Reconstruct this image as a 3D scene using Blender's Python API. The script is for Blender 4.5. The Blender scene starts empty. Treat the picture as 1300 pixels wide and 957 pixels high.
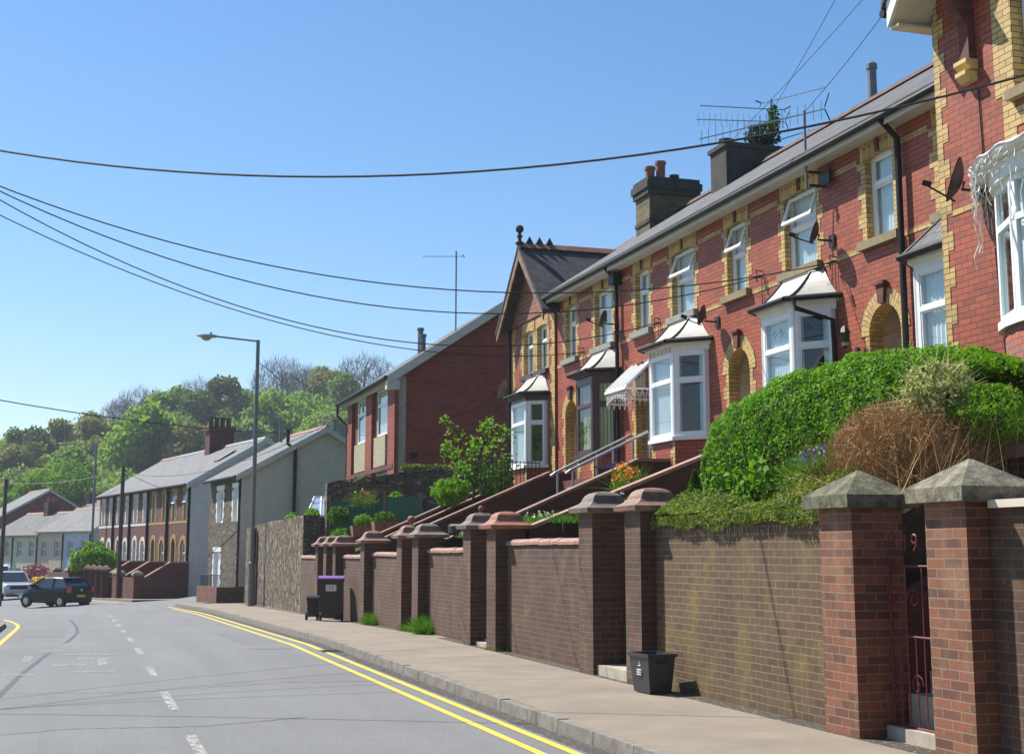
import bpy, math, random
import numpy as np
from mathutils import Vector, Matrix
R = math.radians
random.seed(7)
S = bpy.context.scene
COL = S.collection

# ------------------------------------------------------------------ camera, sky, sun, exposure
PITCH, YAW, FPX = 8.79, 17.54, 1720.0
cam_d = bpy.data.cameras.new('camera')
cam = bpy.data.objects.new('camera', cam_d); COL.objects.link(cam)
cam.location = (0, 0, 1.55)
cam.rotation_euler = (R(90 + PITCH), 0, R(-YAW))
cam_d.sensor_width = 36.0
cam_d.lens = 36.0 * FPX / 1300.0
cam_d.shift_y = -44.5 / 1300.0
cam_d.clip_start = 0.1; cam_d.clip_end = 6000
S.camera = cam
SUN = Vector((-1.0, 1.3, 2.0)).normalized()
ELEV = math.asin(SUN.z); AZ = math.atan2(SUN.x, SUN.y)
W = bpy.data.worlds.new('World'); S.world = W; W.use_nodes = True
nt = W.node_tree; nt.nodes.clear()
out = nt.nodes.new('ShaderNodeOutputWorld'); bg = nt.nodes.new('ShaderNodeBackground')
sky = nt.nodes.new('ShaderNodeTexSky'); sky.sky_type = 'NISHITA'; sky.sun_disc = False
sky.sun_elevation = ELEV; sky.sun_rotation = AZ
sky.air_density = 1.1; sky.dust_density = 0.3; sky.ozone_density = 4.5; sky.altitude = 50
bg.inputs['Strength'].default_value = 0.084
hs = nt.nodes.new('ShaderNodeHueSaturation'); hs.inputs['Saturation'].default_value = 1.22
nt.links.new(sky.outputs[0], hs.inputs['Color']); nt.links.new(hs.outputs[0], bg.inputs[0]); nt.links.new(bg.outputs[0], out.inputs[0])
sd = bpy.data.lights.new('sun', 'SUN'); sd.energy = 5.0; sd.angle = R(0.5); sd.color = (1.0, 0.95, 0.86)
so = bpy.data.objects.new('sun', sd); COL.objects.link(so)
so.rotation_euler = SUN.to_track_quat('Z', 'Y').to_euler()
S.view_settings.view_transform = 'Standard'; S.view_settings.look = 'None'
S.view_settings.gamma = 1; S.view_settings.exposure = 0.8
S.render.engine = 'CYCLES'
S.cycles.max_bounces = 6; S.cycles.transparent_max_bounces = 12

# ------------------------------------------------------------------ materials
MATS = {}
def newmat(name):
    m = bpy.data.materials.new(name); m.use_nodes = True
    n = m.node_tree; n.nodes.clear()
    o = n.nodes.new('ShaderNodeOutputMaterial'); b = n.nodes.new('ShaderNodeBsdfPrincipled')
    n.links.new(b.outputs[0], o.inputs[0]); MATS[name] = m
    return m, n, b, o
def N(n, t, **k):
    x = n.nodes.new('ShaderNode' + t)
    for a, v in k.items():
        if a.startswith('_'): x.inputs[int(a[1:])].default_value = v
        else: setattr(x, a, v)
    return x
def uvn(n): return N(n, 'TexCoord').outputs['UV']
def obn(n): return N(n, 'TexCoord').outputs['Object']
def rgb(c): return (c[0], c[1], c[2], 1)
def noise(n, vec, scale, detail=4, rough=.6):
    t = N(n, 'TexNoise'); t.inputs['Scale'].default_value = scale; t.inputs['Detail'].default_value = detail
    t.inputs['Roughness'].default_value = rough; n.links.new(vec, t.inputs['Vector']); return t.outputs['Fac']
def ramp(n, fac, stops):
    r = N(n, 'ValToRGB'); e = r.color_ramp.elements
    while len(e) < len(stops): e.new(.5)
    for i, (p, c) in enumerate(stops):
        e[i].position = p; e[i].color = rgb(c) if len(c) == 3 else c
    n.links.new(fac, r.inputs[0]); return r.outputs[0]
def mix(n, fac, a, b, mode='MIX'):
    m = N(n, 'MixRGB'); m.blend_type = mode
    for i, v in enumerate((fac, a, b)):
        if isinstance(v, (int, float)): m.inputs[i].default_value = v
        elif isinstance(v, tuple): m.inputs[i].default_value = rgb(v)
        else: n.links.new(v, m.inputs[i])
    return m.outputs[0]
def bump(n, b, h, strength=.5, dist=.01):
    k = N(n, 'Bump'); k.inputs['Strength'].default_value = strength; k.inputs['Distance'].default_value = dist
    n.links.new(h, k.inputs['Height']); n.links.new(k.outputs[0], b.inputs['Normal'])

def plain(name, c, rough=.6, var=.15, scale=6, metal=0, coat=0, bmp=0, spec=.5):
    m, n, b, o = newmat(name)
    f = noise(n, obn(n), scale)
    lo = tuple(x * (1 - var) for x in c); hi = tuple(min(1, x * (1 + var)) for x in c)
    n.links.new(ramp(n, f, [(.3, lo), (.7, hi)]), b.inputs['Base Color'])
    b.inputs['Roughness'].default_value = rough; b.inputs['Metallic'].default_value = metal
    b.inputs['Coat Weight'].default_value = coat; b.inputs['Coat Roughness'].default_value = .04
    b.inputs['Specular IOR Level'].default_value = spec
    if bmp: bump(n, b, noise(n, obn(n), scale * 8), bmp, .01)
    return m
def brick(name, c1, c2, mortar, bw=.225, rh=.075, ms=.006, stain=None, stain_amt=.6, rough=.8, dirt=.35, bstr=.6, moss=None, odd=.55):
    m, n, b, o = newmat(name)
    uv = uvn(n)
    # small wobble so that courses are not ruler straight
    w = N(n, 'TexNoise'); w.inputs['Scale'].default_value = 2.2; n.links.new(uv, w.inputs['Vector'])
    vs = N(n, 'VectorMath', operation='SCALE'); vs.inputs['Scale'].default_value = .012
    sb = N(n, 'VectorMath', operation='SUBTRACT'); sb.inputs[1].default_value = (.5, .5, .5)
    n.links.new(w.outputs['Color'], sb.inputs[0]); n.links.new(sb.outputs[0], vs.inputs[0])
    ad = N(n, 'VectorMath', operation='ADD'); n.links.new(uv, ad.inputs[0]); n.links.new(vs.outputs[0], ad.inputs[1])
    t = N(n, 'TexBrick'); t.offset = .5; t.squash = 1
    n.links.new(ad.outputs[0], t.inputs['Vector'])
    for k, v in (('Scale', 1), ('Mortar Size', ms), ('Mortar Smooth', .25), ('Bias', 0), ('Brick Width', bw), ('Row Height', rh)):
        t.inputs[k].default_value = v
    t.inputs['Color1'].default_value = rgb(c1); t.inputs['Color2'].default_value = rgb(c2); t.inputs['Mortar'].default_value = rgb(mortar)
    c = t.outputs['Color']
    t2 = N(n, 'TexBrick'); t2.offset = .5; n.links.new(ad.outputs[0], t2.inputs['Vector'])
    for k, v in (('Scale', 1), ('Mortar Size', 0), ('Bias', -.62), ('Brick Width', bw), ('Row Height', rh)): t2.inputs[k].default_value = v
    t2.inputs['Color1'].default_value = (1, 1, 1, 1); t2.inputs['Color2'].default_value = (.30, .36, .48, 1); t2.inputs['Mortar'].default_value = (1, 1, 1, 1)
    c = mix(n, odd, c, t2.outputs['Color'], 'MULTIPLY')
    g = noise(n, uv, 28, 5, .7)
    c = mix(n, .55, c, ramp(n, g, [(.25, (.72, .72, .72)), (.75, (1.22, 1.2, 1.18))]), 'MULTIPLY')
    big = noise(n, uv, .9, 5, .65)
    c = mix(n, dirt, c, ramp(n, big, [(.32, (.45, .43, .42)), (.62, (1.1, 1.1, 1.1))]), 'MULTIPLY')
    if stain:
        mp = N(n, 'Mapping'); mp.inputs['Scale'].default_value = (1.5, .75, 1); n.links.new(uv, mp.inputs[0])
        sf = noise(n, mp.outputs[0], 1.6, 6, .7)
        s2 = ramp(n, sf, [(.50, (0, 0, 0)), (.68, (1, 1, 1))])
        sc = mix(n, 1.0, s2, ramp(n, g, [(.3, (.4,) * 3), (.6, (1,) * 3)]), 'MULTIPLY')
        mm = N(n, 'Math', operation='MULTIPLY'); n.links.new(sc, mm.inputs[0]); mm.inputs[1].default_value = stain_amt
        c = mix(n, mm.outputs[0], c, stain)
    n.links.new(c, b.inputs['Base Color']); b.inputs['Roughness'].default_value = rough
    inv = N(n, 'Math', operation='SUBTRACT'); inv.inputs[0].default_value = 1; n.links.new(t.outputs['Fac'], inv.inputs[1])
    hh = N(n, 'Math', operation='MULTIPLY_ADD'); n.links.new(g, hh.inputs[0]); hh.inputs[1].default_value = .35; n.links.new(inv.outputs[0], hh.inputs[2])
    bump(n, b, hh.outputs[0], bstr, .008)
    return m
def rubble(name, cols, mortar, sx=5, sy=9, ms=.05, bstr=.9):
    m, n, b, o = newmat(name)
    uv = uvn(n)
    mp = N(n, 'Mapping'); mp.inputs['Scale'].default_value = (sx, sy, 1); n.links.new(uv, mp.inputs[0])
    w = N(n, 'TexNoise'); w.inputs['Scale'].default_value = 1.2; n.links.new(mp.outputs[0], w.inputs['Vector'])
    ad = N(n, 'MixRGB'); ad.blend_type = 'ADD'; ad.inputs[0].default_value = .6
    n.links.new(mp.outputs[0], ad.inputs[1]); n.links.new(w.outputs['Color'], ad.inputs[2])
    v = N(n, 'TexVoronoi'); v.feature = 'F1'; v.inputs['Scale'].default_value = 1; n.links.new(ad.outputs[0], v.inputs['Vector'])
    e = N(n, 'TexVoronoi'); e.feature = 'DISTANCE_TO_EDGE'; e.inputs['Scale'].default_value = 1; n.links.new(ad.outputs[0], e.inputs['Vector'])
    sp = N(n, 'SeparateColor'); n.links.new(v.outputs['Color'], sp.inputs[0])
    k = len(cols); c = ramp(n, sp.outputs[0], [(i / max(1, k - 1), cols[i]) for i in range(k)])
    g = noise(n, uv, 22, 5, .7)
    c = mix(n, .7, c, ramp(n, g, [(.3, (.55,) * 3), (.72, (1.3,) * 3)]), 'MULTIPLY')
    ef = ramp(n, e.outputs['Distance'], [(0, (0,) * 3), (ms * 2, (1,) * 3)])
    c = mix(n, ef, mortar, c)
    n.links.new(c, b.inputs['Base Color']); b.inputs['Roughness'].default_value = .9
    hh = N(n, 'Math', operation='MULTIPLY_ADD'); n.links.new(g, hh.inputs[0]); hh.inputs[1].default_value = .4; n.links.new(ef, hh.inputs[2])
    bump(n, b, hh.outputs[0], bstr, .03)
    return m
def slate(name, c, bw=.3, rh=.2, var=.3, moss=None):
    m, n, b, o = newmat(name)
    uv = uvn(n)
    t = N(n, 'TexBrick'); t.offset = .5
    n.links.new(uv, t.inputs['Vector'])
    for k, v in (('Scale', 1), ('Mortar Size', .008), ('Mortar Smooth', .1), ('Bias', 0), ('Brick Width', bw), ('Row Height', rh)):
        t.inputs[k].default_value = v
    t.inputs['Color1'].default_value = rgb([x * (1 - var) for x in c]); t.inputs['Color2'].default_value = rgb([x * (1 + var) for x in c])
    t.inputs['Mortar'].default_value = rgb([x * .25 for x in c])
    g = noise(n, uv, 1.3, 6, .65)
    cc = mix(n, .6, t.outputs['Color'], ramp(n, g, [(.3, (.6, .6, .6)), (.7, (1.25, 1.25, 1.22))]), 'MULTIPLY')
    if moss:
        g2 = noise(n, uv, 5, 6, .75)
        cc = mix(n, ramp(n, g2, [(.56, (0,) * 3), (.66, (.7,) * 3)]), cc, moss)
    n.links.new(cc, b.inputs['Base Color']); b.inputs['Roughness'].default_value = .75; b.inputs['Specular IOR Level'].default_value = .3
    inv = N(n, 'Math', operation='SUBTRACT'); inv.inputs[0].default_value = 1; n.links.new(t.outputs['Fac'], inv.inputs[1])
    bump(n, b, inv.outputs[0], .6, .01)
    return m
def leaf(name, c1, c2, trans=.35, scale=1.2, rough=.5):
    m, n, b, o = newmat(name)
    f = noise(n, obn(n), scale, 3, .6)
    wn = N(n, 'TexWhiteNoise'); wn.noise_dimensions = '3D'
    sc = N(n, 'VectorMath', operation='SNAP'); sc.inputs[1].default_value = (.06, .06, .06)
    n.links.new(obn(n), sc.inputs[0]); n.links.new(sc.outputs[0], wn.inputs['Vector'])
    ff = N(n, 'Math', operation='MULTIPLY_ADD'); n.links.new(wn.outputs['Value'], ff.inputs[0]); ff.inputs[1].default_value = .35
    sb = N(n, 'Math', operation='SUBTRACT'); n.links.new(f, sb.inputs[0]); sb.inputs[1].default_value = .17
    n.links.new(sb.outputs[0], ff.inputs[2])
    c = ramp(n, ff.outputs[0], [(.28, c1), (.72, c2)])
    n.links.new(c, b.inputs['Base Color']); b.inputs['Roughness'].default_value = .65; b.inputs['Specular IOR Level'].default_value = .22
    tr = N(n, 'BsdfTranslucent'); n.links.new(mix(n, 1, c, (1.0, 1.15, .5), 'MULTIPLY'), tr.inputs[0])
    ms = N(n, 'MixShader'); ms.inputs[0].default_value = trans
    n.links.new(b.outputs[0], ms.inputs[1]); n.links.new(tr.outputs[0], ms.inputs[2]); n.links.new(ms.outputs[0], o.inputs[0])
    return m

brick('red_brick', (.40, .085, .034), (.32, .066, .028), (.04, .019, .017), ms=.006, dirt=.38, bstr=.35, rough=.62)
brick('dark_red_brick', (.33, .062, .034), (.22, .045, .03), (.10, .045, .035), dirt=.3)
brick('yellow_brick', (.60, .41, .145), (.48, .32, .11), (.07, .04, .02), ms=.006, dirt=.12, bstr=.3, rough=.6)
brick('purple_brick', (.074, .036, .024), (.128, .058, .034), (.14, .11, .08), ms=.006, stain=(.26, .21, .12), stain_amt=.35, dirt=.5)
brick('mossy_brick', (.088, .05, .026), (.145, .08, .044), (.21, .175, .105), ms=.006, stain=(.24, .19, .04), stain_amt=.62, dirt=.35)
brick('orange_brick', (.25, .09, .045), (.13, .052, .032), (.24, .185, .135), ms=.006, stain=(.34, .23, .13), stain_amt=.5, dirt=.2)
brick('shade_brick', (.085, .03, .024), (.125, .042, .03), (.08, .055, .045), dirt=.5)  # dark engineering brick, shade worked into the colour for the shaded walls
brick('maroon_brick', (.165, .045, .033), (.115, .034, .028), (.09, .045, .035), dirt=.35)
brick('row_brick', (.19, .066, .045), (.14, .05, .036), (.12, .07, .055), dirt=.35)
brick('chimney_brick', (.20, .155, .06), (.11, .09, .045), (.07, .055, .035), dirt=.7)
brick('soldier_coping', (.34, .19, .14), (.34, .14, .10), (.30, .22, .17), bw=.3, rh=.075, ms=.006, dirt=.3)
brick('mixed_orange_brick', (.50, .11, .05), (.30, .16, .15), (.16, .09, .07), bw=.11, rh=.075, dirt=.2)
rubble('rubble_stone', [(.06, .05, .04), (.17, .135, .09), (.10, .085, .065), (.27, .21, .13)], (.035, .03, .024), 5, 9)
rubble('upright_rubble', [(.06, .05, .038), (.27, .20, .12), (.10, .085, .065), (.42, .32, .19)], (.022, .018, .014), 6.5, 3.4, ms=.085, bstr=1.0)
slate('slate_roof', (.10, .102, .105), moss=(.16, .15, .11))
slate('pale_slate_roof', (.15, .152, .158), var=.15)
slate('tile_roof', (.075, .07, .075), bw=.33, rh=.3, var=.2)
slate('brown_shingle', (.30, .135, .09), bw=2.4, rh=.12, var=.12)
plain('white_upvc', (.80, .81, .82), .35, .03)
plain('cream_paint', (.66, .60, .45), .6, .08)
plain('fascia_grey', (.52, .51, .47), .6, .12)
plain('white_paint', (.78, .77, .73), .6, .07)
plain('brown_frame', (.075, .03, .025), .4, .2)
plain('black_plastic', (.008, .008, .009), .5, .2, spec=.3)
plain('dark_lead', (.05, .052, .058), .5, .2)
plain('bay_lead', (.36, .345, .31), .55, .14, 3, bmp=.15)
plain('grey_stone_sill', (.24, .25, .22), .8, .2)
plain('brown_stone_sill', (.24, .185, .10), .8, .2)
plain('sandstone', (.36, .32, .22), .9, .35, 9, bmp=.8)
plain('weathered_sandstone', (.20, .185, .13), .95, .6, 7, bmp=1.0)
def rock(name, cols, sc):
    m, n, b, o = newmat(name); v = obn(n)
    f = noise(n, v, sc, 8, .75); c = ramp(n, f, [(.30, cols[0]), (.46, cols[1]), (.58, cols[2]), (.74, cols[3])])
    c = mix(n, ramp(n, noise(n, v, sc * 3, 4, .8), [(.62, (0,) * 3), (.70, (.8,) * 3)]), c, (.03, .032, .024))
    n.links.new(c, b.inputs['Base Color']); b.inputs['Roughness'].default_value = .95; bump(n, b, f, 1.0, .05)
rock('sandstone_cap', [(.06, .055, .04), (.17, .155, .11), (.30, .275, .20), (.38, .35, .27)], 7)
rock('mossy_sandstone_cap', [(.035, .035, .025), (.11, .11, .07), (.20, .19, .12), (.27, .26, .17)], 7)
plain('terracotta', (.27, .115, .07), .7, .3, 5, bmp=.3)
plain('terracotta_weathered', (.215, .12, .085), .7, .45, 5, bmp=.4)
plain('terracotta_grey', (.15, .12, .098), .75, .35, 5, bmp=.4)
plain('pink_coping', (.33, .19, .15), .8, .25, 8)
plain('sooty_render', (.05, .047, .042), .95, .35, 4, bmp=.5)
plain('roughcast', (.60, .51, .45), .95, .10, 3, bmp=1.0)
plain('pale_roughcast', (.66, .58, .53), .95, .08, 3, bmp=.6)
plain('cream_render', (.62, .54, .44), .9, .06)
plain('pink_render', (.60, .44, .36), .9, .06)
plain('blue_render', (.42, .50, .60), .9, .06)
plain('grey_render', (.42, .40, .38), .9, .1)
plain('concrete', (.40, .36, .29), .9, .2, 5, bmp=.4)
plain('earth', (.075, .055, .035), .95, .4, 4, bmp=.8)
plain('galvanised', (.17, .18, .19), .5, .15, 3, metal=.3)
plain('lamp_head', (.30, .32, .32), .4, .1)
plain('lamp_glass', (.42, .36, .20), .2, .1)
plain('dark_iron', (.02, .018, .018), .5, .2)
plain('red_iron', (.14, .018, .022), .5, .3)
plain('white_iron', (.70, .68, .64), .5, .08)
plain('steel_rail', (.36, .37, .39), .4, .1, metal=.7)
plain('black_bin', (.018, .019, .022), .42, .15)
plain('dark_bin_grey', (.035, .038, .045), .4, .15)
plain('purple_lid', (.19, .075, .29), .45, .1)
plain('bin_white', (.62, .62, .60), .6, .1)
plain('wood_pole', (.075, .058, .045), .9, .3)
plain('bark', (.09, .07, .055), .95, .3)
plain('tyre_rubber', (.02, .02, .021), .7, .2)
plain('plastic_green', (.02, .13, .095), .7, .1)
plain('alloy_wheel', (.45, .46, .48), .35, .1, metal=.6)
plain('black_car_paint', (.004, .005, .009), .2, .1, coat=.25, spec=.3)
plain('silver_car_paint', (.50, .53, .58), .3, .05, coat=1)
plain('white_car_paint', (.75, .76, .78), .3, .05, coat=1)
plain('car_glass', (.03, .04, .045), .08, .1, coat=1)
plain('red_lens', (.45, .01, .01), .25, .1, coat=1)
plain('clear_lens', (.75, .72, .85), .15, .05, coat=1)
plain('yellow_plate', (.75, .55, .02), .5, .05)
plain('white_plate', (.7, .7, .68), .5, .05)
plain('plate_black', (.01, .01, .01), .5, .05)
plain('far_glass', (.16, .20, .25), .1, .3, coat=1)
plain('lit_glass', (.36, .42, .5), .15, .12, coat=1)
plain('net_curtain', (.78, .84, .90), .9, .06)
plain('cream_blind', (.62, .58, .38), .8, .05)
plain('interior_dark', (.06, .05, .045), .9, .2)
plain('cable_black', (.010, .010, .012), .6, .1)
plain('door_grey', (.10, .11, .12), .5, .1)
plain('lantern_black', (.015, .015, .016), .4, .1)
plain('aluminium', (.30, .31, .32), .45, .1, metal=.5)
plain('yellow_stone', (.60, .44, .17), .8, .15)
plain('ochre_surround', (.36, .25, .085), .8, .15)
plain('white_surround', (.66, .65, .60), .8, .1)
plain('twig', (.40, .24, .10), .8, .35, 8)
plain('twig_grey', (.17, .14, .135), .9, .2)
plain('petal_blue', (.30, .25, .72), .7, .15)
plain('petal_white', (.82, .80, .72), .7, .1)
plain('petal_orange', (.80, .30, .02), .7, .2)
plain('petal_yellow', (.85, .62, .04), .7, .2)
plain('petal_pink', (.40, .13, .15), .7, .2)
plain('plaster', (.62, .55, .45), .8, .06)
leaf('hedge_leaf', (.035, .13, .004), (.20, .40, .010), .4, 5)
leaf('bright_leaf', (.09, .22, .012), (.22, .40, .03), .4, 3)
leaf('mid_leaf', (.05, .12, .015), (.12, .22, .03), .35, 3)
leaf('ivy_leaf', (.08, .13, .022), (.28, .34, .07), .3, 6)
leaf('pale_leaf', (.30, .32, .14), (.52, .50, .28), .3, 6)
leaf('dark_leaf', (.022, .05, .012), (.05, .09, .018), .25, .3)
leaf('grass_leaf', (.06, .16, .01), (.13, .30, .02), .35, 6)
leaf('wood_leaf', (.12, .19, .035), (.22, .30, .07), .5, .12)
leaf('wood_leaf_bright', (.17, .27, .035), (.30, .42, .07), .5, .15)
leaf('wood_leaf_olive', (.15, .165, .05), (.25, .245, .085), .5, .15)
leaf('wood_leaf_dark', (.06, .105, .035), (.12, .18, .055), .45, .15)
leaf('wood_leaf_pale', (.21, .27, .11), (.32, .38, .16), .5, .15)
leaf('lime_leaf', (.10, .22, .008), (.22, .36, .02), .4, .3)

def mat_glass():
    m, n, b, o = newmat('window_glass')
    n.nodes.remove(b)
    f0 = N(n, 'Fresnel'); f0.inputs['IOR'].default_value = 1.9
    ge_ = N(n, 'NewGeometry'); ib = N(n, 'Math', operation='SUBTRACT'); ib.inputs[0].default_value = 1; n.links.new(ge_.outputs['Backfacing'], ib.inputs[1])
    f = N(n, 'Math', operation='MULTIPLY'); n.links.new(f0.outputs[0], f.inputs[0]); n.links.new(ib.outputs[0], f.inputs[1])
    g = N(n, 'BsdfGlossy'); g.inputs['Roughness'].default_value = .01
    bp = N(n, 'Bump'); bp.inputs['Strength'].default_value = .05; bp.inputs['Distance'].default_value = .02
    n.links.new(noise(n, obn(n), 1.3, 2), bp.inputs['Height']); n.links.new(bp.outputs[0], g.inputs['Normal'])
    t = N(n, 'BsdfTransparent'); t.inputs[0].default_value = (.9, .94, .93, 1)
    x = N(n, 'MixShader'); n.links.new(f.outputs[0], x.inputs[0]); n.links.new(t.outputs[0], x.inputs[1]); n.links.new(g.outputs[0], x.inputs[2])
    n.links.new(x.outputs[0], o.inputs[0])
mat_glass()
def mat_road():
    m, n, b, o = newmat('asphalt'); v = obn(n)
    f = noise(n, v, 60, 4, .8); g = noise(n, v, .35, 5, .6); s = N(n, 'Mapping'); s.inputs['Scale'].default_value = (1.2, .05, 1)
    n.links.new(v, s.inputs[0]); w = noise(n, s.outputs[0], 1.2, 4, .6)
    c = ramp(n, f, [(.30, (.085, .088, .092)), (.70, (.20, .203, .205))])
    c = mix(n, ramp(n, noise(n, v, 260, 2, .5), [(.60, (0,) * 3), (.68, (.5,) * 3)]), c, (.32, .32, .31))
    c = mix(n, .55, c, ramp(n, g, [(.3, (.82,) * 3), (.7, (1.12,) * 3)]), 'MULTIPLY')
    c = mix(n, .5, c, ramp(n, w, [(.35, (.84,) * 3), (.65, (1.12,) * 3)]), 'MULTIPLY')
    n.links.new(c, b.inputs['Base Color']); b.inputs['Roughness'].default_value = .85
    bump(n, b, f, .3, .01)
    m, n, b, o = newmat('asphalt_patch'); v = obn(n)
    f = noise(n, v, 70, 4, .8); n.links.new(ramp(n, f, [(.25, (.10, .103, .106)), (.75, (.172, .175, .178))]), b.inputs['Base Color']); b.inputs['Roughness'].default_value = .9; bump(n, b, f, .3, .01)
    m, n, b, o = newmat('footway'); v = obn(n)
    f = noise(n, v, 45, 4, .8); g = noise(n, v, .9, 6, .7)
    c = ramp(n, f, [(.25, (.18, .15, .115)), (.75, (.29, .245, .19))])
    c = mix(n, .8, c, ramp(n, g, [(.3, (.66, .66, .68)), (.7, (1.15, 1.13, 1.1))]), 'MULTIPLY')
    c = mix(n, ramp(n, noise(n, v, 5, 6, .8), [(.60, (0,) * 3), (.70, (.55,) * 3)]), c, (.12, .10, .08))
    n.links.new(c, b.inputs['Base Color']); b.inputs['Roughness'].default_value = .9
    bump(n, b, f, .3, .01)
    for nm, col, thr in (('grit', (.07, .058, .042), .50), ('yellow_line', (.72, .50, .05), .38), ('white_line', (.40, .40, .37), .50), ('worn_line', (.34, .34, .33), .52)):
        m, n, b, o = newmat(nm); v = obn(n)
        f = noise(n, v, 22, 6, .75)
        n.links.new(ramp(n, noise(n, v, 3, 3), [(.3, tuple(x * .85 for x in col)), (.7, col)]), b.inputs['Base Color'])
        b.inputs['Roughness'].default_value = .8
        r = ramp(n, f, [(thr - .06, (0,) * 3), (thr + .02, (1,) * 3)])
        t = N(n, 'BsdfTransparent'); x = N(n, 'MixShader')
        n.links.new(r, x.inputs[0]); n.links.new(t.outputs[0], x.inputs[1]); n.links.new(b.outputs[0], x.inputs[2]); n.links.new(x.outputs[0], o.inputs[0])
    m, n, b, o = newmat('grass_ground'); v = obn(n)
    c = ramp(n, noise(n, v, .15, 6, .7), [(.3, (.05, .085, .02)), (.7, (.10, .14, .035))])
    n.links.new(c, b.inputs['Base Color']); b.inputs['Roughness'].default_value = .95
mat_road()
plain('kerb_stone', (.20, .18, .15), .9, .3, 7, bmp=.6)
plain('tar', (.045, .045, .048), .6, .1)

# ------------------------------------------------------------------ mesh helpers
OFF = {}
class MB:
    def __init__(s): s.v = []; s.f = []; s.uv = []
    def face(s, pts, uv=None):
        i = len(s.v); s.v += [tuple(p) for p in pts]; s.f.append(tuple(range(i, i + len(pts)))); s.uv.append(uv); return s
    def box(s, x0, x1, y0, y1, z0, z1):
        if x1 < x0: x0, x1 = x1, x0
        if y1 < y0: y0, y1 = y1, y0
        if z1 < z0: z0, z1 = z1, z0
        a = [(x0, y0, z0), (x1, y0, z0), (x1, y1, z0), (x0, y1, z0), (x0, y0, z1), (x1, y0, z1), (x1, y1, z1), (x0, y1, z1)]
        for q in ((3, 2, 1, 0), (4, 5, 6, 7), (0, 1, 5, 4), (1, 2, 6, 5), (2, 3, 7, 6), (3, 0, 4, 7)): s.face([a[k] for k in q])
        return s
    def hexa(s, a):   # 8 points, bottom 4 (ccw) then top 4
        for q in ((3, 2, 1, 0), (4, 5, 6, 7), (0, 1, 5, 4), (1, 2, 6, 5), (2, 3, 7, 6), (3, 0, 4, 7)): s.face([a[k] for k in q])
        return s
    def prism(s, poly, axis, a, b):
        def P(p, t):
            if axis == 'x': return (t, p[0], p[1])
            if axis == 'y': return (p[0], t, p[1])
            return (p[0], p[1], t)
        ar = sum(poly[i][0] * poly[(i + 1) % len(poly)][1] - poly[(i + 1) % len(poly)][0] * poly[i][1] for i in range(len(poly)))
        if ar < 0: poly = poly[::-1]
        if axis == 'y': poly = poly[::-1]
        if a > b: a, b = b, a
        s.face([P(p, b) for p in poly]); s.face([P(p, a) for p in poly[::-1]])
        n = len(poly)
        for i in range(n):
            p, q = poly[i], poly[(i + 1) % n]; s.face([P(p, a), P(q, a), P(q, b), P(p, b)])
        return s
    def tube(s, pts, r, n=8, caps=True):
        pts = [Vector(p) for p in pts]; rs = r if isinstance(r, (list, tuple)) else [r] * len(pts)
        rings = []; up = Vector((0, 0, 1))
        for i, p in enumerate(pts):
            d = (pts[min(i + 1, len(pts) - 1)] - pts[max(i - 1, 0)])
            if d.length < 1e-9: d = Vector((0, 0, 1))
            d.normalize(); u = d.cross(up)
            if u.length < 1e-3: u = d.cross(Vector((1, 0, 0)))
            u.normalize(); w = u.cross(d)
            rings.append([p + (u * math.cos(2 * math.pi * k / n) + w * math.sin(2 * math.pi * k / n)) * rs[i] for k in range(n)])
        b = len(s.v)
        for g in rings: s.v += [tuple(q) for q in g]
        for i in range(len(rings) - 1):
            for k in range(n):
                s.f.append((b + i * n + k, b + i * n + (k + 1) % n, b + (i + 1) * n + (k + 1) % n, b + (i + 1) * n + k)); s.uv.append(None)
        if caps:
            s.f.append(tuple(b + k for k in range(n))[::-1]); s.uv.append(None)
            s.f.append(tuple(b + (len(rings) - 1) * n + k for k in range(n))); s.uv.append(None)
        return s
    def lathe(s, prof, c, n=16, axis='z'):
        b = len(s.v); m = len(prof)
        for (r, h) in prof:
            for k in range(n):
                a = 2 * math.pi * k / n; x, y = r * math.cos(a), r * math.sin(a)
                s.v.append((c[0] + x, c[1] + y, c[2] + h) if axis == 'z' else ((c[0] + h, c[1] + x, c[2] + y) if axis == 'x' else (c[0] + x, c[1] + h, c[2] + y)))
        for i in range(m - 1):
            for k in range(n):
                s.f.append((b + i * n + k, b + i * n + (k + 1) % n, b + (i + 1) * n + (k + 1) % n, b + (i + 1) * n + k)); s.uv.append(None)
        s.f.append(tuple(b + k for k in range(n))[::-1]); s.uv.append(None)
        s.f.append(tuple(b + (m - 1) * n + k for k in range(n))); s.uv.append(None)
        return s
    def sqlathe(s, prof, c, sx=1, sy=1):
        # square-section moulding: prof = (half width, height)
        for (r0, h0), (r1, h1) in zip(prof[:-1], prof[1:]):
            for k in range(4):
                q = [(-1, -1), (1, -1), (1, 1), (-1, 1)]
                a, b = q[k], q[(k + 1) % 4]
                s.face([(c[0] + a[0] * r0 * sx, c[1] + a[1] * r0 * sy, c[2] + h0), (c[0] + b[0] * r0 * sx, c[1] + b[1] * r0 * sy, c[2] + h0),
                        (c[0] + b[0] * r1 * sx, c[1] + b[1] * r1 * sy, c[2] + h1), (c[0] + a[0] * r1 * sx, c[1] + a[1] * r1 * sy, c[2] + h1)])
        for (r, h), rev in ((prof[0], True), (prof[-1], False)):
            q = [(c[0] + a * r * sx, c[1] + b * r * sy, c[2] + h) for a, b in ((-1, -1), (1, -1), (1, 1), (-1, 1))]
            s.face(q[::-1] if rev else q)
        return s
def root_off(o):
    while o is not None:
        if o.name in OFF: return OFF[o.name]
        o = o.parent
    return Vector((0, 0, 0))
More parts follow.
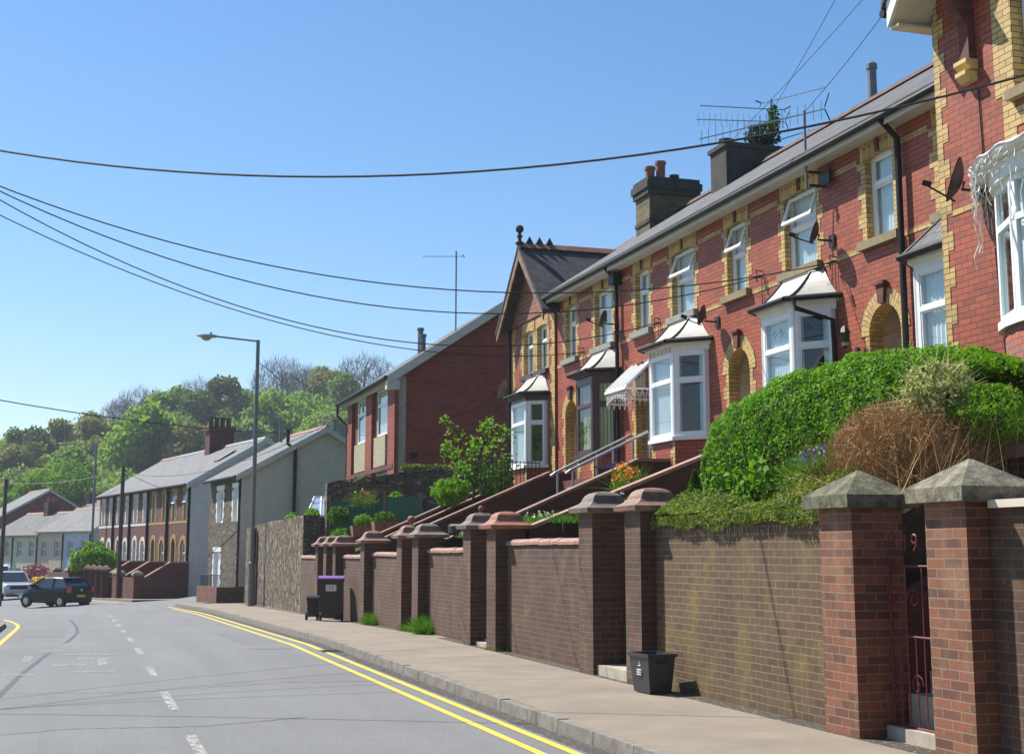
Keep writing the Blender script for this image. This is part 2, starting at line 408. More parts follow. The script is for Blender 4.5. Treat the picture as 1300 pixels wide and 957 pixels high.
def obj(name, mb, mat, parent=None, smooth=False, origin=None):
    off = root_off(parent) if parent is not None else (Vector(origin) if origin else Vector((0, 0, 0)))
    me = bpy.data.meshes.new(name)
    me.from_pydata([(v[0] - off.x, v[1] - off.y, v[2] - off.z) for v in mb.v], [], mb.f)
    uvl = me.uv_layers.new(name='UVMap')
    nl = len(me.loops); uv = np.zeros((nl, 2), dtype=np.float32)
    co = np.array(mb.v, dtype=np.float32)
    for p, u in zip(me.polygons, mb.uv):
        st = p.loop_start; vs = p.vertices[:]
        if u is not None:
            for k in range(len(vs)): uv[st + k] = u[k]
            continue
        n = p.normal
        if abs(n.z) > .9:
            for k, i in enumerate(vs): uv[st + k] = (co[i, 0], co[i, 1])
        else:
            t = Vector((-n.y, n.x, 0)).normalized(); cz = 1 / max(.3, math.sqrt(max(1e-6, 1 - n.z * n.z)))
            for k, i in enumerate(vs): uv[st + k] = (co[i, 0] * t.x + co[i, 1] * t.y, co[i, 2] * cz)
    uvl.data.foreach_set('uv', uv.ravel())
    if smooth: me.polygons.foreach_set('use_smooth', [True] * len(me.polygons))
    me.materials.append(MATS[mat] if isinstance(mat, str) else mat)
    o = bpy.data.objects.new(name, me); COL.objects.link(o)
    if parent is not None: o.parent = parent
    elif origin: o.location = off
    return o
def tag(o, label, cat, group=None):
    o['label'] = label; o['category'] = cat
    if group: o['group'] = group
    return o
def thing(name, label, cat, loc=(0, 0, 0), rotz=0, group=None, local=False):
    o = bpy.data.objects.new(name, None); COL.objects.link(o); o.location = loc; o.rotation_euler = (0, 0, rotz)
    o.empty_display_size = .2; OFF[o.name] = Vector((0, 0, 0)) if local else Vector(loc)
    return tag(o, label, cat, group)
def struct(name, mb, mat, parent=None, smooth=False):
    o = obj(name, mb, mat, parent, smooth); o['kind'] = 'structure'; return o
def stuff(o): o['kind'] = 'stuff'; return o
def copy_tree(o, parent=None):
    c = o.copy(); COL.objects.link(c); c.parent = parent
    for ch in list(o.children): copy_tree(ch, c)
    return c
def quads_obj(name, V, mat, parent=None, origin=None, nv=4):
    """V: (n, nv, 3) array of polygons"""
    off = np.array(root_off(parent) if parent is not None else (origin if origin else (0, 0, 0)), dtype=np.float32)
    V = np.asarray(V, dtype=np.float32) - off; n = len(V)
    me = bpy.data.meshes.new(name); me.vertices.add(n * nv); me.vertices.foreach_set('co', V.reshape(-1))
    me.loops.add(n * nv); me.loops.foreach_set('vertex_index', np.arange(n * nv, dtype=np.int32))
    me.polygons.add(n); me.polygons.foreach_set('loop_start', np.arange(0, n * nv, nv, dtype=np.int32))
    me.update(calc_edges=True); me.validate()
    me.materials.append(MATS[mat])
    o = bpy.data.objects.new(name, me); COL.objects.link(o)
    if parent is not None: o.parent = parent
    elif origin: o.location = origin
    return o
RNG = np.random.default_rng(11)
def leaves(P, size, up=.3, aspect=.6, nrm=None, spread=1.0):
    """leaf shaped quads at points P"""
    n = len(P); P = np.asarray(P)
    d = RNG.normal(size=(n, 3)); d[:, 2] += up
    if nrm is not None: d = nrm + spread * RNG.normal(size=(n, 3))
    d /= np.linalg.norm(d, axis=1)[:, None]
    a = RNG.normal(size=(n, 3)); a -= (a * d).sum(1)[:, None] * d; a /= np.linalg.norm(a, axis=1)[:, None]
    b = np.cross(d, a)
    s = (size * RNG.uniform(.6, 1.35, n))[:, None]
    return np.stack([P - a * s, P + b * s * aspect - a * s * .1, P + a * s, P - b * s * aspect - a * s * .1], axis=1)
def shell_points(c, r, n, inner=.55, flat=1.0):
    d = RNG.normal(size=(n, 3)); d /= np.linalg.norm(d, axis=1)[:, None]
    k = RNG.uniform(inner ** 3, 1, n) ** (1 / 3)
    return np.array(c) + d * k[:, None] * np.array(r), d

# ------------------------------------------------------------------ ground
def footz(Y):
    if Y < 25: return 0.0
    if Y < 45: return -.0165 * (Y - 25)
    if Y < 60: return -.33 - .018 * (Y - 45)
    return -.60 - .019 * (min(Y, 115) - 60)
def kerbx(Y):   # right-hand kerb
    if Y < 45: return 4.32
    return 4.32 - .0028 * (Y - 45) ** 2 if Y < 75 else 4.32 - .0028 * 900 - .168 * (Y - 75)
def roadz(X, Y):
    e = 0 if Y < 45 else min(.07, .07 * (Y - 45) / 22)
    return footz(Y) - .11 - e * max(0, kerbx(Y) - X)
def lkerbx(Y):
    if Y < 35: return -1.62
    return -1.62 - .012 * (Y - 35) ** 2 if Y < 60 else -1.62 - 7.5 - .6 * (Y - 60)
YS = [-8, -4, 0, 3, 6, 9, 12, 15, 18, 21, 25, 28, 31, 34, 37, 40, 43, 46, 49, 52, 55, 58, 61, 64, 67, 70, 73, 76, 80, 84, 88, 92, 97, 102, 108, 115]
def strip(mb, f0, f1, zf, n=1, dz=0, ys=YS):
    for a, b in zip(ys[:-1], ys[1:]):
        for k in range(n):
            def P(y, t):
                x = f0(y) + (f1(y) - f0(y)) * t; return (x, y, zf(x, y) + dz)
            mb.face([P(a, k / n), P(a, (k + 1) / n), P(b, (k + 1) / n), P(b, k / n)])
    return mb
# far-reaching ground sheet, lower than the road
g = MB()
def hillz(X, Y):
    r = math.hypot(X, Y); a = math.degrees(math.atan2(X, Y))
    base = -2.6 - .012 * max(0, min(r, 140) - 60)
    if Y < -25: base += 62 * max(0, min(1, (-25 - Y) / 190))  # unseen rise added behind the camera to block low sky light
    t = max(0, min(1, (r - 118) / 165)) if Y > 0 else 0; t = t * t * (3 - 2 * t)
    H = 19.5 + 11 * max(0, min(1, (a + 1) / 11))
    return base + t * H + .8 * math.sin(X * .07) * t + .6 * math.sin(Y * .05 + 1) * t
gx = [-1500, -700, -350, -220, -150, -110, -80, -60, -45, -30, -20, -10, 0, 10, 20, 30, 45, 60, 80, 110, 150, 220, 350, 700, 1500]
gy = [-600, -215, -150, -100, -60, -25, 0, 30, 60, 90, 105, 115, 125, 135, 145, 155, 165, 175, 185, 195, 205, 215, 225, 240, 260, 280, 300, 340, 400, 600, 1000, 2500]
for i in range(len(gx) - 1):
    for j in range(len(gy) - 1):
        g.face([(x, y, hillz(x, y)) for x, y in ((gx[i], gy[j]), (gx[i + 1], gy[j]), (gx[i + 1], gy[j + 1]), (gx[i], gy[j + 1]))])
struct('hillside', g, 'grass_ground', smooth=True)
struct('road', strip(MB(), lambda y: lkerbx(y), kerbx, roadz, 6), 'asphalt')
# side street climbing to the right between the grey house and the red terrace
sx = [(2.6, 57.5), (5.5, 60.5), (9, 64.0), (16, 68.5)]; sy = [(1.9, 70.0), (4.6, 70.6), (8.5, 71.6), (15, 74.5)]
m = MB()
for k in range(3):
    za = [roadz(2.6, 60) + .01, -.62, -.25, .6]
    zb = [roadz(2.0, 70) + .01, -.80, -.30, .6]
    m.face([(*sx[k], za[k]), (*sx[k + 1], za[k + 1]), (*sy[k + 1], zb[k + 1]), (*sy[k], zb[k])])
struct('side_street', m, 'asphalt')
kr = lambda d: (lambda y: kerbx(y) + d)
ysR = [y for y in YS if y <= 58]
struct('pavement', strip(MB(), kr(.13), lambda y: 7.4, lambda x, y: footz(y), 3, 0, ysR), 'footway')
ysF = [70, 73, 76, 80, 84, 88, 92, 97, 102, 108, 115]
struct('far_pavement', strip(MB(), kr(.13), kr(4.2), lambda x, y: footz(y), 1, 0, ysF), 'footway')
struct('left_pavement', strip(MB(), lambda y: lkerbx(y) - 4, lambda y: lkerbx(y) - .13, lambda x, y: roadz(lkerbx(y), y) + .10, 1, 0, [y for y in YS if 0 <= y <= 60]), 'footway')
def kerb(f, ys, side):
    m = MB(); yy = []
    y = ys[0]
    while y < ys[-1]:
        y1 = min(y + .915, ys[-1]); a, b = y + .006, y1 - .006
        xa, xb = f(a), f(b); zt = lambda q: (footz(q) if side > 0 else roadz(f(q), q) + .10) + .003
        j = random.uniform(-.006, .006)
        xs = (0, .128) if side > 0 else (-.128, 0)
        m.hexa([(xa + xs[0], a, zt(a) - .3), (xa + xs[1], a, zt(a) - .3), (xb + xs[1], b, zt(b) - .3), (xb + xs[0], b, zt(b) - .3),
                (xa + xs[0] + (.02 if side > 0 else 0), a, zt(a) + j), (xa + xs[1] - (0 if side > 0 else .02), a, zt(a) + j), (xb + xs[1] - (0 if side > 0 else .02), b, zt(b) + j), (xb + xs[0] + (.02 if side > 0 else 0), b, zt(b) + j)])
        y = y1
    return m
struct('kerb', kerb(kerbx, [-6, 58], 1), 'kerb_stone')
struct('far_kerb', kerb(kerbx, [70, 114], 1), 'kerb_stone')
struct('left_kerb', kerb(lkerbx, [2, 58], -1), 'kerb_stone')
def line(f, w, ya, yb, dz=.004, step=1.0):
    m = MB(); y = ya
    while y < yb - 1e-6:
        y1 = min(yb, y + step)
        m.face([(f(y), y, roadz(f(y), y) + dz), (f(y) + w, y, roadz(f(y) + w, y) + dz), (f(y1) + w, y1, roadz(f(y1) + w, y1) + dz), (f(y1), y1, roadz(f(y1), y1) + dz)])
        y = y1
    return m
struct('outer_yellow_line', line(kr(-.34), .085, -5, 58), 'yellow_line')
struct('inner_yellow_line', line(kr(-.62), .085, -5, 54), 'yellow_line')
struct('left_yellow_line', line(lambda y: lkerbx(y) + .25, .09, 20, 52), 'yellow_line')
struct('far_yellow_line', line(kr(-.4), .09, 71, 84), 'yellow_line')
m = MB(); yy = 7.0
cxl = lambda y: kerbx(y) - 3.32 if y < 45 else kerbx(y) - 3.32
while yy < 52:
    ln = 2.0 if yy < 40 else 2.4
    s_ = line(cxl, .10, yy, yy + ln * (.8 if yy > 18 else 1)); m.v, m.f, m.uv = m.v, m.f, m.uv
    b0 = len(m.v); m.v += s_.v; m.f += [tuple(i + b0 for i in q) for q in s_.f]; m.uv += s_.uv
    yy += 4.1
struct('centre_line', m, 'white_line')
# old tar seam curving across the lane, worn paint left on the surface
m = MB(); prev = None
pts = [(-.95, 12.0), (-.9, 16), (-.72, 20), (-.45, 24), (-.15, 28), (.02, 32), (.0, 36), (-.15, 41), (-.35, 47)]
for a, b in zip(pts[:-1], pts[1:]):
    m.face([(a[0], a[1], roadz(*a) + .003), (a[0] + .07, a[1], roadz(*a) + .003), (b[0] + .07, b[1], roadz(*b) + .003), (b[0], b[1], roadz(*b) + .003)])
struct('tar_seam', m, 'tar')
m = MB()
for (x, y, w, l) in [(-.3, 21.4, .5, .25), (.05, 22.6, .5, .3), (.35, 21.2, .14, 1.4), (-.75, 22.4, .14, 1.2), (-.2, 23.6, .45, .2), (.3, 23.5, .4, .25), (-.9, 20.0, .4, .2), (-.05, 20.2, .6, .18), (-.55, 24.6, .35, .3)]:
    m.face([(x, y, roadz(x, y) + .004), (x + w, y, roadz(x, y) + .004), (x + w, y + l, roadz(x, y + l) + .004), (x, y + l, roadz(x, y + l) + .004)])
struct('worn_road_marking', m, 'worn_line')
m = MB()
for (x, y, w, l) in ((-1.1, 30, .9, 5.0), (2.9, 24, .7, 6.5)):
    n_ = 4
    for k in range(n_):
        ya, yb_ = y + l * k / n_, y + l * (k + 1) / n_
        m.face([(x, ya, roadz(x, ya) + .003), (x + w, ya, roadz(x + w, ya) + .003), (x + w, yb_, roadz(x + w, yb_) + .003), (x, yb_, roadz(x, yb_) + .003)])
struct('road_patch', m, 'asphalt_patch')
m = MB()
for (pts_) in ([(-1.3, 13.3), (0, 13.9), (1.2, 13.7), (2.4, 14.2)], [(-1.2, 17.6), (.6, 17.2), (2.6, 17.9), (4.1, 17.7)]):
    P_ = []
    for a, b in zip(pts_[:-1], pts_[1:]):
        for k in range(12): P_.append((a[0] + (b[0] - a[0]) * k / 12 + random.uniform(-.025, .025), a[1] + (b[1] - a[1]) * k / 12 + random.uniform(-.025, .025)))
    for a, b in zip(P_[:-1], P_[1:]):
        d_ = Vector((b[0] - a[0], b[1] - a[1], 0)).normalized(); w = random.uniform(.004, .012); nx, ny = -d_.y * w, d_.x * w
        m.face([(a[0] - nx, a[1] - ny, roadz(*a) + .005), (b[0] - nx, b[1] - ny, roadz(*b) + .005), (b[0] + nx, b[1] + ny, roadz(*b) + .005), (a[0] + nx, a[1] + ny, roadz(*a) + .005)])
struct('road_crack', m, 'tar')
struct('gutter_grit', line(kr(-.20), .19, 2, 56, .003), 'grit')
m = MB()
for a, b in zip(range(2, 56, 2), range(4, 58, 2)): m.face([(6.28, a, footz(a) + .004), (6.52, a, footz(a) + .004), (6.52, b, footz(b) + .004), (6.28, b, footz(b) + .004)])
struct('wall_foot_grit', m, 'grit')
m = MB()
for k in range(8): m.box(3.98, 4.30, 23.0 + k * .055, 23.03 + k * .055, roadz(4.1, 23.1) - .02, roadz(4.1, 23.1) + .006)
tag(obj('drain_grate', m.box(3.96, 4.31, 22.97, 22.998, roadz(4.1, 23) - .02, roadz(4.1, 23) + .008).box(3.96, 4.31, 23.442, 23.47, roadz(4.1, 23) - .02, roadz(4.1, 23) + .008), 'dark_iron', origin=(4.13, 23.2, -.11)), 'iron drain grate in the gutter beside the kerb', 'drain')

# ------------------------------------------------------------------ house building kit (facade faces -x)
def wall_holes(mb, fx, y0, y1, z0, z1, holes):
    ys = sorted(set([y0, y1] + [h[0] for h in holes] + [h[1] for h in holes])); zs = sorted(set([z0, z1] + [h[2] for h in holes] + [h[3] for h in holes]))
    for a, b in zip(ys[:-1], ys[1:]):
        for c, d in zip(zs[:-1], zs[1:]):
            ym, zm = (a + b) / 2, (c + d) / 2
            if any(h[0] < ym < h[1] and h[2] < zm < h[3] for h in holes): continue
            mb.face([(fx, b, c), (fx, a, c), (fx, a, d), (fx, b, d)])
    return mb
def reveal(mb, fx, h, dep, bottom=True):
    a, b, c, d = h; x = fx + dep
    mb.face([(fx, b, c), (fx, b, d), (x, b, d), (x, b, c)]); mb.face([(x, a, c), (x, a, d), (fx, a, d), (fx, a, c)])
    mb.face([(fx, a, d), (x, a, d), (x, b, d), (fx, b, d)])
    if bottom: mb.face([(fx, b, c), (x, b, c), (x, a, c), (fx, a, c)])
    return mb
def quoin(mb, fx, ye, sgn, z0, z1, wn=.112, ww=.215, ph=0, proud=.006):
    z = z0; k = ph
    while z < z1 - .01:
        zt = min(z + .225, z1); w = ww if k % 2 else wn
        a, b = sorted((ye, ye + sgn * w)); mb.box(fx - proud, fx - .001, a, b, z, zt); z = zt; k += 1
    return mb
def soldier_head(mb, fx, yc, w, ztop, zb, rise, dep, side=.1):
    """segmental head of upright bricks; bottom edge curves"""
    hw = w / 2 + side; n = 10; bot = []
    for i in range(n + 1):
        y = yc - hw + 2 * hw * i / n; bot.append((y, zb + rise * (1 - ((y - yc) / hw) ** 2)))
    poly = bot + [(yc + hw + .03, ztop), (yc - hw - .03, ztop)]
    x0 = fx - .009
    # front face with swapped uv so that the bricks stand upright
    pts = [(x0, p[0], p[1]) for p in poly[::-1]]
    mb.face(pts, [(p[2] * .5 + .03, p[1]) for p in pts])
    for i in range(n):
        p, q = bot[i], bot[i + 1]
        mb.face([(x0, p[0], p[1]), (x0, q[0], q[1]), (fx + dep, q[0], q[1]), (fx + dep, p[0], p[1])], [(0, p[0]), (0, q[0]), (.2, q[0]), (.2, p[0])])
    mb.face([(x0, poly[-1][0], ztop), (x0, poly[-2][0], ztop), (fx - .001, poly[-2][0], ztop), (fx - .001, poly[-1][0], ztop)])
    for s_, p in ((-1, bot[0]), (1, bot[-1])):
        t = poly[-1] if s_ < 0 else poly[-2]
        mb.face([(x0, p[0], p[1]), (x0, t[0], t[1]), (fx - .001, t[0], t[1]), (fx - .001, p[0], p[1])])
    return mb
def arch_ring(mb, fx, yc, zs, ri, ro, dep, n=18, x0=None):
    x0 = fx - .012 if x0 is None else x0
    for i in range(n):
        a, b = math.pi * i / n, math.pi * (i + 1) / n
        def P(r, t, x): return (x, yc + r * math.cos(t), zs + r * math.sin(t))
        rm = (ri + ro) / 2
        mb.face([P(ri, a, x0), P(ri, b, x0), P(ro, b, x0), P(ro, a, x0)], [(0, a * rm), (0, b * rm), (ro - ri, b * rm), (ro - ri, a * rm)])
        mb.face([P(ri, b, x0), P(ri, a, x0), P(ri, a, fx + dep), P(ri, b, fx + dep)], [(0, b * rm), (0, a * rm), (dep, a * rm), (dep, b * rm)])
        mb.face([P(ro, a, x0), P(ro, b, x0), P(ro, b, fx - .001), P(ro, a, fx - .001)])
    return mb
def frame_rect(mb, x0, x1, a, b, c, d, w):
    mb.box(x0, x1, a, a + w, c, d); mb.box(x0, x1, b - w, b, c, d); mb.box(x0, x1, a + w, b - w, c, c + w); mb.box(x0, x1, a + w, b - w, d - w, d); return mb
def window(par, fx, yc, w, z0, z1, frame='white_upvc', dep=.11, split=.66, curtain='net_curtain', glass='window_glass', opened=False, label=None, lead=False, name='window'):
    a, b = yc - w / 2, yc + w / 2; x = fx + dep; split = .56 if opened else split; zt = z0 + (z1 - z0) * split
    m = MB(); frame_rect(m, x, x + .06, a + .002, b - .002, z0 + .002, z1 - .002, .055)
    m.box(x - .01, x + .055, a + .057, b - .057, zt - .03, zt + .03); 
    # inner sash frame
    frame_rect(m, x + .012, x + .048, a + .058, b - .058, z0 + .058, zt - .031, .03)
    if not opened: frame_rect(m, x + .012, x + .048, a + .058, b - .058, zt + .031, z1 - .058, .03)
    f = obj(name, m, frame, par)
    if label: f['label'] = label
    obj('pane', MB().box(x + .024, x + .032, a + .088, b - .088, z0 + .088, zt - .061), glass, f)
    if opened:
        # top-hung light pushed out at the bottom
        L = z1 - .058 - (zt + .03); ang = R(19); s = MB(); s2 = MB()
        def P(u, v, t): # u along y, v down the sash from hinge, t thickness
            return (x - math.sin(ang) * v - math.cos(ang) * t + .0, u, z1 - .058 - math.cos(ang) * v + math.sin(ang) * t)
        def bx(mb, u0, u1, v0, v1, t0, t1):
            mb.hexa([P(u0, v1, t0), P(u1, v1, t0), P(u1, v1, t1), P(u0, v1, t1), P(u0, v0, t0), P(u1, v0, t0), P(u1, v0, t1), P(u0, v0, t1)])
        A, B = a + .045, b - .045
        for q in ((A, A + .05, 0, L), (B - .05, B, 0, L), (A + .05, B - .05, 0, .05), (A + .05, B - .05, L - .055, L)): bx(s, q[0], q[1], q[2], q[3], 0, .045)
        bx(s2, A + .05, B - .05, .05, L - .055, .018, .026)
        so_ = obj('opening_light', s, frame, f); so_['label'] = 'top light pushed open'
        obj('opened_pane', s2, glass, f)
    else:
        obj('pane', MB().box(x + .024, x + .032, a + .088, b - .088, zt + .061, z1 - .088), glass, f)
    if lead:
        mb = MB(); zc = (zt + z1) / 2
        for dy in (-.13, .13):
            r_ = .075; pts = [(x + .02, yc + dy - r_, zc), (x + .02, yc + dy, zc + r_), (x + .02, yc + dy + r_, zc), (x + .02, yc + dy, zc - r_), (x + .02, yc + dy - r_, zc)]
            mb.tube(pts, .004, 4)
        mb.tube([(x + .02, a + .09, zc), (x + .02, b - .09, zc)], .003, 4)
        if not opened: obj('lead_pattern', mb, 'dark_lead', f)
    if curtain:
        mb = MB(); n = max(6, int(w / .05)); A, B = a + .05, b - .05
        for i in range(n):
            y, y2 = A + (B - A) * i / n, A + (B - A) * (i + 1) / n; xa = x + .075 + .02 * (i % 2); xb = x + .075 + .02 * ((i + 1) % 2)
            mb.face([(xa, y2 if 0 else y, z0 + .03), (xb, y2, z0 + .03), (xb, y2, z1 - .04), (xa, y, z1 - .04)])
        obj('net_curtain' if curtain == 'net_curtain' else 'curtain', mb, curtain, f)
    return f
def bay(par, fx, yc, zb, zsill, ztop, hw=.95, fw=.52, p=.45, frame='white_upvc', wallm='red_brick', roofm='bay_lead', curtain='net_curtain', zroof=None, slate_r=False, cornice='white_paint', lead=False, roof_hw=.74, label=None, blinds=False, brackets=False):
    """canted bay: wall corners yc+-hw, front corners yc+-fw at fx-p"""
    plan = [(fx, yc - hw), (fx - p, yc - fw), (fx - p, yc + fw), (fx, yc + hw)]
    base = MB()
    for (p0, p1) in zip(plan[:-1], plan[1:]):
        base.face([(p1[0], p1[1], zb), (p0[0], p0[1], zb), (p0[0], p0[1], zsill), (p1[0], p1[1], zsill)])
    B = obj('bay_window', base, wallm, par)
    if label: B['label'] = label
    def off(d): # offset plan outwards
        k = .45
        return [(fx, yc - hw - d), (fx - p - d, yc - fw - d * k), (fx - p - d, yc + fw + d * k), (fx, yc + hw + d)]
    def slab(d, z0, z1, mb): pl = off(d); mb.prism(pl, 'z', z0, z1); return mb
    obj('sill', slab(.07, zsill, zsill + .07, MB()), 'white_paint' if frame == 'white_upvc' else 'brown_frame', B)
    # quoins at base corners
    q = MB()
    for (c, s) in ((plan[1], 1), (plan[2], -1)):
        z = zb; k = 0
        while z < zsill - .02:
            zt = min(z + .15, zsill - .001); w = .2 if k % 2 else .1
            q.box(c[0] - .006, c[0] - .001, *sorted((c[1], c[1] + s * w)), z, zt); z = zt; k += 1
    obj('quoin', q, 'yellow_brick', B)
    zs, zt = zsill + .072, ztop; ztr = zs + (zt - zs) * .66
    fr = MB(); panes = []; cur = MB(); ld = MB()
    for i, (p0, p1) in enumerate(zip(plan[:-1], plan[1:])):
        a, b = Vector((p0[0], p0[1], 0)), Vector((p1[0], p1[1], 0)); d = (b - a); L = d.length; d.normalize(); nrm = Vector((-d.y, d.x, 0))
        if nrm.x > 0: nrm = -nrm
        def bx(mb, u0, u1, z0, z1, t0, t1):
            P = lambda u, t, z: tuple(a + d * u + nrm * t + Vector((0, 0, z)))
            q_ = [P(u0, t1, z0), P(u0, t0, z0), P(u1, t0, z0), P(u1, t1, z0)]; q2 = [P(u0, t1, z1), P(u0, t0, z1), P(u1, t0, z1), P(u1, t1, z1)]
            mb.hexa(q_ + q2)
        w = .06
        u0, u1 = .035, L - .035
        bx(fr, u0, u0 + w, zs, zt, -.03, .03); bx(fr, u1 - w, u1, zs, zt, -.03, .03)
        bx(fr, u0 + w, u1 - w, zs, zs + w, -.03, .03); bx(fr, u0 + w, u1 - w, zt - w, zt, -.03, .03); bx(fr, u0 + w, u1 - w, ztr - .03, ztr + .03, -.032, .034)
        if i != 0 or True:
            for (c, e) in ((ztr + .03, zt - w), (ztr * 0 + zs + w, ztr - .03)):
                bx(fr, u0 + w, u0 + w + .028, c, e, -.02, .02); bx(fr, u1 - w - .028, u1 - w, c, e, -.02, .02)
                bx(fr, u0 + w + .028, u1 - w - .028, c, c + .028, -.02, .02); bx(fr, u0 + w + .028, u1 - w - .028, e - .028, e, -.02, .02)
                pm = MB(); bx(pm, u0 + w + .028, u1 - w - .028, c + .028, e - .028, -.004, .004); panes.append(pm)
        if lead:
            zc = (ztr + zt) / 2
            for du in (-.11, .11):
                um = L / 2 + du; r_ = .06
                for (q0, q1) in (((um - r_, zc), (um, zc + r_)), ((um, zc + r_), (um + r_, zc)), ((um + r_, zc), (um, zc - r_)), ((um, zc - r_), (um - r_, zc))):
                    ld.tube([tuple(a + d * q0[0] + nrm * .008 + Vector((0, 0, q0[1]))), tuple(a + d * q1[0] + nrm * .008 + Vector((0, 0, q1[1])))], .004, 4)
        n = max(6, int(L / (.09 if blinds else .05)))
        for k in range(n):
            ua, ub = u0 + (u1 - u0) * k / n, u0 + (u1 - u0) * (k + 1) / n; ta, tb = (-.06, -.08) if k % 2 == 0 else (-.08, -.06)
            if blinds: ta, tb = -.06, -.075; ub -= .012
            A_, B_ = a + d * ua + nrm * ta, a + d * ub + nrm * tb
            if not blinds and i == 0 and .25 < k / n < .8: continue
            cur.face([(A_.x, A_.y, zs), (B_.x, B_.y, zs), (B_.x, B_.y, zt), (A_.x, A_.y, zt)])
    # corner posts
    for c in (plan[1], plan[2]): fr.tube([(c[0] + .005, c[1], zs), (c[0] + .005, c[1], zt)], .045, 8)
    for c, s in ((plan[0], 1), (plan[3], -1)): fr.box(c[0] - .09, c[0] - .002, *sorted((c[1], c[1] + s * .05)), zs, zt)
    obj('window_frame', fr, frame, B)
    for pm in panes: obj('pane', pm, 'window_glass', B)
    if curtain: obj('blind' if blinds else 'net_curtain', cur, curtain, B)
    if lead: obj('lead_pattern', ld, 'dark_lead', B)
    cm = slab(.03, ztop, ztop + .10, MB()); slab(.10, ztop + .10, ztop + .16, cm)
    obj('cornice', cm, cornice, B)
    if brackets:
        for t in (-.42, -.25, -.08, .08, .25, .42): obj('cornice_bracket', MB().box(fx - p - .07, fx - p - .03, yc + t * 1.1 - .025, yc + t * 1.1 + .025, ztop - .002, ztop + .098), 'cream_paint', B)
    ge = .20
    gt = MB(); pl = off(ge)
    for (p0, p1) in zip(pl[:-1], pl[1:]): gt.tube([(p0[0], p0[1], ztop + .19), (p1[0], p1[1], ztop + .19)], .045, 8)
    obj('gutter', gt, 'black_plastic', B)
    zr = zroof if zroof else ztop + .68; z0 = ztop + .20; rf = MB(); hip = MB()
    pl = off(ge - .03); top = [(fx - .02, yc - roof_hw), (fx - .10, yc - roof_hw * .62), (fx - .10, yc + roof_hw * .62), (fx - .02, yc + roof_hw)]
    n = 7; rows = []
    for k in range(n + 1):
        t = k / n; s = t if slate_r else 1 - (1 - t) ** .62 if False else t
        zz = z0 + (zr - z0) * (t ** (1.0 if slate_r else 1.55)); rows.append([(q0[0] + (q1[0] - q0[0]) * s, q0[1] + (q1[1] - q0[1]) * s, zz) for q0, q1 in zip(pl, top)])
    for k in range(n):
        for j in range(3): rf.face([rows[k][j + 1], rows[k][j], rows[k + 1][j], rows[k + 1][j + 1]])
    rf.face([rows[-1][3], rows[-1][2], rows[-1][1], rows[-1][0]])
    rf.prism(pl, 'z', z0 - .035, z0 - .001)
    obj('bay_roof', rf, roofm, B, smooth=not slate_r)
    for j in (1, 2): hip.tube([(r_[j][0], r_[j][1], r_[j][2] + .01) for r_ in rows], .022, 6)
    hip.tube([rows[-1][0], rows[-1][1], rows[-1][2], rows[-1][3]], .02, 6)
    obj('roof_roll', hip, 'dark_lead', B)
    return B

def sloping_roof(mb, x0, z0, x1, z1, ya, yb, th=.07):
    mb.prism([(x0, z0), (x1, z1), (x1, z1 - th * 1.2), (x0, z0 - th)], 'y', ya, yb); return mb

# ------------------------------------------------------------------ front boundary wall, pillars, gates, banked gardens
def cap_profile(w): return [(w / 2 + .015, 0), (w / 2 + .10, .012), (w / 2 + .11, .07), (w / 2 + .07, .085), (w / 2 + .02, .112), (w / 2 - .025, .155), (w / 2 - .04, .195), (w / 2 - .065, .235), (w / 2 - .11, .268), (w / 2 - .17, .285), (.01, .292)]
PILL = [ # y0, y1, brick top, kind, label
 (8.71, 9.23, 1.92, 'stone', 'red brick gatepost with rough pyramid stone cap, right of the red iron gate', 'orange_brick'),
 (10.30, 10.84, 1.92, 'stone', 'red brick gatepost with dark pyramid stone cap, left of the red iron gate', 'orange_brick'),
 (14.94, 15.42, 2.02, 'brown', 'brown brick gatepost with rounded cap, right beside the open black bin', 'purple_brick'),
 (16.53, 17.03, 2.04, 'dark', 'wide brick gatepost with rounded cap at the right end of the pink topped wall', 'purple_brick'),
 (20.83, 21.33, 1.90, 'orange', 'brick gatepost with orange rounded cap, right of the narrow scroll gate', 'purple_brick'),
 (22.29, 22.76, 1.92, 'ball', 'brick gatepost with dark cap and small knob, left of the narrow scroll gate', 'purple_brick'),
 (26.03, 26.53, 1.81, 'grey', 'brick gatepost with greyish cap, grass tuft at its foot', 'purple_brick'),
 (27.46, 27.93, 1.81, 'bigball', 'brick gatepost topped with a ball finial', 'purple_brick'),
 (31.32, 31.78, 1.74, 'brown', 'single brick pillar between two low walls, right of the tall bin', 'purple_brick'),
 (35.05, 35.45, 1.68, 'wide', 'nearest of the three close pillars behind the tall bin', 'purple_brick'),
 (36.42, 36.88, 1.68, 'brown', 'middle one of the three close pillars behind the tall bin', 'purple_brick'),
 (37.80, 38.22, 1.68, 'brown', 'farthest of the three close pillars behind the tall bin', 'purple_brick')]
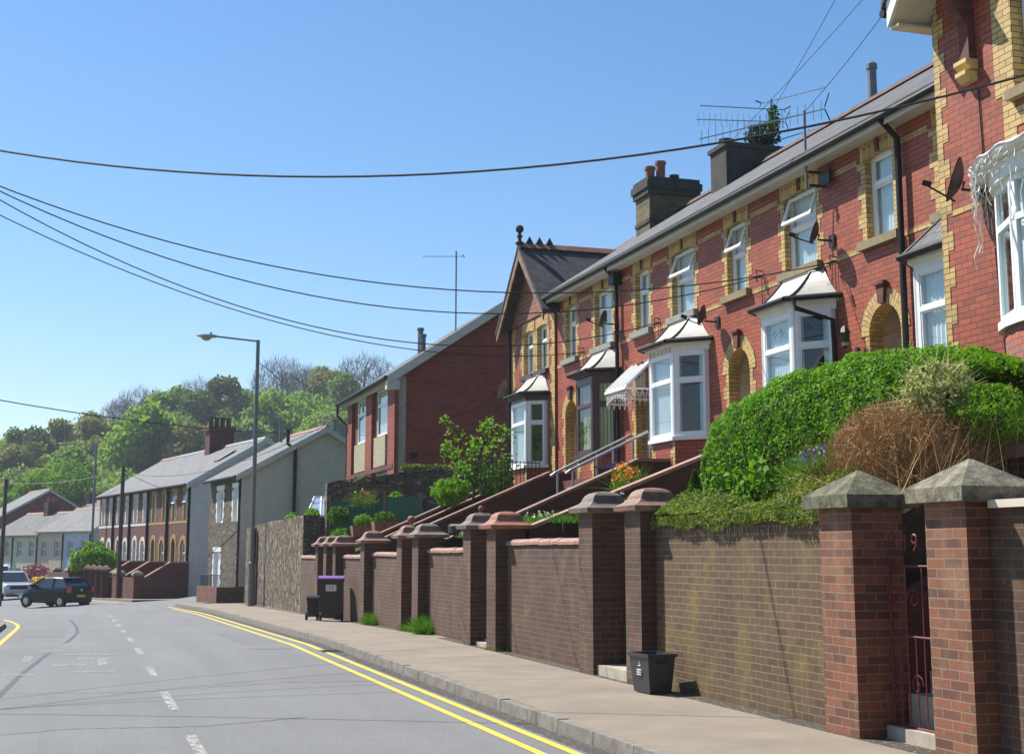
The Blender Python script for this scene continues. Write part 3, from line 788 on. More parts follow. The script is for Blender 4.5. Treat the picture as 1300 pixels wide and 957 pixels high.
for (a, b, zt, kind, lab, bm) in PILL:
    yc = (a + b) / 2; w = .5; x0 = 6.31; zf = footz(yc) - .05
    t = thing('gatepost', lab, 'gatepost', (x0 + w / 2, yc, zf), group='gateposts along the pavement')
    obj('shaft', MB().box(x0, x0 + w, a, b, zf, zt), bm, t)
    c = (x0 + w / 2, yc, zt)
    if kind == 'stone':
        m = MB().sqlathe([(w / 2 + .02, 0), (w / 2 + .10, .005), (w / 2 + .105, .115), (w / 2 + .085, .13), (.012, .34)], c, 1, (b - a) / w)
        o = obj('cap', m, 'mossy_sandstone_cap' if b > 10 else 'sandstone_cap', t)
    else:
        mt = {'orange': 'terracotta', 'brown': 'terracotta_weathered', 'dark': 'terracotta_grey', 'ball': 'terracotta_grey', 'grey': 'terracotta_grey', 'bigball': 'terracotta_weathered', 'wide': 'terracotta_weathered'}[kind]
        obj('cap', MB().sqlathe(cap_profile(w), c, 1, (b - a) / w), mt, t)
        if kind in ('ball', 'bigball'):
            r_ = .05 if kind == 'ball' else .085
            pr = [(.03, .28), (.03, .31)] + [(r_ * math.sin(q), .31 + r_ - r_ * math.cos(q)) for q in [R(20 + 20 * i) for i in range(8)]]
            obj('finial', MB().lathe(pr, c, 12), 'terracotta', t, smooth=True)
WALLS = [(-3, 8.71, 1.93, 'purple_brick', 'flat', 'dark brick front wall with pale flat coping at the right edge of the picture'),
 (10.84, 14.94, 1.93, 'mossy_brick', 'flat', 'long yellow stained brick wall with ivy hanging over its top'),
 (17.03, 20.83, 1.74, 'purple_brick', 'round', 'dark brick wall panel with pink coping between the wide gatepost and the orange capped one'),
 (22.76, 26.03, 1.62, 'purple_brick', 'round', 'dark brick wall panel with worn grey-pink coping, tyre showing above it'),
 (27.93, 31.32, 1.54, 'purple_brick', 'round', 'low brick wall panel left of the ball topped gatepost'),
 (31.78, 35.05, 1.47, 'purple_brick', 'round', 'low brick wall panel just right of the tall bin'),
 (38.22, 41.98, 1.44, 'purple_brick', 'round', 'farthest brick wall panel next to the rough stone wall')]
for (a, b, zt, bm, kind, lab) in WALLS:
    zf = footz(b) - .1
    t = thing('front_wall', lab, 'wall', (6.62, (a + b) / 2, zf), group='front garden walls')
    h = .09 if kind == 'round' else .06
    obj('brickwork', MB().box(6.5, 6.73, a + .001, b - .001, zf, zt - h), bm, t)
    if kind == 'flat':
        if a < 0: obj('coping', MB().box(6.44, 6.79, a, b - .09, zt - h + .001, zt), 'plaster', t)
        else: obj('coping', MB().box(6.46, 6.78, a + .12, b - .1, zt - h + .001, zt - .015), 'concrete', t)
    else:
        pr = [(6.47, zt - h + .001), (6.47, zt - .045), (6.50, zt - .012), (6.56, zt + .003), (6.67, zt + .003), (6.73, zt - .012), (6.76, zt - .045), (6.76, zt - h + .001)]
        m = MB(); y = a + .005
        while y < b - .02:
            y2 = min(y + .215, b - .004); dz = random.uniform(-.006, .006)
            m.prism([(q[0], q[1] + dz) for q in pr], 'y', y, y2 - .007); y = y2
        obj('coping', m, 'pink_coping', t)
# earth banks behind the wall
def bankz(X, k=0):
    P = [(6.735, 1.42 + k), (7.4, 1.80 + k), (8.6, 2.25 + k), (10.1, 2.75 + k * .5), (10.6, 2.95), (11.1, 3.0)]
    for (a, za), (b, zb) in zip(P[:-1], P[1:]):
        if X <= b: return za + (zb - za) * (max(X, a) - a) / (b - a)
    return 3.15
BANK = [(-4, 9.15, .15), (10.50, 15.28, .33), (16.72, 21.05, -.15), (22.52, 26.4, -.25), (27.6, 35.3, -.35), (38.0, 41.9, -.35)]
m = MB(); xs = [6.735, 7.4, 8.6, 10.1, 10.6, 11.1]
for (a, b, k) in BANK:
    for x0, x1 in zip(xs[:-1], xs[1:]): m.face([(x0, a, bankz(x0, k)), (x1, a, bankz(x1, k)), (x1, b, bankz(x1, k)), (x0, b, bankz(x0, k))])
    for y, rev in ((a, 0), (b, 1)):
        pts = [(6.735, y, -.6)] + [(11.1, y, -.6)] + [(x, y, bankz(x, k)) for x in xs[::-1]]
        m.face(pts if not rev else pts[::-1])
struct('garden_bank', m, 'earth')
struct('terrace_path', MB().box(10.62, 14.4, -3, 36, 2.2, 3.16), 'maroon_brick')
def steps(y0, y1, lab, ztop=2.9):
    t = thing('garden_steps', lab, 'steps', (6.8, (y0 + y1) / 2, -.2), group='steps rising behind the gates')
    m = MB(); n = 16; zf = footz(y0)
    prof = [(6.55, -.6)]
    for i in range(n):
        x = 6.55 + (3.55) * i / n; prof += [(x, zf + (ztop - zf) * (i + (.6 if i == 0 else 1)) / n), (x + 3.55 / n, zf + (ztop - zf) * (i + (.6 if i == 0 else 1)) / n)]
    prof.append((10.1, -.6)); m.prism(prof, 'y', y0 + .01, y1 - .01)
    obj('treads', m, 'concrete', t)
    for (a, b) in ((y0 - .23, y0), (y1, y1 + .23)):
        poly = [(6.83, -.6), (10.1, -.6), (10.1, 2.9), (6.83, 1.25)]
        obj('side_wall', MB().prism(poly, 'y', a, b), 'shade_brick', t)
steps(9.38, 10.27, 'dark stepped passage behind the red iron gate')
steps(15.51, 16.49, 'dark stepped passage behind the gate beside the open black bin')
steps(21.28, 22.29, 'dark stepped passage behind the narrow scroll gate')
steps(26.63, 27.37, 'dark gap with steps beside the ball topped gatepost')
steps(35.53, 36.4, 'dark gap between the nearest and middle of the three close pillars')
steps(36.9, 37.77, 'dark gap between the middle and farthest of the three close pillars')
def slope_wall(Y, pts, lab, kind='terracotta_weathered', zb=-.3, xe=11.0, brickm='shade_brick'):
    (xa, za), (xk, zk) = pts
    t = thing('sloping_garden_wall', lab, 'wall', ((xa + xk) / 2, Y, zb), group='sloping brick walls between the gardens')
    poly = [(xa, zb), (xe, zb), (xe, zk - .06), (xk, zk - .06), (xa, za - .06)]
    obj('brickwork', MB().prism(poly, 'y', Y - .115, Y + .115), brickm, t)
    cp = [(xa, za - .058), (xk, zk - .058), (xe, zk - .058), (xe, zk), (xk, zk), (xa, za)]
    obj('coping', MB().prism(cp, 'y', Y - .15, Y + .15), kind, t)
slope_wall(34.0, [(6.83, 1.85), (10.12, 3.27)], 'farthest long sloping brick wall, starting behind the single pillar')
slope_wall(33.6, [(6.83, 1.72), (10.0, 3.10)], 'inner lower wall just in front of the farthest long sloping wall')
slope_wall(26.4, [(6.83, 1.75), (7.7, 2.12)], 'short low sloping wall showing left of the knobbed gatepost', xe=7.75)
slope_wall(30.0, [(6.83, 1.87), (10.39, 3.40)], 'sloping brick wall rising to the porch corner of the gabled house')
slope_wall(23.8, [(6.95, 1.97), (10.0, 3.29)], 'long sloping brick wall below the white lace canopy')
slope_wall(20.98, [(6.88, 1.95), (10.35, 3.30)], 'sloping brick wall with pale coping running up to the big green hedge', 'pink_coping')
# stone covered stair wall behind the near gate, upper brick wall at the right
t = thing('upper_garden_wall', 'upper brick wall with upright brick coping, behind the pale pyramid cap at the right edge', 'wall', (8.1, 8.5, 1.6))
obj('brickwork', MB().box(8.0, 8.23, 6, 10.95, 1.5, 2.38), 'purple_brick', t)
obj('coping', MB().box(7.97, 8.26, 6, 10.98, 2.381, 2.50), 'soldier_coping', t)

def gate(y0, y1, x, h, zf, mat, lab, scroll=True, bars=7, name='garden_gate'):
    t = thing(name, lab, 'gate', (x, (y0 + y1) / 2, zf)); m = MB(); r_ = .011
    for y in (y0 + .04, y1 - .04): m.tube([(x, y, zf + .06), (x, y, zf + h)], .016, 6)
    for z in (zf + .12, zf + h * .55, zf + h - .12): m.tube([(x, y0 + .04, z), (x, y1 - .04, z)], r_, 6)
    obj('frame', m, mat, t); m = MB()
    for i in range(bars):
        y = y0 + .04 + (y1 - y0 - .08) * (i + 1) / (bars + 1); m.tube([(x, y, zf + .12), (x, y, zf + (h - .12 if i % 2 else h * .55))], .007, 5)
    obj('bars', m, mat, t)
    if scroll:
        m = MB(); L = (y1 - y0) / 4
        for k in range(4):
            yc = y0 + L * (k + .5)
            for z0_, s in ((zf + h * .75, 1), (zf + h * .30, -1)):
                pts = [(x, yc + s * L * .38 * (1 - i / 16) * math.cos(i * .62), z0_ + L * .38 * (1 - i / 16) * math.sin(i * .62)) for i in range(15)]
                m.tube(pts, .006, 5)
        obj('scrollwork', m, mat, t)
    return t
g1 = gate(9.25, 10.28, 6.62, 1.55, 0, 'red_iron', 'dark red wrought iron gate between the two pyramid capped gateposts')
m = MB()   # house number wrought in the top panel: 19
cx, cz = 9.86, 1.62
obj('numeral', MB().tube([(6.6, 9.95, cz - .06), (6.6, 9.95, cz + .07), (6.6, 9.985, cz + .045)], .009, 5), 'red_iron', g1)
m.tube([(6.6, 9.82 + .035 * math.cos(q), cz + .035 + .035 * math.sin(q)) for q in [i * .52 for i in range(13)]], .009, 5)
m.tube([(6.6, 9.785, cz + .035), (6.6, 9.79, cz - .02), (6.6, 9.83, cz - .06)], .009, 5)
obj('numeral', m, 'red_iron', g1)
obj('top_scroll', MB().tube([(6.6, 10.2, 1.5), (6.6, 10.2, 1.66), (6.6, 10.15, 1.72), (6.6, 10.1, 1.68), (6.6, 10.13, 1.64)], .009, 5), 'red_iron', g1)
gate(15.44, 16.51, 6.72, 1.45, .12, 'dark_iron', 'black bar gate standing in the dark opening beside the open black bin', scroll=False, bars=9)
gate(21.35, 22.27, 6.70, 1.05, .05, 'dark_iron', 'narrow black gate with scroll ironwork between the orange capped and knobbed gateposts', bars=5)
obj_ = tag(obj('threshold_step', MB().box(6.36, 6.86, 15.43, 16.52, -.1, .13), 'concrete', origin=(6.6, 16, 0)), 'worn stone step at the gate beside the open black bin', 'step')
obj_ = tag(obj('threshold_step', MB().box(6.4, 6.86, 21.34, 22.28, -.1, .07), 'concrete', origin=(6.6, 21.8, 0)), 'stone step under the narrow scroll gate', 'step')

# ------------------------------------------------------------------ the brick terrace on the right
FX = 11.1; ZF = 3.16; ZE = 7.66; RX, RZ = 14.4, 10.25
def terrace_house(y0, y1, yb, ys, lab, bayk, door=True, openb=False, opens=False, sill='brown_stone_sill', doormat='door_grey', lead=False):
    t = thing('terraced_house', lab, 'house', (FX, (y0 + y1) / 2, ZF), group='red and yellow brick terraced houses')
    hb = (yb - .52, yb + .52, 6.15, 7.46) if yb else None; hs = (ys - .365, ys + .365, 6.15, 7.46) if ys else None
    hd = (ys - .41, ys + .41, ZF, 5.15) if door and ys else None
    holes = [h for h in (hb, hs, hd) if h]
    if yb: holes.append((yb - .80, yb + .80, 3.75, 5.30))
    w = wall_holes(MB(), FX, y0, y1, 2.5, ZE, holes)
    wl = obj('wall', w, 'red_brick', t)
    obj('back_wall', MB().face([(18, y0, 0), (18, y1, 0), (18, y1, ZE), (18, y0, ZE)]).face([(FX + 1.6, y0, 2), (FX + 1.6, y1, 2), (FX + 1.6, y1, ZE), (FX + 1.6, y0, ZE)][::-1]).face([(FX, y0 + .01, 5.6), (FX + 1.6, y0 + .01, 5.6), (FX + 1.6, y1 - .01, 5.6), (FX, y1 - .01, 5.6)]), 'interior_dark', t)
    for h in (hb, hs):
        if h:
            tr = MB()
            reveal(tr, FX, h, .12)
            quoin(tr, FX, h[0], -1, 6.15, 7.38, ph=0); quoin(tr, FX, h[1], 1, 6.15, 7.38, ph=0)
            soldier_head(tr, FX, (h[0] + h[1]) / 2, h[1] - h[0], 7.655, 7.385, .07, .115)
            obj('window_surround', tr, 'yellow_brick', t)
    if hd:
        tr = MB()
        reveal(tr, FX, (hd[0], hd[1], ZF, 4.725), .22, False)
        quoin(tr, FX, hd[0], -1, ZF, 4.72, proud=.007); quoin(tr, FX, hd[1], 1, ZF, 4.72, proud=.007)
        arch_ring(tr, FX, ys, 4.725, .41, .64, .22)
        obj('door_arch', tr, 'yellow_brick', t)
        pm = MB(); X0, X1 = FX + .221, FX + 1.25; a_, b_ = hd[0] - .02, hd[1] + .02
        pm.face([(X0, b_, ZF), (X0, b_, 5.3), (X1, b_, 5.3), (X1, b_, ZF)]); pm.face([(X0, a_, ZF), (X1, a_, ZF), (X1, a_, 5.3), (X0, a_, 5.3)])
        pm.face([(X0, a_, 5.3), (X1, a_, 5.3), (X1, b_, 5.3), (X0, b_, 5.3)]); pm.face([(X1, b_, ZF), (X1, a_, ZF), (X1, a_, 5.3), (X1, b_, 5.3)])
        obj('porch_lining', pm, 'plaster', t)
    segs = [y0]
    for h in sorted([h for h in (hb, hs) if h]): segs += [h[0] - .22, h[1] + .22]
    segs.append(y1)
    for a, b in zip(segs[::2], segs[1::2]):
        if b - a < .03: continue
        for z_ in (6.02, 7.39): obj('string_course', MB().box(FX - .007, FX - .001, a, b, z_, z_ + .075), 'yellow_brick', t)
    for h in (hb, hs):
        if h: yc = (h[0] + h[1]) / 2; obj('keystone', MB().box(FX - .03, FX - .0095, yc - .045, yc + .045, 7.45, 7.655), 'maroon_brick', t)
    if hd: ks = MB(); ks.prism([(ys - .07, 5.15), (ys + .07, 5.15), (ys + .10, 5.42), (ys - .10, 5.42)], 'x', FX - .07, FX - .013); ks.box(FX - .10, FX - .013, ys - .13, ys + .13, 5.421, 5.47); obj('keystone', ks, 'maroon_brick', t)
    for h, s in ((hb, .14), (hs, .16)):
        if h: obj('window_sill', MB().box(FX - .10, FX + .10, h[0] - s, h[1] + s, 6.02, 6.148), sill, t)
    if hb: window(t, FX, yb, 1.04, 6.152, 7.455, opened=openb, lead=lead)
    if hs: window(t, FX, ys, .73, 6.152, 7.455, opened=opens, lead=lead and opens)
    if hd:
        d = MB().box(FX + 1.18, FX + 1.22, ys - .405, ys + .405, ZF, 5.14)
        D = obj('door', d, doormat, t)
        obj('glazed_panel', MB().box(FX + 1.165, FX + 1.179, ys - .22, ys + .22, 4.0, 4.75), 'far_glass', D)
        obj('handle', MB().tube([(FX + 1.14, ys - .3, 4.1), (FX + 1.14, ys - .2, 4.1)], .012, 6), 'steel_rail', D)
    bayk and bay(t, FX, yb, ZF, 3.62, 5.30, **bayk)
    # eaves and roof
    fs = MB().box(FX - .30, FX - .002, y0, y1, 7.662, 7.69).box(FX - .325, FX - .301, y0, y1, 7.63, 7.77)
    obj('fascia', fs, 'fascia_grey', t)
    obj('gutter', MB().tube([(FX - .375, y0, 7.745), (FX - .375, y1, 7.745)], .05, 8), 'black_plastic', t)
    r = MB(); sloping_roof(r, FX - .40, 7.82, RX, RZ, y0, y1, .05); sloping_roof(r, 18.1, 7.98, RX, RZ, y0, y1, .05)
    rf = obj('roof', r, 'slate_roof', t)
    rt = MB(); y = y0
    while y < y1 - .05:
        y2 = min(y + .45, y1); rt.prism([(RX - .16, RZ - .06), (RX, RZ + .10), (RX + .16, RZ - .06)], 'y', y + .008, y2 - .008); y = y2
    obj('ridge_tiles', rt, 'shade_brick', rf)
    return t
H5 = terrace_house(13.9, 18.2, 15.0, 17.0, 'brick terraced house behind the hedge, arched doorway with lantern and slate roofed bay', dict(roofm='slate_roof', slate_r=True, hw=.92, cornice='white_paint', roof_hw=.3, zroof=6.1), doormat='plaster')
H4 = terrace_house(18.2, 22.75, 19.35, 21.65, 'brick terraced house with leaded diamond panes and two open top lights, pale bay roof', dict(lead=True, hw=1.0, fw=.50, p=.46, curtain='net_curtain'), openb=True, opens=True, lead=True, doormat='plaster')
H3 = terrace_house(22.75, 27.15, 23.95, 26.0, 'brick terraced house with white bay and white lace canopy over its door', dict(hw=1.08, fw=.55, p=.48, brackets=True), openb=True, sill='grey_stone_sill', doormat='white_upvc')
H2 = terrace_house(27.15, 31.42, 28.25, 30.4, 'brick terraced house with dark brown bay window and cream vertical blinds', dict(frame='brown_frame', cornice='brown_frame', curtain='cream_blind', blinds=True, hw=.85, fw=.5), sill='grey_stone_sill')

# gabled end house
t = thing('gabled_house', 'end terrace house with brown shingled gable and ball finial, yellow quoins', 'house', (FX, 33.2, ZF))
H1 = t; y0, y1 = 31.43, 34.95
holes = [(31.96 + .06, 32.80, 6.12, 7.30), (33.12, 33.92, 6.12, 7.30), (32.1, 33.7, 3.75, 5.3)]
obj('wall', wall_holes(MB(), FX - .05, y0, y1, 2.5, 7.55, holes).face([(FX - .05, y0, 2.5), (FX - .002, y0, 2.5), (FX - .002, y0, 7.55), (FX - .05, y0, 7.55)]), 'red_brick', t)
obj('far_wall', MB().face([(FX - .05, y1, 2.5), (17.5, y1, 2.5), (17.5, y1, 7.8), (FX - .05, y1, 7.8)]), 'red_brick', t)
obj('inner_wall', MB().face([(FX + 1.5, y0, 2), (FX + 1.5, y1, 2), (FX + 1.5, y1, 7.6), (FX + 1.5, y0, 7.6)]), 'interior_dark', t)
fx = FX - .05
for h, wa, wb in ((holes[0], .2, .158), (holes[1], .158, .26)):
    q = MB(); reveal(q, fx, h, .12); soldier_head(q, fx, (h[0] + h[1]) / 2, h[1] - h[0], 7.53, 7.22, .07, .115, .08)
    quoin(q, fx, h[0], -1, 6.12, 7.2, min(.14, wa), wa); quoin(q, fx, h[1], 1, 6.12, 7.2, min(.14, wb), wb)
    obj('window_surround', q, 'yellow_brick', t)
    obj('window_sill', MB().box(fx - .09, fx + .1, h[0] - .1, h[1] + .1, 6.0, 6.118), 'brown_frame', t)
for ye_, sg_ in ((y0, 1), (y1, -1)): obj('corner_quoins', quoin(MB(), fx, ye_, sg_, 3.0, 7.53, .22, .34, proud=.008), 'yellow_brick', t)
for h in holes[:2]: window(t, fx, (h[0] + h[1]) / 2, h[1] - h[0], 6.122, 7.29)
bay(t, fx, 32.9, ZF, 3.62, 5.30, hw=.9, fw=.58, p=.45, cornice='brown_frame')
GC, GZ, GH = 33.15, 9.42, 1.95
obj('gable_cladding', MB().prism([(GC - GH + .2, 7.56), (GC + GH - .2, 7.56), (GC, 9.30)], 'x', fx - .04, fx + .1), 'brown_shingle', t)
vb = MB()
for s in (-1, 1):
    a, b = (GC + s * (GH + .02), 7.42), (GC, 9.42)
    poly = [a, b, (b[0], b[1] - .30), (a[0] - s * .0, a[1] - .22)]
    vb.prism(poly, 'x', fx - .40, fx - .36)
obj('bargeboard', vb, 'terracotta_weathered', t)
sf = MB(); rf = MB()
for s in (-1, 1):
    pts = [(GC + s * (GH + .08), 7.46), (GC, 9.50), (GC, 9.43), (GC + s * (GH + .02), 7.40)]
    rf.prism(pts, 'x', fx - .42, 14.6)
R1 = obj('roof', rf, 'tile_roof', t)
rt = MB(); x = fx - .42
while x < 14.3:
    rt.prism([(GC - .15, 9.42), (GC, 9.58), (GC + .15, 9.42)], 'x', x + .008, x + .44); x += .45
obj('ridge_tiles', rt, 'terracotta', R1)
fin = MB().lathe([(.10, 0), (.12, .05), (.05, .10), (.045, .18), (.09, .22), (.05, .26), (.04, .32)] + [(.11 * math.sin(R(20 * i)), .42 - .11 * math.cos(R(20 * i))) for i in range(1, 9)], (fx - .36, GC, 9.52), 12)
obj('finial', fin, 'sooty_render', R1, smooth=True)
cr = MB()
for i in range(3): cr.prism([(fx - .2 + i * .28, 9.56), (fx + .02 + i * .28, 9.56), (fx - .09 + i * .28, 9.76)], 'y', GC - .025, GC + .025)
obj('ridge_crest', cr, 'sooty_render', R1)
gt = MB(); gt.tube([(fx - .02, 31.52, 7.4), (fx - .02, 31.52, 3.2)], .0, 6) if False else None
obj('downpipe', MB().tube([(fx - .06, 34.98, 7.5), (fx - .06, 34.98, 3.2)], .045, 8), 'black_plastic', t)
# rear main roof carries on behind the gable
r = MB(); sloping_roof(r, 12.9, 9.20, RX, RZ, 31.42, 34.9, .05); sloping_roof(r, 18.1, 7.98, RX, RZ, 31.42, 34.9, .05); obj('rear_roof', r, 'slate_roof', t)

# downpipes and pipework belong to their houses
obj('downpipe', MB().tube([(FX - .35, 16.36, 7.70), (FX - .09, 16.36, 7.45), (FX - .09, 16.36, 3.2)], .047, 8), 'black_plastic', H5)
obj('downpipe', MB().tube([(FX - .35, 27.22, 7.70), (FX - .09, 27.22, 7.45), (FX - .09, 27.22, 3.2)], .047, 8), 'black_plastic', H3)
obj('hopper_head', MB().box(FX - .22, FX - .012, 27.08, 27.36, 7.35, 7.6), 'black_plastic', H3)
obj('waste_pipe', MB().tube([(FX - .62, 18.55, 5.46), (FX - .62, 18.50, 5.3), (FX - .12, 18.24, 5.1), (FX - .08, 18.24, 3.2)], .04, 8), 'black_plastic', H4)

# chimneys
def chimney(name, house, x0, x1, y0, y1, z0, z1, mat, pots, bands=True):
    c = obj('chimney', MB().box(x0, x1, y0, y1, z0, z1 - .45), mat, house)
    m = MB().box(x0 - .06, x1 + .06, y0 - .06, y1 + .06, z1 - .449, z1 - .30).box(x0 - .10, x1 + .10, y0 - .10, y1 + .10, z1 - .299, z1 - .12).box(x0 - .05, x1 + .05, y0 - .05, y1 + .05, z1 - .119, z1)
    if bands: m.box(x0 - .03, x1 + .03, y0 - .03, y1 + .03, z0 + (z1 - z0) * .42, z0 + (z1 - z0) * .42 + .09)
    obj('chimney_cap', m, 'sooty_render', c)
    for (px, py, r_, h, mt) in pots:
        obj('chimney_pot', MB().lathe([(r_ * .85, 0), (r_, .04), (r_ * .82, .08), (r_ * .82, h - .1), (r_, h - .08), (r_, h), (r_ * .7, h)], (px, py, z1), 12), mt, c, smooth=False)
    return c
chimney('c', H2, 13.5, 14.85, 31.05, 31.95, 9.0, 11.05, 'chimney_brick', [(13.72, 31.5, .15, .38, 'terracotta'), (14.02, 31.5, .15, .55, 'terracotta'), (14.38, 31.45, .13, .2, 'sooty_render')])
c2 = obj('chimney', MB().box(13.55, 15.2, 26.8, 27.6, 8.9, 10.62), 'sooty_render', H3)
obj('chimney_cap', MB().box(13.5, 15.25, 26.75, 27.65, 10.621, 10.72).lathe([(.17, .1), (.17, .28)], (13.75, 27.2, 10.62), 8), 'sooty_render', c2)
tag(obj('flue_pipe', MB().lathe([(.09, -.5), (.09, .55), (.11, .56), (.11, .66), (.06, .7)], (14.5, 22.3, 10.4), 12), 'galvanised', origin=(14.5, 22.3, 9.9)), 'grey metal flue pipe standing above the slate ridge near the tall brick house', 'flue')

# ------------------------------------------------------------------ near brick house with gable (right edge)
NX = 9.9
t = thing('corner_house', 'tall brick house with yellow quoins and curved white bay at the right edge', 'house', (NX, 11, 2.5)); HN = t
y1, y0 = 13.85, 8.2
hup = (11.0, 12.36, 6.72, 9.0)
obj('wall', wall_holes(MB(), NX, y0, y1, 1.8, 8.35, [(hup[0], hup[1], 6.72, 8.35), (10.4, 12.1, 4.0, 5.6)]), 'red_brick', t)
obj('side_wall', MB().face([(NX, y1, 1.8), (17, y1, 1.8), (17, y1, 8.2), (NX, y1, 8.2)]), 'red_brick', t)
obj('gable_wall', MB().prism([(13.85, 8.351), (8.25, 8.351), (11.05, 11.4)], 'x', NX + .14, NX + .3).box(NX + .002, NX + .139, 12.36, 13.84, 8.351, 8.8), 'red_brick', t)
obj('inner_wall', MB().face([(NX + 1.5, y0, 2), (NX + 1.5, y1 - .02, 2), (NX + 1.5, y1 - .02, 9.6), (NX + 1.5, y0, 9.6)]), 'interior_dark', t)
obj('corner_quoins', quoin(MB(), NX, y1, -1, 2.0, 8.3, .115, .225, ph=1), 'yellow_brick', t)
q = MB(); reveal(q, NX, hup, .16, True)
for k in range(12):
    z = 6.72 + k * .225; z2 = min(z + .225, 8.34)
    if z > 8.3: break
    w_ = .34 if k % 2 == 0 else .34
    q.box(NX - .008, NX - .001, 12.36, 12.36 + w_, z, z2)
q.box(NX - .0075, NX - .001, 12.36, 12.36 + .22, 6.0, 6.719); q.box(NX - .0085, NX - .001, 12.1, 12.359, 6.30, 6.52)
obj('window_surround', q, 'yellow_brick', t)
obj('string_course', MB().box(NX - .006, NX - .001, 12.6, 13.63, 5.55, 5.625), 'yellow_brick', t)
obj('window_sill', MB().box(NX - .11, NX + .15, 10.9, 12.42, 6.60, 6.718), 'brown_stone_sill', t)
window(t, NX, 11.68, 1.34, 6.722, 8.9, dep=.15, split=.7)
# corbel pilaster
m = MB().box(NX - .10, NX - .001, 13.02, 13.20, 7.32, 8.1).prism([(NX - .10, 7.75), (NX - .5, 8.3), (NX - .10, 8.4)], 'y', 13.04, 13.18)
obj('timber_bracket', m, 'maroon_brick', t)
m = MB()
for z in (7.06, 7.20): m.prism([(NX - .001, z), (NX - .001, z + .12), (NX - .17, z + .12), (NX - .17, z + .07), (NX - .10, z)], 'y', 12.99 + (z < 7.1) * .02, 13.23 - (z < 7.1) * .02)
obj('corbel', m, 'yellow_stone', t)
# eaves box, bargeboard and roof of the gable
ey, ez, ex = 14.0, 8.02, NX - .55
ap = (11.05, 11.62)
sl = (ap[1] - ez) / (ey - ap[0])
m = MB()
for s in (1, -1):
    ys_ = ap[0] + s * (ey - ap[0])
    m.prism([(ys_, ez), (ys_, ez + .32), (ap[0], ap[1] + .32), (ap[0], ap[1])], 'x', ex, ex + .045)
obj('bargeboard', m, 'white_paint', t)
m = MB()
for s in (1, -1):
    ys_ = ap[0] + s * (ey - ap[0])
    m.prism([(ys_ - s * .02, ez + .02), (ys_ - s * .02, ez + .05), (ap[0], ap[1] + .05), (ap[0], ap[1] + .02)], 'x', ex + .046, NX + .3)
m.box(ex + .05, NX + .3, 13.83, 14.0, ez - .02, ez + .015)
obj('soffit', m, 'cream_paint', t)
m = MB()
for s in (1, -1):
    ys_ = ap[0] + s * (ey + .06 - ap[0])
    m.prism([(ys_, ez + .27), (ap[0], ap[1] + .33), (ap[0], ap[1] + .42), (ys_, ez + .36)], 'x', ex - .04, 16)
obj('roof', m, 'slate_roof', t)
obj('gutter', MB().tube([(ex - .02, ey + .07, ez + .22), (16, ey + .07, ez + .22)], .06, 8), 'black_plastic', t)
# curved bay
bc, br = (NX + .05, 11.28), 1.22
def arc(r, n=10, a0=90, a1=270): return [(bc[0] + r * .62 * math.cos(R(a0 + (a1 - a0) * i / n)) , bc[1] + r * math.sin(R(a0 + (a1 - a0) * i / n))) for i in range(n + 1)]
zb_, zs_, zt_ = 1.9, 3.90, 5.48
m = MB(); A_ = arc(br, 16); u = 0
for p, q_ in zip(A_[:-1], A_[1:]):
    L = math.hypot(p[0] - q_[0], p[1] - q_[1])
    m.face([(p[0], p[1], zb_), (q_[0], q_[1], zb_), (q_[0], q_[1], zs_), (p[0], p[1], zs_)], [(u, zb_), (u + L, zb_), (u + L, zs_), (u, zs_)]); u += L
BB = obj('bay_window', m, 'mixed_orange_brick', t); BB['label'] = 'curved bay on a rounded orange brick base'
obj('sill', MB().prism(arc(br + .09, 12), 'z', zs_, zs_ + .09), 'white_upvc', BB)
fr = MB(); A5 = arc(br, 5)
for i, (p, q_) in enumerate(zip(A5[:-1], A5[1:])):
    a, b = Vector((p[0], p[1], 0)), Vector((q_[0], q_[1], 0)); d = b - a; L = d.length; d.normalize(); nr = Vector((d.y, -d.x, 0))
    if nr.x > 0 and abs(nr.x) > .2: nr = -nr
    def bx(mb, u0, u1, z0, z1, t0, t1):
        P = lambda u_, t_, z: tuple(a + d * u_ + nr * t_ + Vector((0, 0, z)))
        mb.hexa([P(u0, t1, z0), P(u0, t0, z0), P(u1, t0, z0), P(u1, t1, z0), P(u0, t1, z1), P(u0, t0, z1), P(u1, t0, z1), P(u1, t1, z1)])
    z0, z1, zm = zs_ + .092, zt_, zs_ + 1.12
    for (u0, u1, c, e) in ((0, .07, z0, z1), (L - .07, L, z0, z1), (.07, L - .07, z0, z0 + .07), (.07, L - .07, z1 - .07, z1), (.07, L - .07, zm - .035, zm + .035)): bx(fr, u0, u1, c, e, -.03, .035)
    for (c, e) in ((z0 + .07, zm - .035), (zm + .035, z1 - .07)):
        pm = MB(); bx(pm, .07, L - .07, c, e, -.004, .004); obj('pane', pm, 'window_glass', BB)
obj('window_frame', fr, 'white_upvc', BB)
obj('net_curtain', (lambda mm: [mm.face([(p[0], p[1], zs_ + .1), (q_[0], q_[1], zs_ + .1), (q_[0], q_[1], zt_), (p[0], p[1], zt_)]) for p, q_ in zip(arc(br - .18, 30)[:-1], arc(br - .18, 30)[1:])] and mm)(MB()), 'net_curtain', BB)
obj('cornice', MB().prism(arc(br + .10, 14), 'z', zt_, zt_ + .20).prism(arc(br + .24, 14), 'z', zt_ + .201, zt_ + .26), 'white_paint', BB)
m = MB(); lo, hi = arc(br + .22, 14), arc(br * .55, 14)
for k in range(14): m.face([(*lo[k], zt_ + .262), (*lo[k + 1], zt_ + .262), (hi[k + 1][0] + .1, hi[k + 1][1], zt_ + .62), (hi[k][0] + .1, hi[k][1], zt_ + .62)])
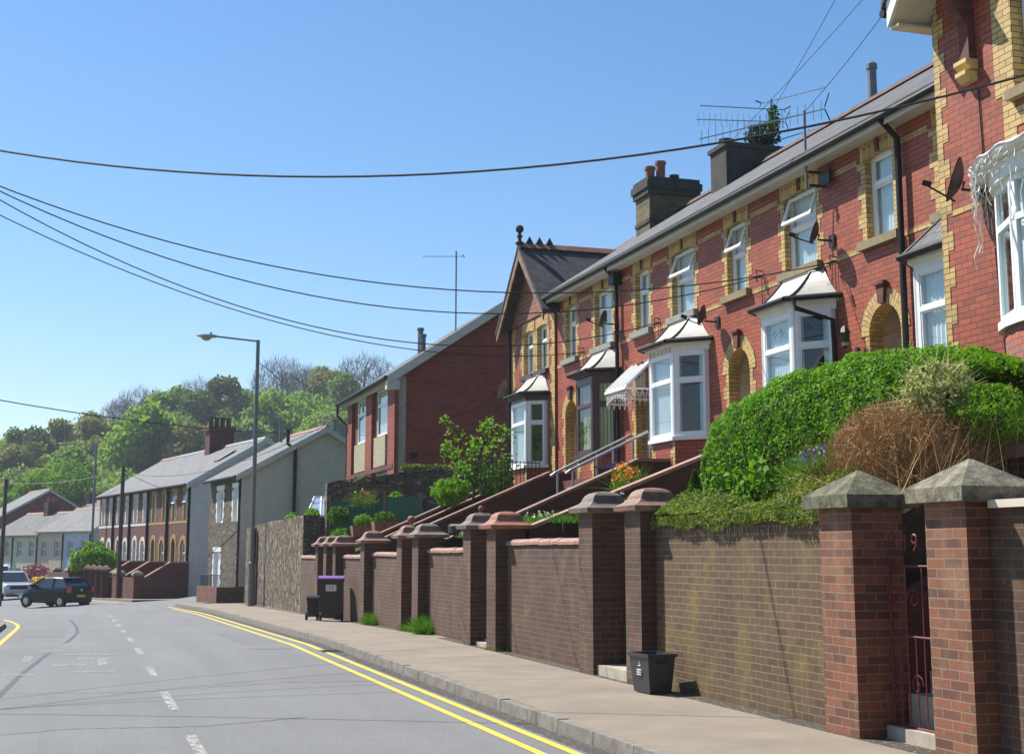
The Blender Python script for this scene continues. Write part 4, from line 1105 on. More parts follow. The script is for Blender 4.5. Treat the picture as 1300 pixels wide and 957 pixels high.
obj('bay_roof', m, 'bay_lead', BB)
m = MB().tube([(p[0], p[1], zt_ + .26) for p in arc(br + .28, 14)], .04, 8)
obj('gutter', m, 'white_upvc', BB)
# icicle lights
m = MB(); pts = arc(br + .34, 60)
for i, p in enumerate(pts[2:-2]):
    L = random.choice([.25, .4, .55, .8, 1.0, .35]) if i % 2 else random.uniform(.15, .4)
    if i < 9: L += random.uniform(0, .45)
    P = [(p[0] + random.uniform(-.03, .03), p[1] + random.uniform(-.03, .03), zt_ + .25 - L * k / 7) for k in range(8)]
    m.tube(P, .006, 4)
m.tube([(p[0], p[1], zt_ + .27 + .02 * math.sin(i)) for i, p in enumerate(pts)], .014, 5)
tag(obj('icicle_lights', m, 'white_iron', origin=(9.3, 11.7, 5.7)), 'white icicle string lights dangling from the curved bay roof', 'string lights')
obj('cable', MB().tube([(NX - .012, 12.85, 5.0), (NX - .012, 12.8, 4.2), (NX - .012, 12.76, 3.6), (NX - .012, 12.5, 3.4)], .008, 5).tube([(NX - .012, 12.66, 5.3), (NX - .012, 12.62, 3.7)], .006, 5).tube([(NX - .012, 13.0, 6.95), (NX - .012, 12.98, 6.3), (NX - .012, 12.96, 5.4)], .008, 5), 'cable_black', t)

# lace canopy on the white-doored house
m = MB(); cy0, cy1, px = 25.45, 26.55, FX - .62
def cv(a, b, th, mb): mb.hexa([(*a[0], a[1]), ] ) if 0 else None
n = 5
for i in range(n):
    a, b = cy0 + (cy1 - cy0) * i / n + .012, cy0 + (cy1 - cy0) * (i + 1) / n - .012
    m.hexa([(px, a, 4.86), (px, b, 4.86), (FX - .02, b, 5.42), (FX - .02, a, 5.42), (px, a, 4.89), (px, b, 4.89), (FX - .02, b, 5.45), (FX - .02, a, 5.45)])
C = obj('door_canopy', m, 'white_paint', H3); C['label'] = 'white ribbed glass canopy with lace ironwork'
m = MB()
for i in range(n + 1):
    y = cy0 + (cy1 - cy0) * i / n; m.hexa([(px - .01, y - .014, 4.85), (px - .01, y + .014, 4.85), (FX - .01, y + .014, 5.42), (FX - .01, y - .014, 5.42), (px - .01, y - .014, 4.92), (px - .01, y + .014, 4.92), (FX - .01, y + .014, 5.49), (FX - .01, y - .014, 5.49)])
m.box(px - .03, px + .03, cy0 - .03, cy1 + .03, 4.82, 4.87); m.box(px, FX - .02, cy0 - .02, cy0 + .02, 4.82, 4.86); m.box(px, FX - .02, cy1 - .02, cy1 + .02, 4.82, 4.86)
obj('canopy_ribs', m, 'white_upvc', C)
for y in (cy0, cy1): obj('side_pane', MB().face([(px, y, 4.87), (FX - .02, y, 4.87), (FX - .02, y, 5.42)]), 'window_glass', C)
m = MB()
def lace(P, L, H, k):
    for i in range(k):
        u = L * (i + .5) / k; h = H * (1 - .55 * abs(math.sin(math.pi * (u / L))) if k > 5 else .9)
        for (du, dv, r_) in ((0, .3, .3), (.22, .65, .2), (-.22, .65, .2)):
            m.tube([P(u + L / k * (du + r_ * math.cos(q)), -h * dv + L / k * r_ * math.sin(q)) for q in [R(45 * j) for j in range(9)]], .008, 4)
        m.tube([P(u - L / k / 2, 0), P(u, -h), P(u + L / k / 2, 0)], .008, 4)
lace(lambda u, v: (px, cy0 + u, 4.82 + v), cy1 - cy0, .34, 9)
lace(lambda u, v: (px + u, cy0, 4.82 + v), .6, .34, 5)
lace(lambda u, v: (px + u, cy1, 4.82 + v), .6, .34, 5)
obj('lace_ironwork', m, 'white_iron', C)

# ------------------------------------------------------------------ big red brick house with gable end toward the camera
GX, GY = 10.35, 46.0
t = thing('gable_end_house', 'large dark red brick house, plain gable end facing the road bend and black gutter', 'house', (GX, 50, 2.6))
wz = [(47.6, 49.35), (51.2, 53.1)]
holes = [(a, b, 5.72, 7.45) for a, b in wz] + [(a, b, 3.3, 4.62) for a, b in wz]
obj('front_wall', wall_holes(MB(), GX, GY, 54.6, 1.5, 7.75, holes), 'dark_red_brick', t)
ap = (GX + 4.22, 10.72); e0 = 7.72
obj('gable_wall', MB().face([(GX, GY, 1.5), (GX + 8.44, GY, 1.5), (GX + 8.44, GY, e0), (ap[0], GY, ap[1] - .15), (GX, GY, e0)]), 'dark_red_brick', t)
obj('inner_wall', MB().face([(GX + 1, GY + .2, 1.5), (GX + 1, 54.4, 1.5), (GX + 1, 54.4, 7.6), (GX + 1, GY + .2, 7.6)]), 'interior_dark', t)
for a, b in wz:
    obj('stone_lintel', MB().box(GX - .10, GX - .002, a - .12, b + .12, 7.42, 7.74), 'sandstone', t)
    obj('stone_panel', MB().box(GX - .10, GX - .002, a - .12, b + .12, 4.60, 5.70), 'sandstone', t)
for y in (GY + .35, (wz[0][1] + wz[1][0]) / 2, 54.2):
    obj('brick_pilaster', MB().box(GX - .14, GX - .003, y - .55, y + .55 if y < 54 else 54.6, 1.5, 7.70), 'dark_red_brick', t)
m = MB().box(GX - .16, GX + .02, GY - .02, 54.6, 4.40, 4.55)
obj('string_course', m, 'maroon_brick', t)
obj('corner_strip', MB().box(GX - .005, GX + .30, GY - .03, GY - .002, 2.4, 7.62), 'concrete', t)
for a, b in wz:
    for h in ((5.72, 7.45), (3.3, 4.62)): window(t, GX - .05, (a + b) / 2, (b - a) - .02, h[0] + .005, h[1] - .005, dep=.06)
r = MB(); ov = .45
r.prism([(GX - ov, e0 - .16), (ap[0], ap[1]), (ap[0], ap[1] - .10), (GX - ov, e0 - .26)], 'y', GY - .35, 54.9); r.prism([(GX + 8.44 + ov, e0 - .16), (ap[0], ap[1]), (ap[0], ap[1] - .10), (GX + 8.44 + ov, e0 - .26)], 'y', GY - .35, 54.9)
GR = obj('roof', r, 'slate_roof', t)
r = MB()
for s_, xe_ in ((1, GX - ov), (-1, GX + 8.44 + ov)): r.prism([(xe_, e0 - .18), (ap[0], ap[1] - .02), (ap[0], ap[1] - .34), (xe_, e0 - .50)], 'y', GY - .40, GY - .355)
obj('bargeboard', r, 'fascia_grey', t)
obj('eaves_box', MB().box(GX - ov, GX - .001, GY - .34, GY - .03, e0 - .62, e0 - .27).box(GX - .3, GX - .16, GY, 54.6, e0 - .35, e0 - .2), 'fascia_grey', t)
obj('gutter', MB().tube([(GX - ov - .05, GY - .38, e0 - .22), (GX - ov - .05, 55, e0 - .22)], .075, 8).tube([(GX - ov - .05, 54.9, e0 - .25), (GX - ov - .05, 54.9, e0 - .7), (GX - .1, 54.8, e0 - 1.1), (GX - .1, 54.8, 2)], .05, 8), 'black_plastic', t)
for yy, h in ((49.5, .9), (49.9, 1.2)):
    obj('flue', MB().lathe([(.11, 0), (.11, h), (.14, h + .01), (.14, h + .1)], (GX + 1.75, yy, 8.7), 10), 'galvanised', GR)
obj('security_lamp', MB().box(GX + .5, GX + .72, GY - .14, GY - .002, 4.75, 4.95), 'black_plastic', t)

# ------------------------------------------------------------------ rubble walls left of the brick gardens
def poly_wall(name, pts, th, ztop, zbot, mat, lab, capm=None, jag=.05):
    t = thing(name, lab, 'wall', (pts[0][0], pts[0][1], zbot))
    m = MB(); top = []
    for (a, za), (b, zb) in zip(list(zip(pts, ztop))[:-1], list(zip(pts, ztop))[1:]):
        A, B = Vector((*a, 0)), Vector((*b, 0)); d = B - A; L = d.length; d.normalize(); nr = Vector((d.y, -d.x, 0)) * th
        n = max(1, int(L / .35)); hs_ = [za + (zb - za) * i / n + random.uniform(-jag, jag) for i in range(n + 1)]
        for i in range(n):
            p, q = A + d * L * i / n, A + d * L * (i + 1) / n
            m.hexa([(p.x, p.y, zbot), (q.x, q.y, zbot), (q.x + nr.x, q.y + nr.y, zbot), (p.x + nr.x, p.y + nr.y, zbot), (p.x, p.y, hs_[i]), (q.x, q.y, hs_[i + 1]), (q.x + nr.x, q.y + nr.y, hs_[i + 1]), (p.x + nr.x, p.y + nr.y, hs_[i])][::1])
    obj('stonework', m, mat, t)
    return t
W1 = poly_wall('rubble_wall', [(6.55, 42.0), (6.60, 50), (6.62, 57.6)], .5, [2.62, 2.60, 2.50], -1.2, 'upright_rubble', 'tall rough stone wall behind the street lamp, between the brick walls and the grey house')
obj('return', MB().box(6.56, 7.3, 41.99, 42.4, -1, 2.60), 'rubble_stone', W1)
obj('dark_gap_strip', MB().box(6.43, 6.549, 53.6, 54.1, -1, 2.45), 'black_plastic', W1)['label'] = 'black strip painted for a shaded gap'  # raised strip coloured black for the shade of a gap
poly_wall('rubble_wall', [(7.2, 42.1), (9.6, 42.1), (12.8, 42.1)], .45, [3.62, 4.0, 4.35], .5, 'rubble_stone', 'higher mossy stone wall below the large red gable, plants along its top', jag=.07)
struct('upper_ground', MB().face([(7.0, 42.5, 2.3), (20, 42.5, 2.9), (20, 75, 2.6), (7.1, 58.0, 1.9)]), 'grass_ground')
# small glasshouse roof showing over the rubble wall
t = thing('glasshouse', 'small glasshouse roof peeping over the rubble wall', 'glasshouse', (8.2, 47, 2.3))
m = MB(); fr = MB()
m.face([(7.3, 46.2, 2.75), (9.2, 46.2, 2.75), (8.9, 48.3, 3.45), (7.9, 48.3, 3.45)]); m.face([(7.3, 46.2, 2.0), (9.2, 46.2, 2.0), (9.2, 46.2, 2.74), (7.3, 46.2, 2.74)])
obj('pane', m, 'lit_glass', t)
for i in range(5):
    u = i / 4; fr.tube([(7.3 + 1.9 * u, 46.18, 2.0), (7.3 + 1.9 * u, 46.18, 2.76), (7.9 + 1.0 * u, 48.3, 3.47)], .03, 5)
fr.tube([(7.3, 46.18, 2.76), (9.2, 46.18, 2.76)], .03, 5).tube([(7.9, 48.3, 3.47), (8.9, 48.3, 3.47)], .03, 5)
obj('frame', fr, 'white_upvc', t)

# ------------------------------------------------------------------ grey roughcast house with stone front
t = thing('roughcast_house', 'grey roughcast gable end with stone front and white painted window surrounds', 'house', (6.62, 60, -.7), R(7.9), local=True)
bz = 0; ez = 5.58; L = 5.9; rx, rz = 3.75, 7.78
fh = [(.55, 1.35, 3.55, 5.05), (3.2, 4.3, 3.55, 5.05), (3.5, 4.7, .1, 2.25)]
obj('front_wall', wall_holes(MB(), 0, 0, L, -.6, ez, fh), 'rubble_stone', t)
obj('gable_wall', MB().face([(0, 0, -.6), (7.5, 0, -.6), (7.5, 0, ez), (rx, 0, rz - .1), (0, 0, ez)]), 'roughcast', t)
obj('inner_wall', MB().face([(.9, .1, 0), (.9, L - .1, 0), (.9, L - .1, ez), (.9, .1, ez)]), 'interior_dark', t)
for h in fh:
    m = MB(); reveal(m, 0, h, .15); quoin(m, 0, h[0], -1, h[2], h[3] - .1, .12, .22, proud=.02); quoin(m, 0, h[1], 1, h[2], h[3] - .1, .12, .22, proud=.02)
    m.prism([(h[0] - .2, h[3] - .1), (h[1] + .2, h[3] - .1), (h[1] + .1, h[3] + .18), ((h[0] + h[1]) / 2, h[3] + .26), (h[0] - .1, h[3] + .18)], 'x', -.021, -.001) if 0 else m.box(-.021, -.001, h[0] - .2, h[1] + .2, h[3] + .001, h[3] + .2)
    obj('window_surround', m, 'white_paint', t)
    if h[2] > 1: window(t, 0, (h[0] + h[1]) / 2, h[1] - h[0], h[2] + .005, h[3] - .005, dep=.12)
obj('door', MB().box(.14, .19, 3.52, 4.68, .1, 2.24), 'white_upvc', t)
m = MB(); m.prism([(-.3, ez - .05), (rx, rz), (rx, rz - .1), (-.3, ez - .15)], 'y', -.22, L + .1); m.prism([(7.8, ez - .05), (rx, rz), (rx, rz - .1), (7.8, ez - .15)], 'y', -.22, L + .1)
GR2 = obj('roof', m, 'pale_slate_roof', t)
m = MB()
for xe_ in (-.3, 7.8): m.prism([(xe_, ez - .04), (rx, rz + .01), (rx, rz - .26), (xe_, ez - .31)], 'y', -.26, -.225)
obj('bargeboard', m, 'fascia_grey', t)
m = MB(); y = -.22
while y < L: m.prism([(rx - .14, rz - .05), (rx, rz + .1), (rx + .14, rz - .05)], 'y', y, y + .43); y += .45
obj('ridge_tiles', m, 'terracotta', GR2)
obj('gutter', MB().tube([(-.34, -.2, ez - .12), (-.34, L, ez - .12)], .06, 8), 'black_plastic', t)
obj('downpipe', MB().tube([(-.06, .06, ez - .1), (-.06, .06, 0)], .05, 8), 'black_plastic', t)
obj('soil_pipe', MB().tube([(2.35, -.1, -.5), (2.35, -.1, 6.75), (2.0, -.1, 6.95), (2.0, -.1, 7.6)], .085, 8), 'black_plastic', t)
obj('wall_vent', MB().lathe([(.14, -.06), (.14, -.003)], (4.7, 0, 4.6), 12, 'y'), 'dark_lead', t)
for (x, h) in ((2.6, .9), (5.2, 1.1)):
    obj('flue', MB().lathe([(.09, 0), (.09, h), (.12, h + .01), (.12, h + .08)], (x, 3.2, 7.3), 8), 'galvanised', GR2)
# low brick wall with black railing in front of it
t = thing('low_brick_wall', 'low orange brick wall with black railing at the side street corner', 'wall', (5.2, 62, -.9), R(12), local=True)
obj('brickwork', MB().box(0, .25, -2.3, .6, -.4, .95).box(.25, 1.2, -2.3, -2.05, -.4, .95), 'orange_brick', t)
m = MB().tube([(.12, -2.2, 1.45), (.12, .5, 1.45)], .02, 5)
for i in range(14): m.tube([(.12, -2.2 + i * .2, .95), (.12, -2.2 + i * .2, 1.45)], .014, 4)
obj('railing', m, 'dark_iron', t)

# ------------------------------------------------------------------ row of five brick houses beyond the side street
ROT = R(11.6); RB = -.30
def rowpt(x, y, z=0):
    return (5.54 + x * math.cos(ROT) - y * math.sin(ROT), 74 + x * math.sin(ROT) + y * math.cos(ROT), RB + z)
PW = 4.3
rowlab = ['nearest brick house of the far row, yellow window surrounds and plain grey gable end',
 'second brick house of the far row, yellow window surrounds, big chimney on its roof',
 'middle brick house of the far row, white window surrounds', 'fourth brick house of the far row, white surrounds, dish on the wall', 'farthest brick house of the far row with white surrounds']
for i in range(5):
    t = thing('row_house', rowlab[i], 'house', rowpt(0, PW * i), ROT, 'brick row beyond the side street', local=True)
    ez, rx, rz = 5.45, 4.06, 8.0
    sm_ = 'ochre_surround' if i < 2 else 'white_surround'
    ws = [(.55, 1.25), (2.75, 3.5)]; hl = [(a, b, 3.55, 5.05) for a, b in ws] + [(.75, 1.7, .65, 2.35), (2.7, 3.5, 0, 2.45)]
    obj('front_wall', wall_holes(MB(), 0, 0, PW, -1, ez, hl), 'row_brick', t)
    if i == 0: obj('gable_wall', MB().face([(0, 0, -1), (8.1, 0, -1), (8.1, 0, ez), (rx, 0, rz - .1), (0, 0, ez)]), 'pale_roughcast', t)
    if i == 4: obj('gable_wall', MB().face([(0, PW, -1), (8.1, PW, -1), (8.1, PW, ez), (rx, PW, rz - .1), (0, PW, ez)][::-1]), 'pale_roughcast', t)
    obj('inner_wall', MB().face([(.8, .05, 0), (.8, PW - .05, 0), (.8, PW - .05, ez), (.8, .05, ez)]), 'interior_dark', t)
    for k, h in enumerate(hl):
        m = MB(); reveal(m, 0, h, .12, k != 3); quoin(m, 0, h[0], -1, h[2], h[3], .14, .2, proud=.02); quoin(m, 0, h[1], 1, h[2], h[3], .14, .2, proud=.02)
        if k < 2: m.box(-.021, -.001, h[0] - .2, h[1] + .2, h[3] + .001, h[3] + .24)
        else: arch_ring(m, 0, (h[0] + h[1]) / 2, h[3] - (h[1] - h[0]) * .35, (h[1] - h[0]) / 2, (h[1] - h[0]) / 2 + .22, .10, x0=-.03)
        obj('window_surround' if k < 3 else 'door_surround', m, sm_, t)
        if k < 3: window(t, 0, (h[0] + h[1]) / 2, h[1] - h[0], h[2] + .005, h[3] - .005, dep=.1, opened=(i == 0 and k < 2))
        else: obj('door', MB().box(.1, .15, h[0], h[1], 0, h[3]), ['brown_frame', 'door_grey', 'white_upvc', 'door_grey', 'brown_frame'][i], t)
    obj('string_course', MB().box(-.012, -.001, 0, PW, 3.36, 3.5), sm_, t)
    m = MB(); m.prism([(-.3, ez - .02), (rx, rz), (rx, rz - .1), (-.3, ez - .12)], 'y', -.2 if i == 0 else 0, PW + (.2 if i == 4 else 0)); m.prism([(8.4, ez - .02), (rx, rz), (rx, rz - .1), (8.4, ez - .12)], 'y', -.2 if i == 0 else 0, PW + (.2 if i == 4 else 0))
    rf = obj('roof', m, 'pale_slate_roof', t)
    obj('ridge_tiles', MB().prism([(rx - .14, rz - .05), (rx, rz + .1), (rx + .14, rz - .05)], 'y', 0, PW), 'terracotta' if i > 3 else 'galvanised', rf)
    if i == 0:
        m = MB()
        for xe_ in (-.3, 8.4): m.prism([(xe_, ez), (rx, rz + .02), (rx, rz - .3), (xe_, ez - .32)], 'y', -.25, -.205)
        obj('bargeboard', m, 'fascia_grey', t)
        obj('skylight', MB().prism([(1.9, 6.75), (2.9, 7.38), (2.9, 7.45), (1.9, 6.82)], 'y', 1.6, 2.4), 'dark_lead', rf)
    obj('gutter', MB().tube([(-.34, 0, ez - .08), (-.34, PW, ez - .08)], .06, 6), 'black_plastic', t)
    obj('downpipe', MB().tube([(-.07, .12, ez - .1), (-.07, .12, 0)], .07, 6), 'black_plastic', t)
    if i == 1:
        c = obj('chimney', MB().box(rx - .75, rx + .75, PW - .5, PW + .45, rz - 1.2, rz + 1.0).box(rx - .85, rx + .85, PW - .6, PW + .55, rz + 1.001, rz + 1.25), 'maroon_brick', t)
        for k in range(4): obj('chimney_pot', MB().lathe([(.15, 0), (.15, .5), (.19, .51), (.19, .6)], (rx - .55 + .36 * k, PW, rz + 1.25), 8), 'brown_frame', c)
    if i in (0, 2, 4): obj('flue', MB().lathe([(.09, 0), (.09, 1.1), (.13, 1.11), (.13, 1.2)], (rx + .1, 2.6, rz - .2), 8), 'galvanised', rf)
    # front garden: sloping side wall, front wall and pillar
    g_ = thing('forecourt_wall', ['long red brick side wall with pale coping at the side street corner', 'second sloping side wall of the far row', 'third sloping side wall of the far row', 'fourth sloping side wall of the far row', 'farthest sloping side wall of the far row'][i], 'wall', rowpt(0, PW * i), ROT, 'forecourt walls of the far row', local=True)
    yo = -.15
    ya, yb_ = yo, yo + .22
    obj('brickwork', MB().prism([(-.02, -1.3), (-.02, 1.25), (-1.0, 1.25), (-2.35, .45), (-2.35, -1.3)], 'y', ya, yb_), 'maroon_brick', g_)
    obj('coping', MB().prism([(-.02, 1.252), (-1.0, 1.252), (-2.35, .452), (-2.35, .53), (-1.0, 1.33), (-.02, 1.33)], 'y', ya - .03, yb_ + .03), 'pink_coping', g_)
    obj('front_wall', MB().box(-2.75, -2.52, .3, PW - .9, -1.3, .5), 'maroon_brick', g_)
    for yy_ in (-.1, PW - .55): 
        pl_ = obj('pillar', MB().box(-2.85, -2.38, yy_, yy_ + .45, -1.3, .62), 'maroon_brick', g_)
        obj('cap', MB().sqlathe([(.27, 0), (.28, .1), (.18, .2), (.02, .28)], (-2.615, yy_ + .22, .62)), 'weathered_sandstone', pl_)
# dark walls of the road beyond with many narrow pillars
for k in range(7):
    p = rowpt(-3.0, 5.6 + k * 1.5)
    t = thing('far_gatepost', ['nearest', 'second nearest', 'third nearest', 'fourth', 'third farthest', 'second farthest', 'farthest'][k] + ' of the narrow dark gateposts beyond the black hatchback', 'gatepost', (p[0], p[1], -1.6), group='narrow gateposts beyond the hatchback')
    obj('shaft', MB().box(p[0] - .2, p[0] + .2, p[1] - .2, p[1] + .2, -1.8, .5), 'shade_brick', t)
    obj('cap', MB().sqlathe([(.24, 0), (.27, .1), (.12, .25), (.02, .3)], (p[0], p[1], .5)), 'terracotta_weathered', t)
p0, p1 = rowpt(-3.0, 5.6), rowpt(-3.0, 22)
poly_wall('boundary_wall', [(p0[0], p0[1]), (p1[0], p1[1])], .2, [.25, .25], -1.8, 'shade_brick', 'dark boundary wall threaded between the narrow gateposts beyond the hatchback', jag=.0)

# ------------------------------------------------------------------ cottages farther down the road
def cottage(x, y, rot, w, d, ez, rz, wallm, roofm, lab, grp='pale cottages at the end of the road', nwin=2, base=-1.9, chim=False, gable=None, name='cottage'):
    t = thing(name, lab, 'house', (x, y, base), R(rot), grp, local=True)
    hl = []; st = w / nwin
    for k in range(nwin):
        c = st * (k + .5); hl += [(c - .45, c + .45, 3.0, 4.35), (c - .5, c + .5, .5, 2.1)]
    obj('front_wall', wall_holes(MB(), 0, 0, w, -1, ez, hl), wallm, t)
    obj('gable_wall', MB().face([(0, 0, -1), (d, 0, -1), (d, 0, ez), (d / 2, 0, rz - .08), (0, 0, ez)]), gable or wallm, t)
    for h in hl: 
        wn_ = obj('window', frame_rect(MB(), .06, .12, h[0], h[1], h[2], h[3], .07).box(.06, .12, h[0] + .07, h[1] - .07, (h[2] + h[3]) / 2 - .03, (h[2] + h[3]) / 2 + .03), 'white_upvc', t)
        obj('pane', MB().box(.10, .11, h[0] + .07, h[1] - .07, h[2] + .07, h[3] - .07), 'far_glass', wn_)
    m = MB(); m.prism([(-.3, ez - .05), (d / 2, rz), (d / 2, rz - .1), (-.3, ez - .15)], 'y', -.15, w + .05); m.prism([(d + .3, ez - .05), (d / 2, rz), (d / 2, rz - .1), (d + .3, ez - .15)], 'y', -.15, w + .05)
    rf = obj('roof', m, roofm, t)
    obj('ridge_tiles', MB().prism([(d / 2 - .14, rz - .05), (d / 2, rz + .1), (d / 2 + .14, rz - .05)], 'y', -.15, w), 'terracotta', rf)
    m = MB()
    for xe_ in (-.3, d + .3): m.prism([(xe_, ez - .04), (d / 2, rz + .01), (d / 2, rz - .22), (xe_, ez - .27)], 'y', -.2, -.16)
    obj('bargeboard', m, 'fascia_grey', t)
    obj('downpipe', MB().tube([(-.07, .1, ez), (-.07, .1, 0)], .06, 5), 'black_plastic', t)
    if chim:
        c = obj('chimney', MB().box(d / 2 - .5, d / 2 + .5, w - .4, w + .4, rz - .7, rz + .9), 'shade_brick', t)
        for k in range(2): obj('chimney_pot', MB().lathe([(.15, 0), (.15, .5)], (d / 2 - .25 + .5 * k, w, rz + .9), 7), 'terracotta', c)
    return t
ang = 28
cx, cy = .9, 112
for i, (wm, rm, lab, ch) in enumerate([('blue_render', 'pale_slate_roof', 'pale blue cottage, right end of the cottage group', False), ('pink_render', 'pale_slate_roof', 'pink rendered cottage in the middle of the group', False), ('cream_render', 'slate_roof', 'cream cottage left of the pink one, chimney on its roof', True), ('cream_render', 'slate_roof', 'farthest cream cottage, beside the red gabled house', False)]):
    cottage(cx - math.sin(R(ang)) * 4.4 * i, cy + math.cos(R(ang)) * 4.4 * i, ang, 4.4, 6.5, 5.1 - .25 * (i // 2), 7.0 - .25 * (i // 2), wm, rm, lab, chim=ch, gable='grey_render')
cottage(-7.2, 138, 14, 9, 8.8, 6.7, 9.4, 'grey_render', 'pale_slate_roof', 'dark red gabled house with pale roof at the far left', None, 3, -1.9, False, 'dark_red_brick', 'gabled_house')
cottage(3.5, 150, 35, 10, 8, 6.2, 8.6, 'grey_render', 'slate_roof', 'grey roofed house behind the cottages', None, 3, -1.5, True, 'grey_render', 'house')

# ------------------------------------------------------------------ overhead wires
def sag(p0, p1, s, n=40): return [(p0[0] + (p1[0] - p0[0]) * i / n, p0[1] + (p1[1] - p0[1]) * i / n, p0[2] + (p1[2] - p0[2]) * i / n - s * 4 * (i / n) * (1 - i / n)) for i in range(n + 1)]
PX, PY = -7.0, 22.0
t = thing('telegraph_pole', 'wooden telegraph pole on the left verge carrying the house wires', 'pole', (PX, PY, -1.2))
obj('shaft', MB().tube([(PX, PY, -1.2), (PX, PY, 11.2)], [.16, .11], 10), 'wood_pole', t)
obj('crossarm', MB().box(PX - .06, PX + .06, PY - .7, PY + .7, 10.2, 10.32), 'wood_pole', t)
EY = 1.55
for (end, z0, s_, r_, lab) in (((11.0, 18.26, 4.46), 8.3, 2.05, .010, 'thin wire ending above the arched doorway with the lantern'),
                         ((11.0, 20.67, 4.69), 8.9, 2.5, .010, 'thin wire ending between the leaded bay and its arched door'),
                         ((11.0, 25.1, 4.59), 9.3, 2.6, .010, 'thin wire ending left of the bay beside the lace canopy'),
                         ((11.0, 29.47, 4.6), 8.3, 1.75, .010, 'thin wire ending above the brown bay window')):
    m = MB().tube(sag((PX, PY, z0 + EY), (end[0], end[1], end[2] + EY), s_), r_, 5)
    m.tube([(end[0], end[1], end[2] + EY), (end[0] + .09, end[1], end[2] + EY + .03)], .02, 5)
    tag(obj('telephone_wire', m, 'cable_black', origin=(PX, PY, z0 + EY)), lab, 'wire', 'wires from the pole to the terrace')
m = MB().tube(sag((PX, PY, 7.5 + EY), (9.8, 11.83, 5.2 + EY), 1.65), .014, 6)
tag(obj('power_cable', m, 'cable_black', origin=(PX, PY, 7.5 + EY)), 'thick black cable crossing the sky to the tall brick house', 'cable')
for (a, b, lab) in (((10.8, 18.6, 8.52), (10.2, 13.6, 9.6), 'taut thin wire from the tall aerial up to the gable roof'), ((13.4, 26.6, 10.5), (10.4, 13.0, 10.2), 'long thin wire crossing the slate roof from the dark chimney'), ((14.9, 27.2, 11.6), (9.6, 12.6, 10.9), 'highest thin wire running from the chimney aerials to the gable roof')):
    tag(obj('roof_wire', MB().tube(sag(a, b, .12, 12), .006, 4), 'cable_black', origin=a), lab, 'wire', 'thin wires over the slate roof')
# brackets for the wires on the facade
for (y, z) in ((18.26, 6.0), (20.67, 6.25), (25.1, 6.14), (29.47, 6.15)):
    m = MB().tube([(FX - .01, y, z + .1), (FX - .12, y, z + .12), (FX - .12, y, z - .1)], .014, 5).tube([(FX - .12, y - .06, z), (FX - .12, y + .06, z)], .02, 6).tube([(FX - .03, y, z), (FX - .02, y, z - 1.1)], .007, 4)
    h = H5 if y < 18.5 else H4 if y < 22 else H3 if y < 27 else H2
    obj('wire_bracket', m, 'dark_iron', h)

# ------------------------------------------------------------------ dishes, aerials, lantern, signs
def dish(p, size, az, lab, mat='dark_lead', arm=.26):
    """p wall fixing point on the facade; az degrees the bowl faces (0 = -x, positive toward +y)"""
    t = thing('satellite_dish', lab, 'satellite dish', p, group='satellite dishes')
    d = Vector((-math.cos(R(az)), math.sin(R(az)), .35)).normalized(); c = Vector(p) + Vector((-arm, 0, .1))
    u = d.cross(Vector((0, 0, 1))).normalized(); w = u.cross(d).normalized()
    m = MB(); n = 18; rings = []
    for k in range(5):
        r_ = size / 2 * k / 4; rings.append([c + d * (.10 * (k / 4) ** 2 * size / .5) + (u * math.cos(2 * math.pi * j / n) * r_ + w * math.sin(2 * math.pi * j / n) * r_ * 1.1) for j in range(n)])
    for k in range(4):
        for j in range(n): m.face([rings[k][j], rings[k][(j + 1) % n], rings[k + 1][(j + 1) % n], rings[k + 1][j]])
        for j in range(n): m.face([x - d * .012 for x in (rings[k][j], rings[k + 1][j], rings[k + 1][(j + 1) % n], rings[k][(j + 1) % n])])
    obj('reflector', m, mat, t, smooth=True)
    e = c + d * .34 - w * .12
    m = MB().tube([c - w * size / 2, e - w * .03], .012, 6).tube([e - d * .02, e + d * .08], .035, 8)
    obj('feed_arm', m, 'black_plastic', t)
    m = MB().tube([p, (p[0] - arm, p[1], p[2] + .0), tuple(c - d * .03)], .018, 6).box(p[0] - .02, p[0] - .001, p[1] - .08, p[1] + .08, p[2] - .1, p[2] + .1)
    obj('mount', m, 'dark_iron', t)
dish((NX - .01, 13.05, 5.72), .50, 37, 'dark satellite dish on the tall brick house beside the slate roof end')
dish((FX - .01, 18.35, 6.38), .34, 37, 'satellite dish on the wall right of the open leaded window')
dish((FX - .01, 22.45, 5.75), .36, 37, 'dark satellite dish perched beside the bay roof next to the lace canopy')
dish((FX - .01, 27.42, 6.5), .36, 37, 'satellite dish beside the downpipe, left of the lace canopy')
dish((FX - .06, 34.7, 5.75), .5, 40, 'grey satellite dish at the far corner of the gabled house', 'galvanised')
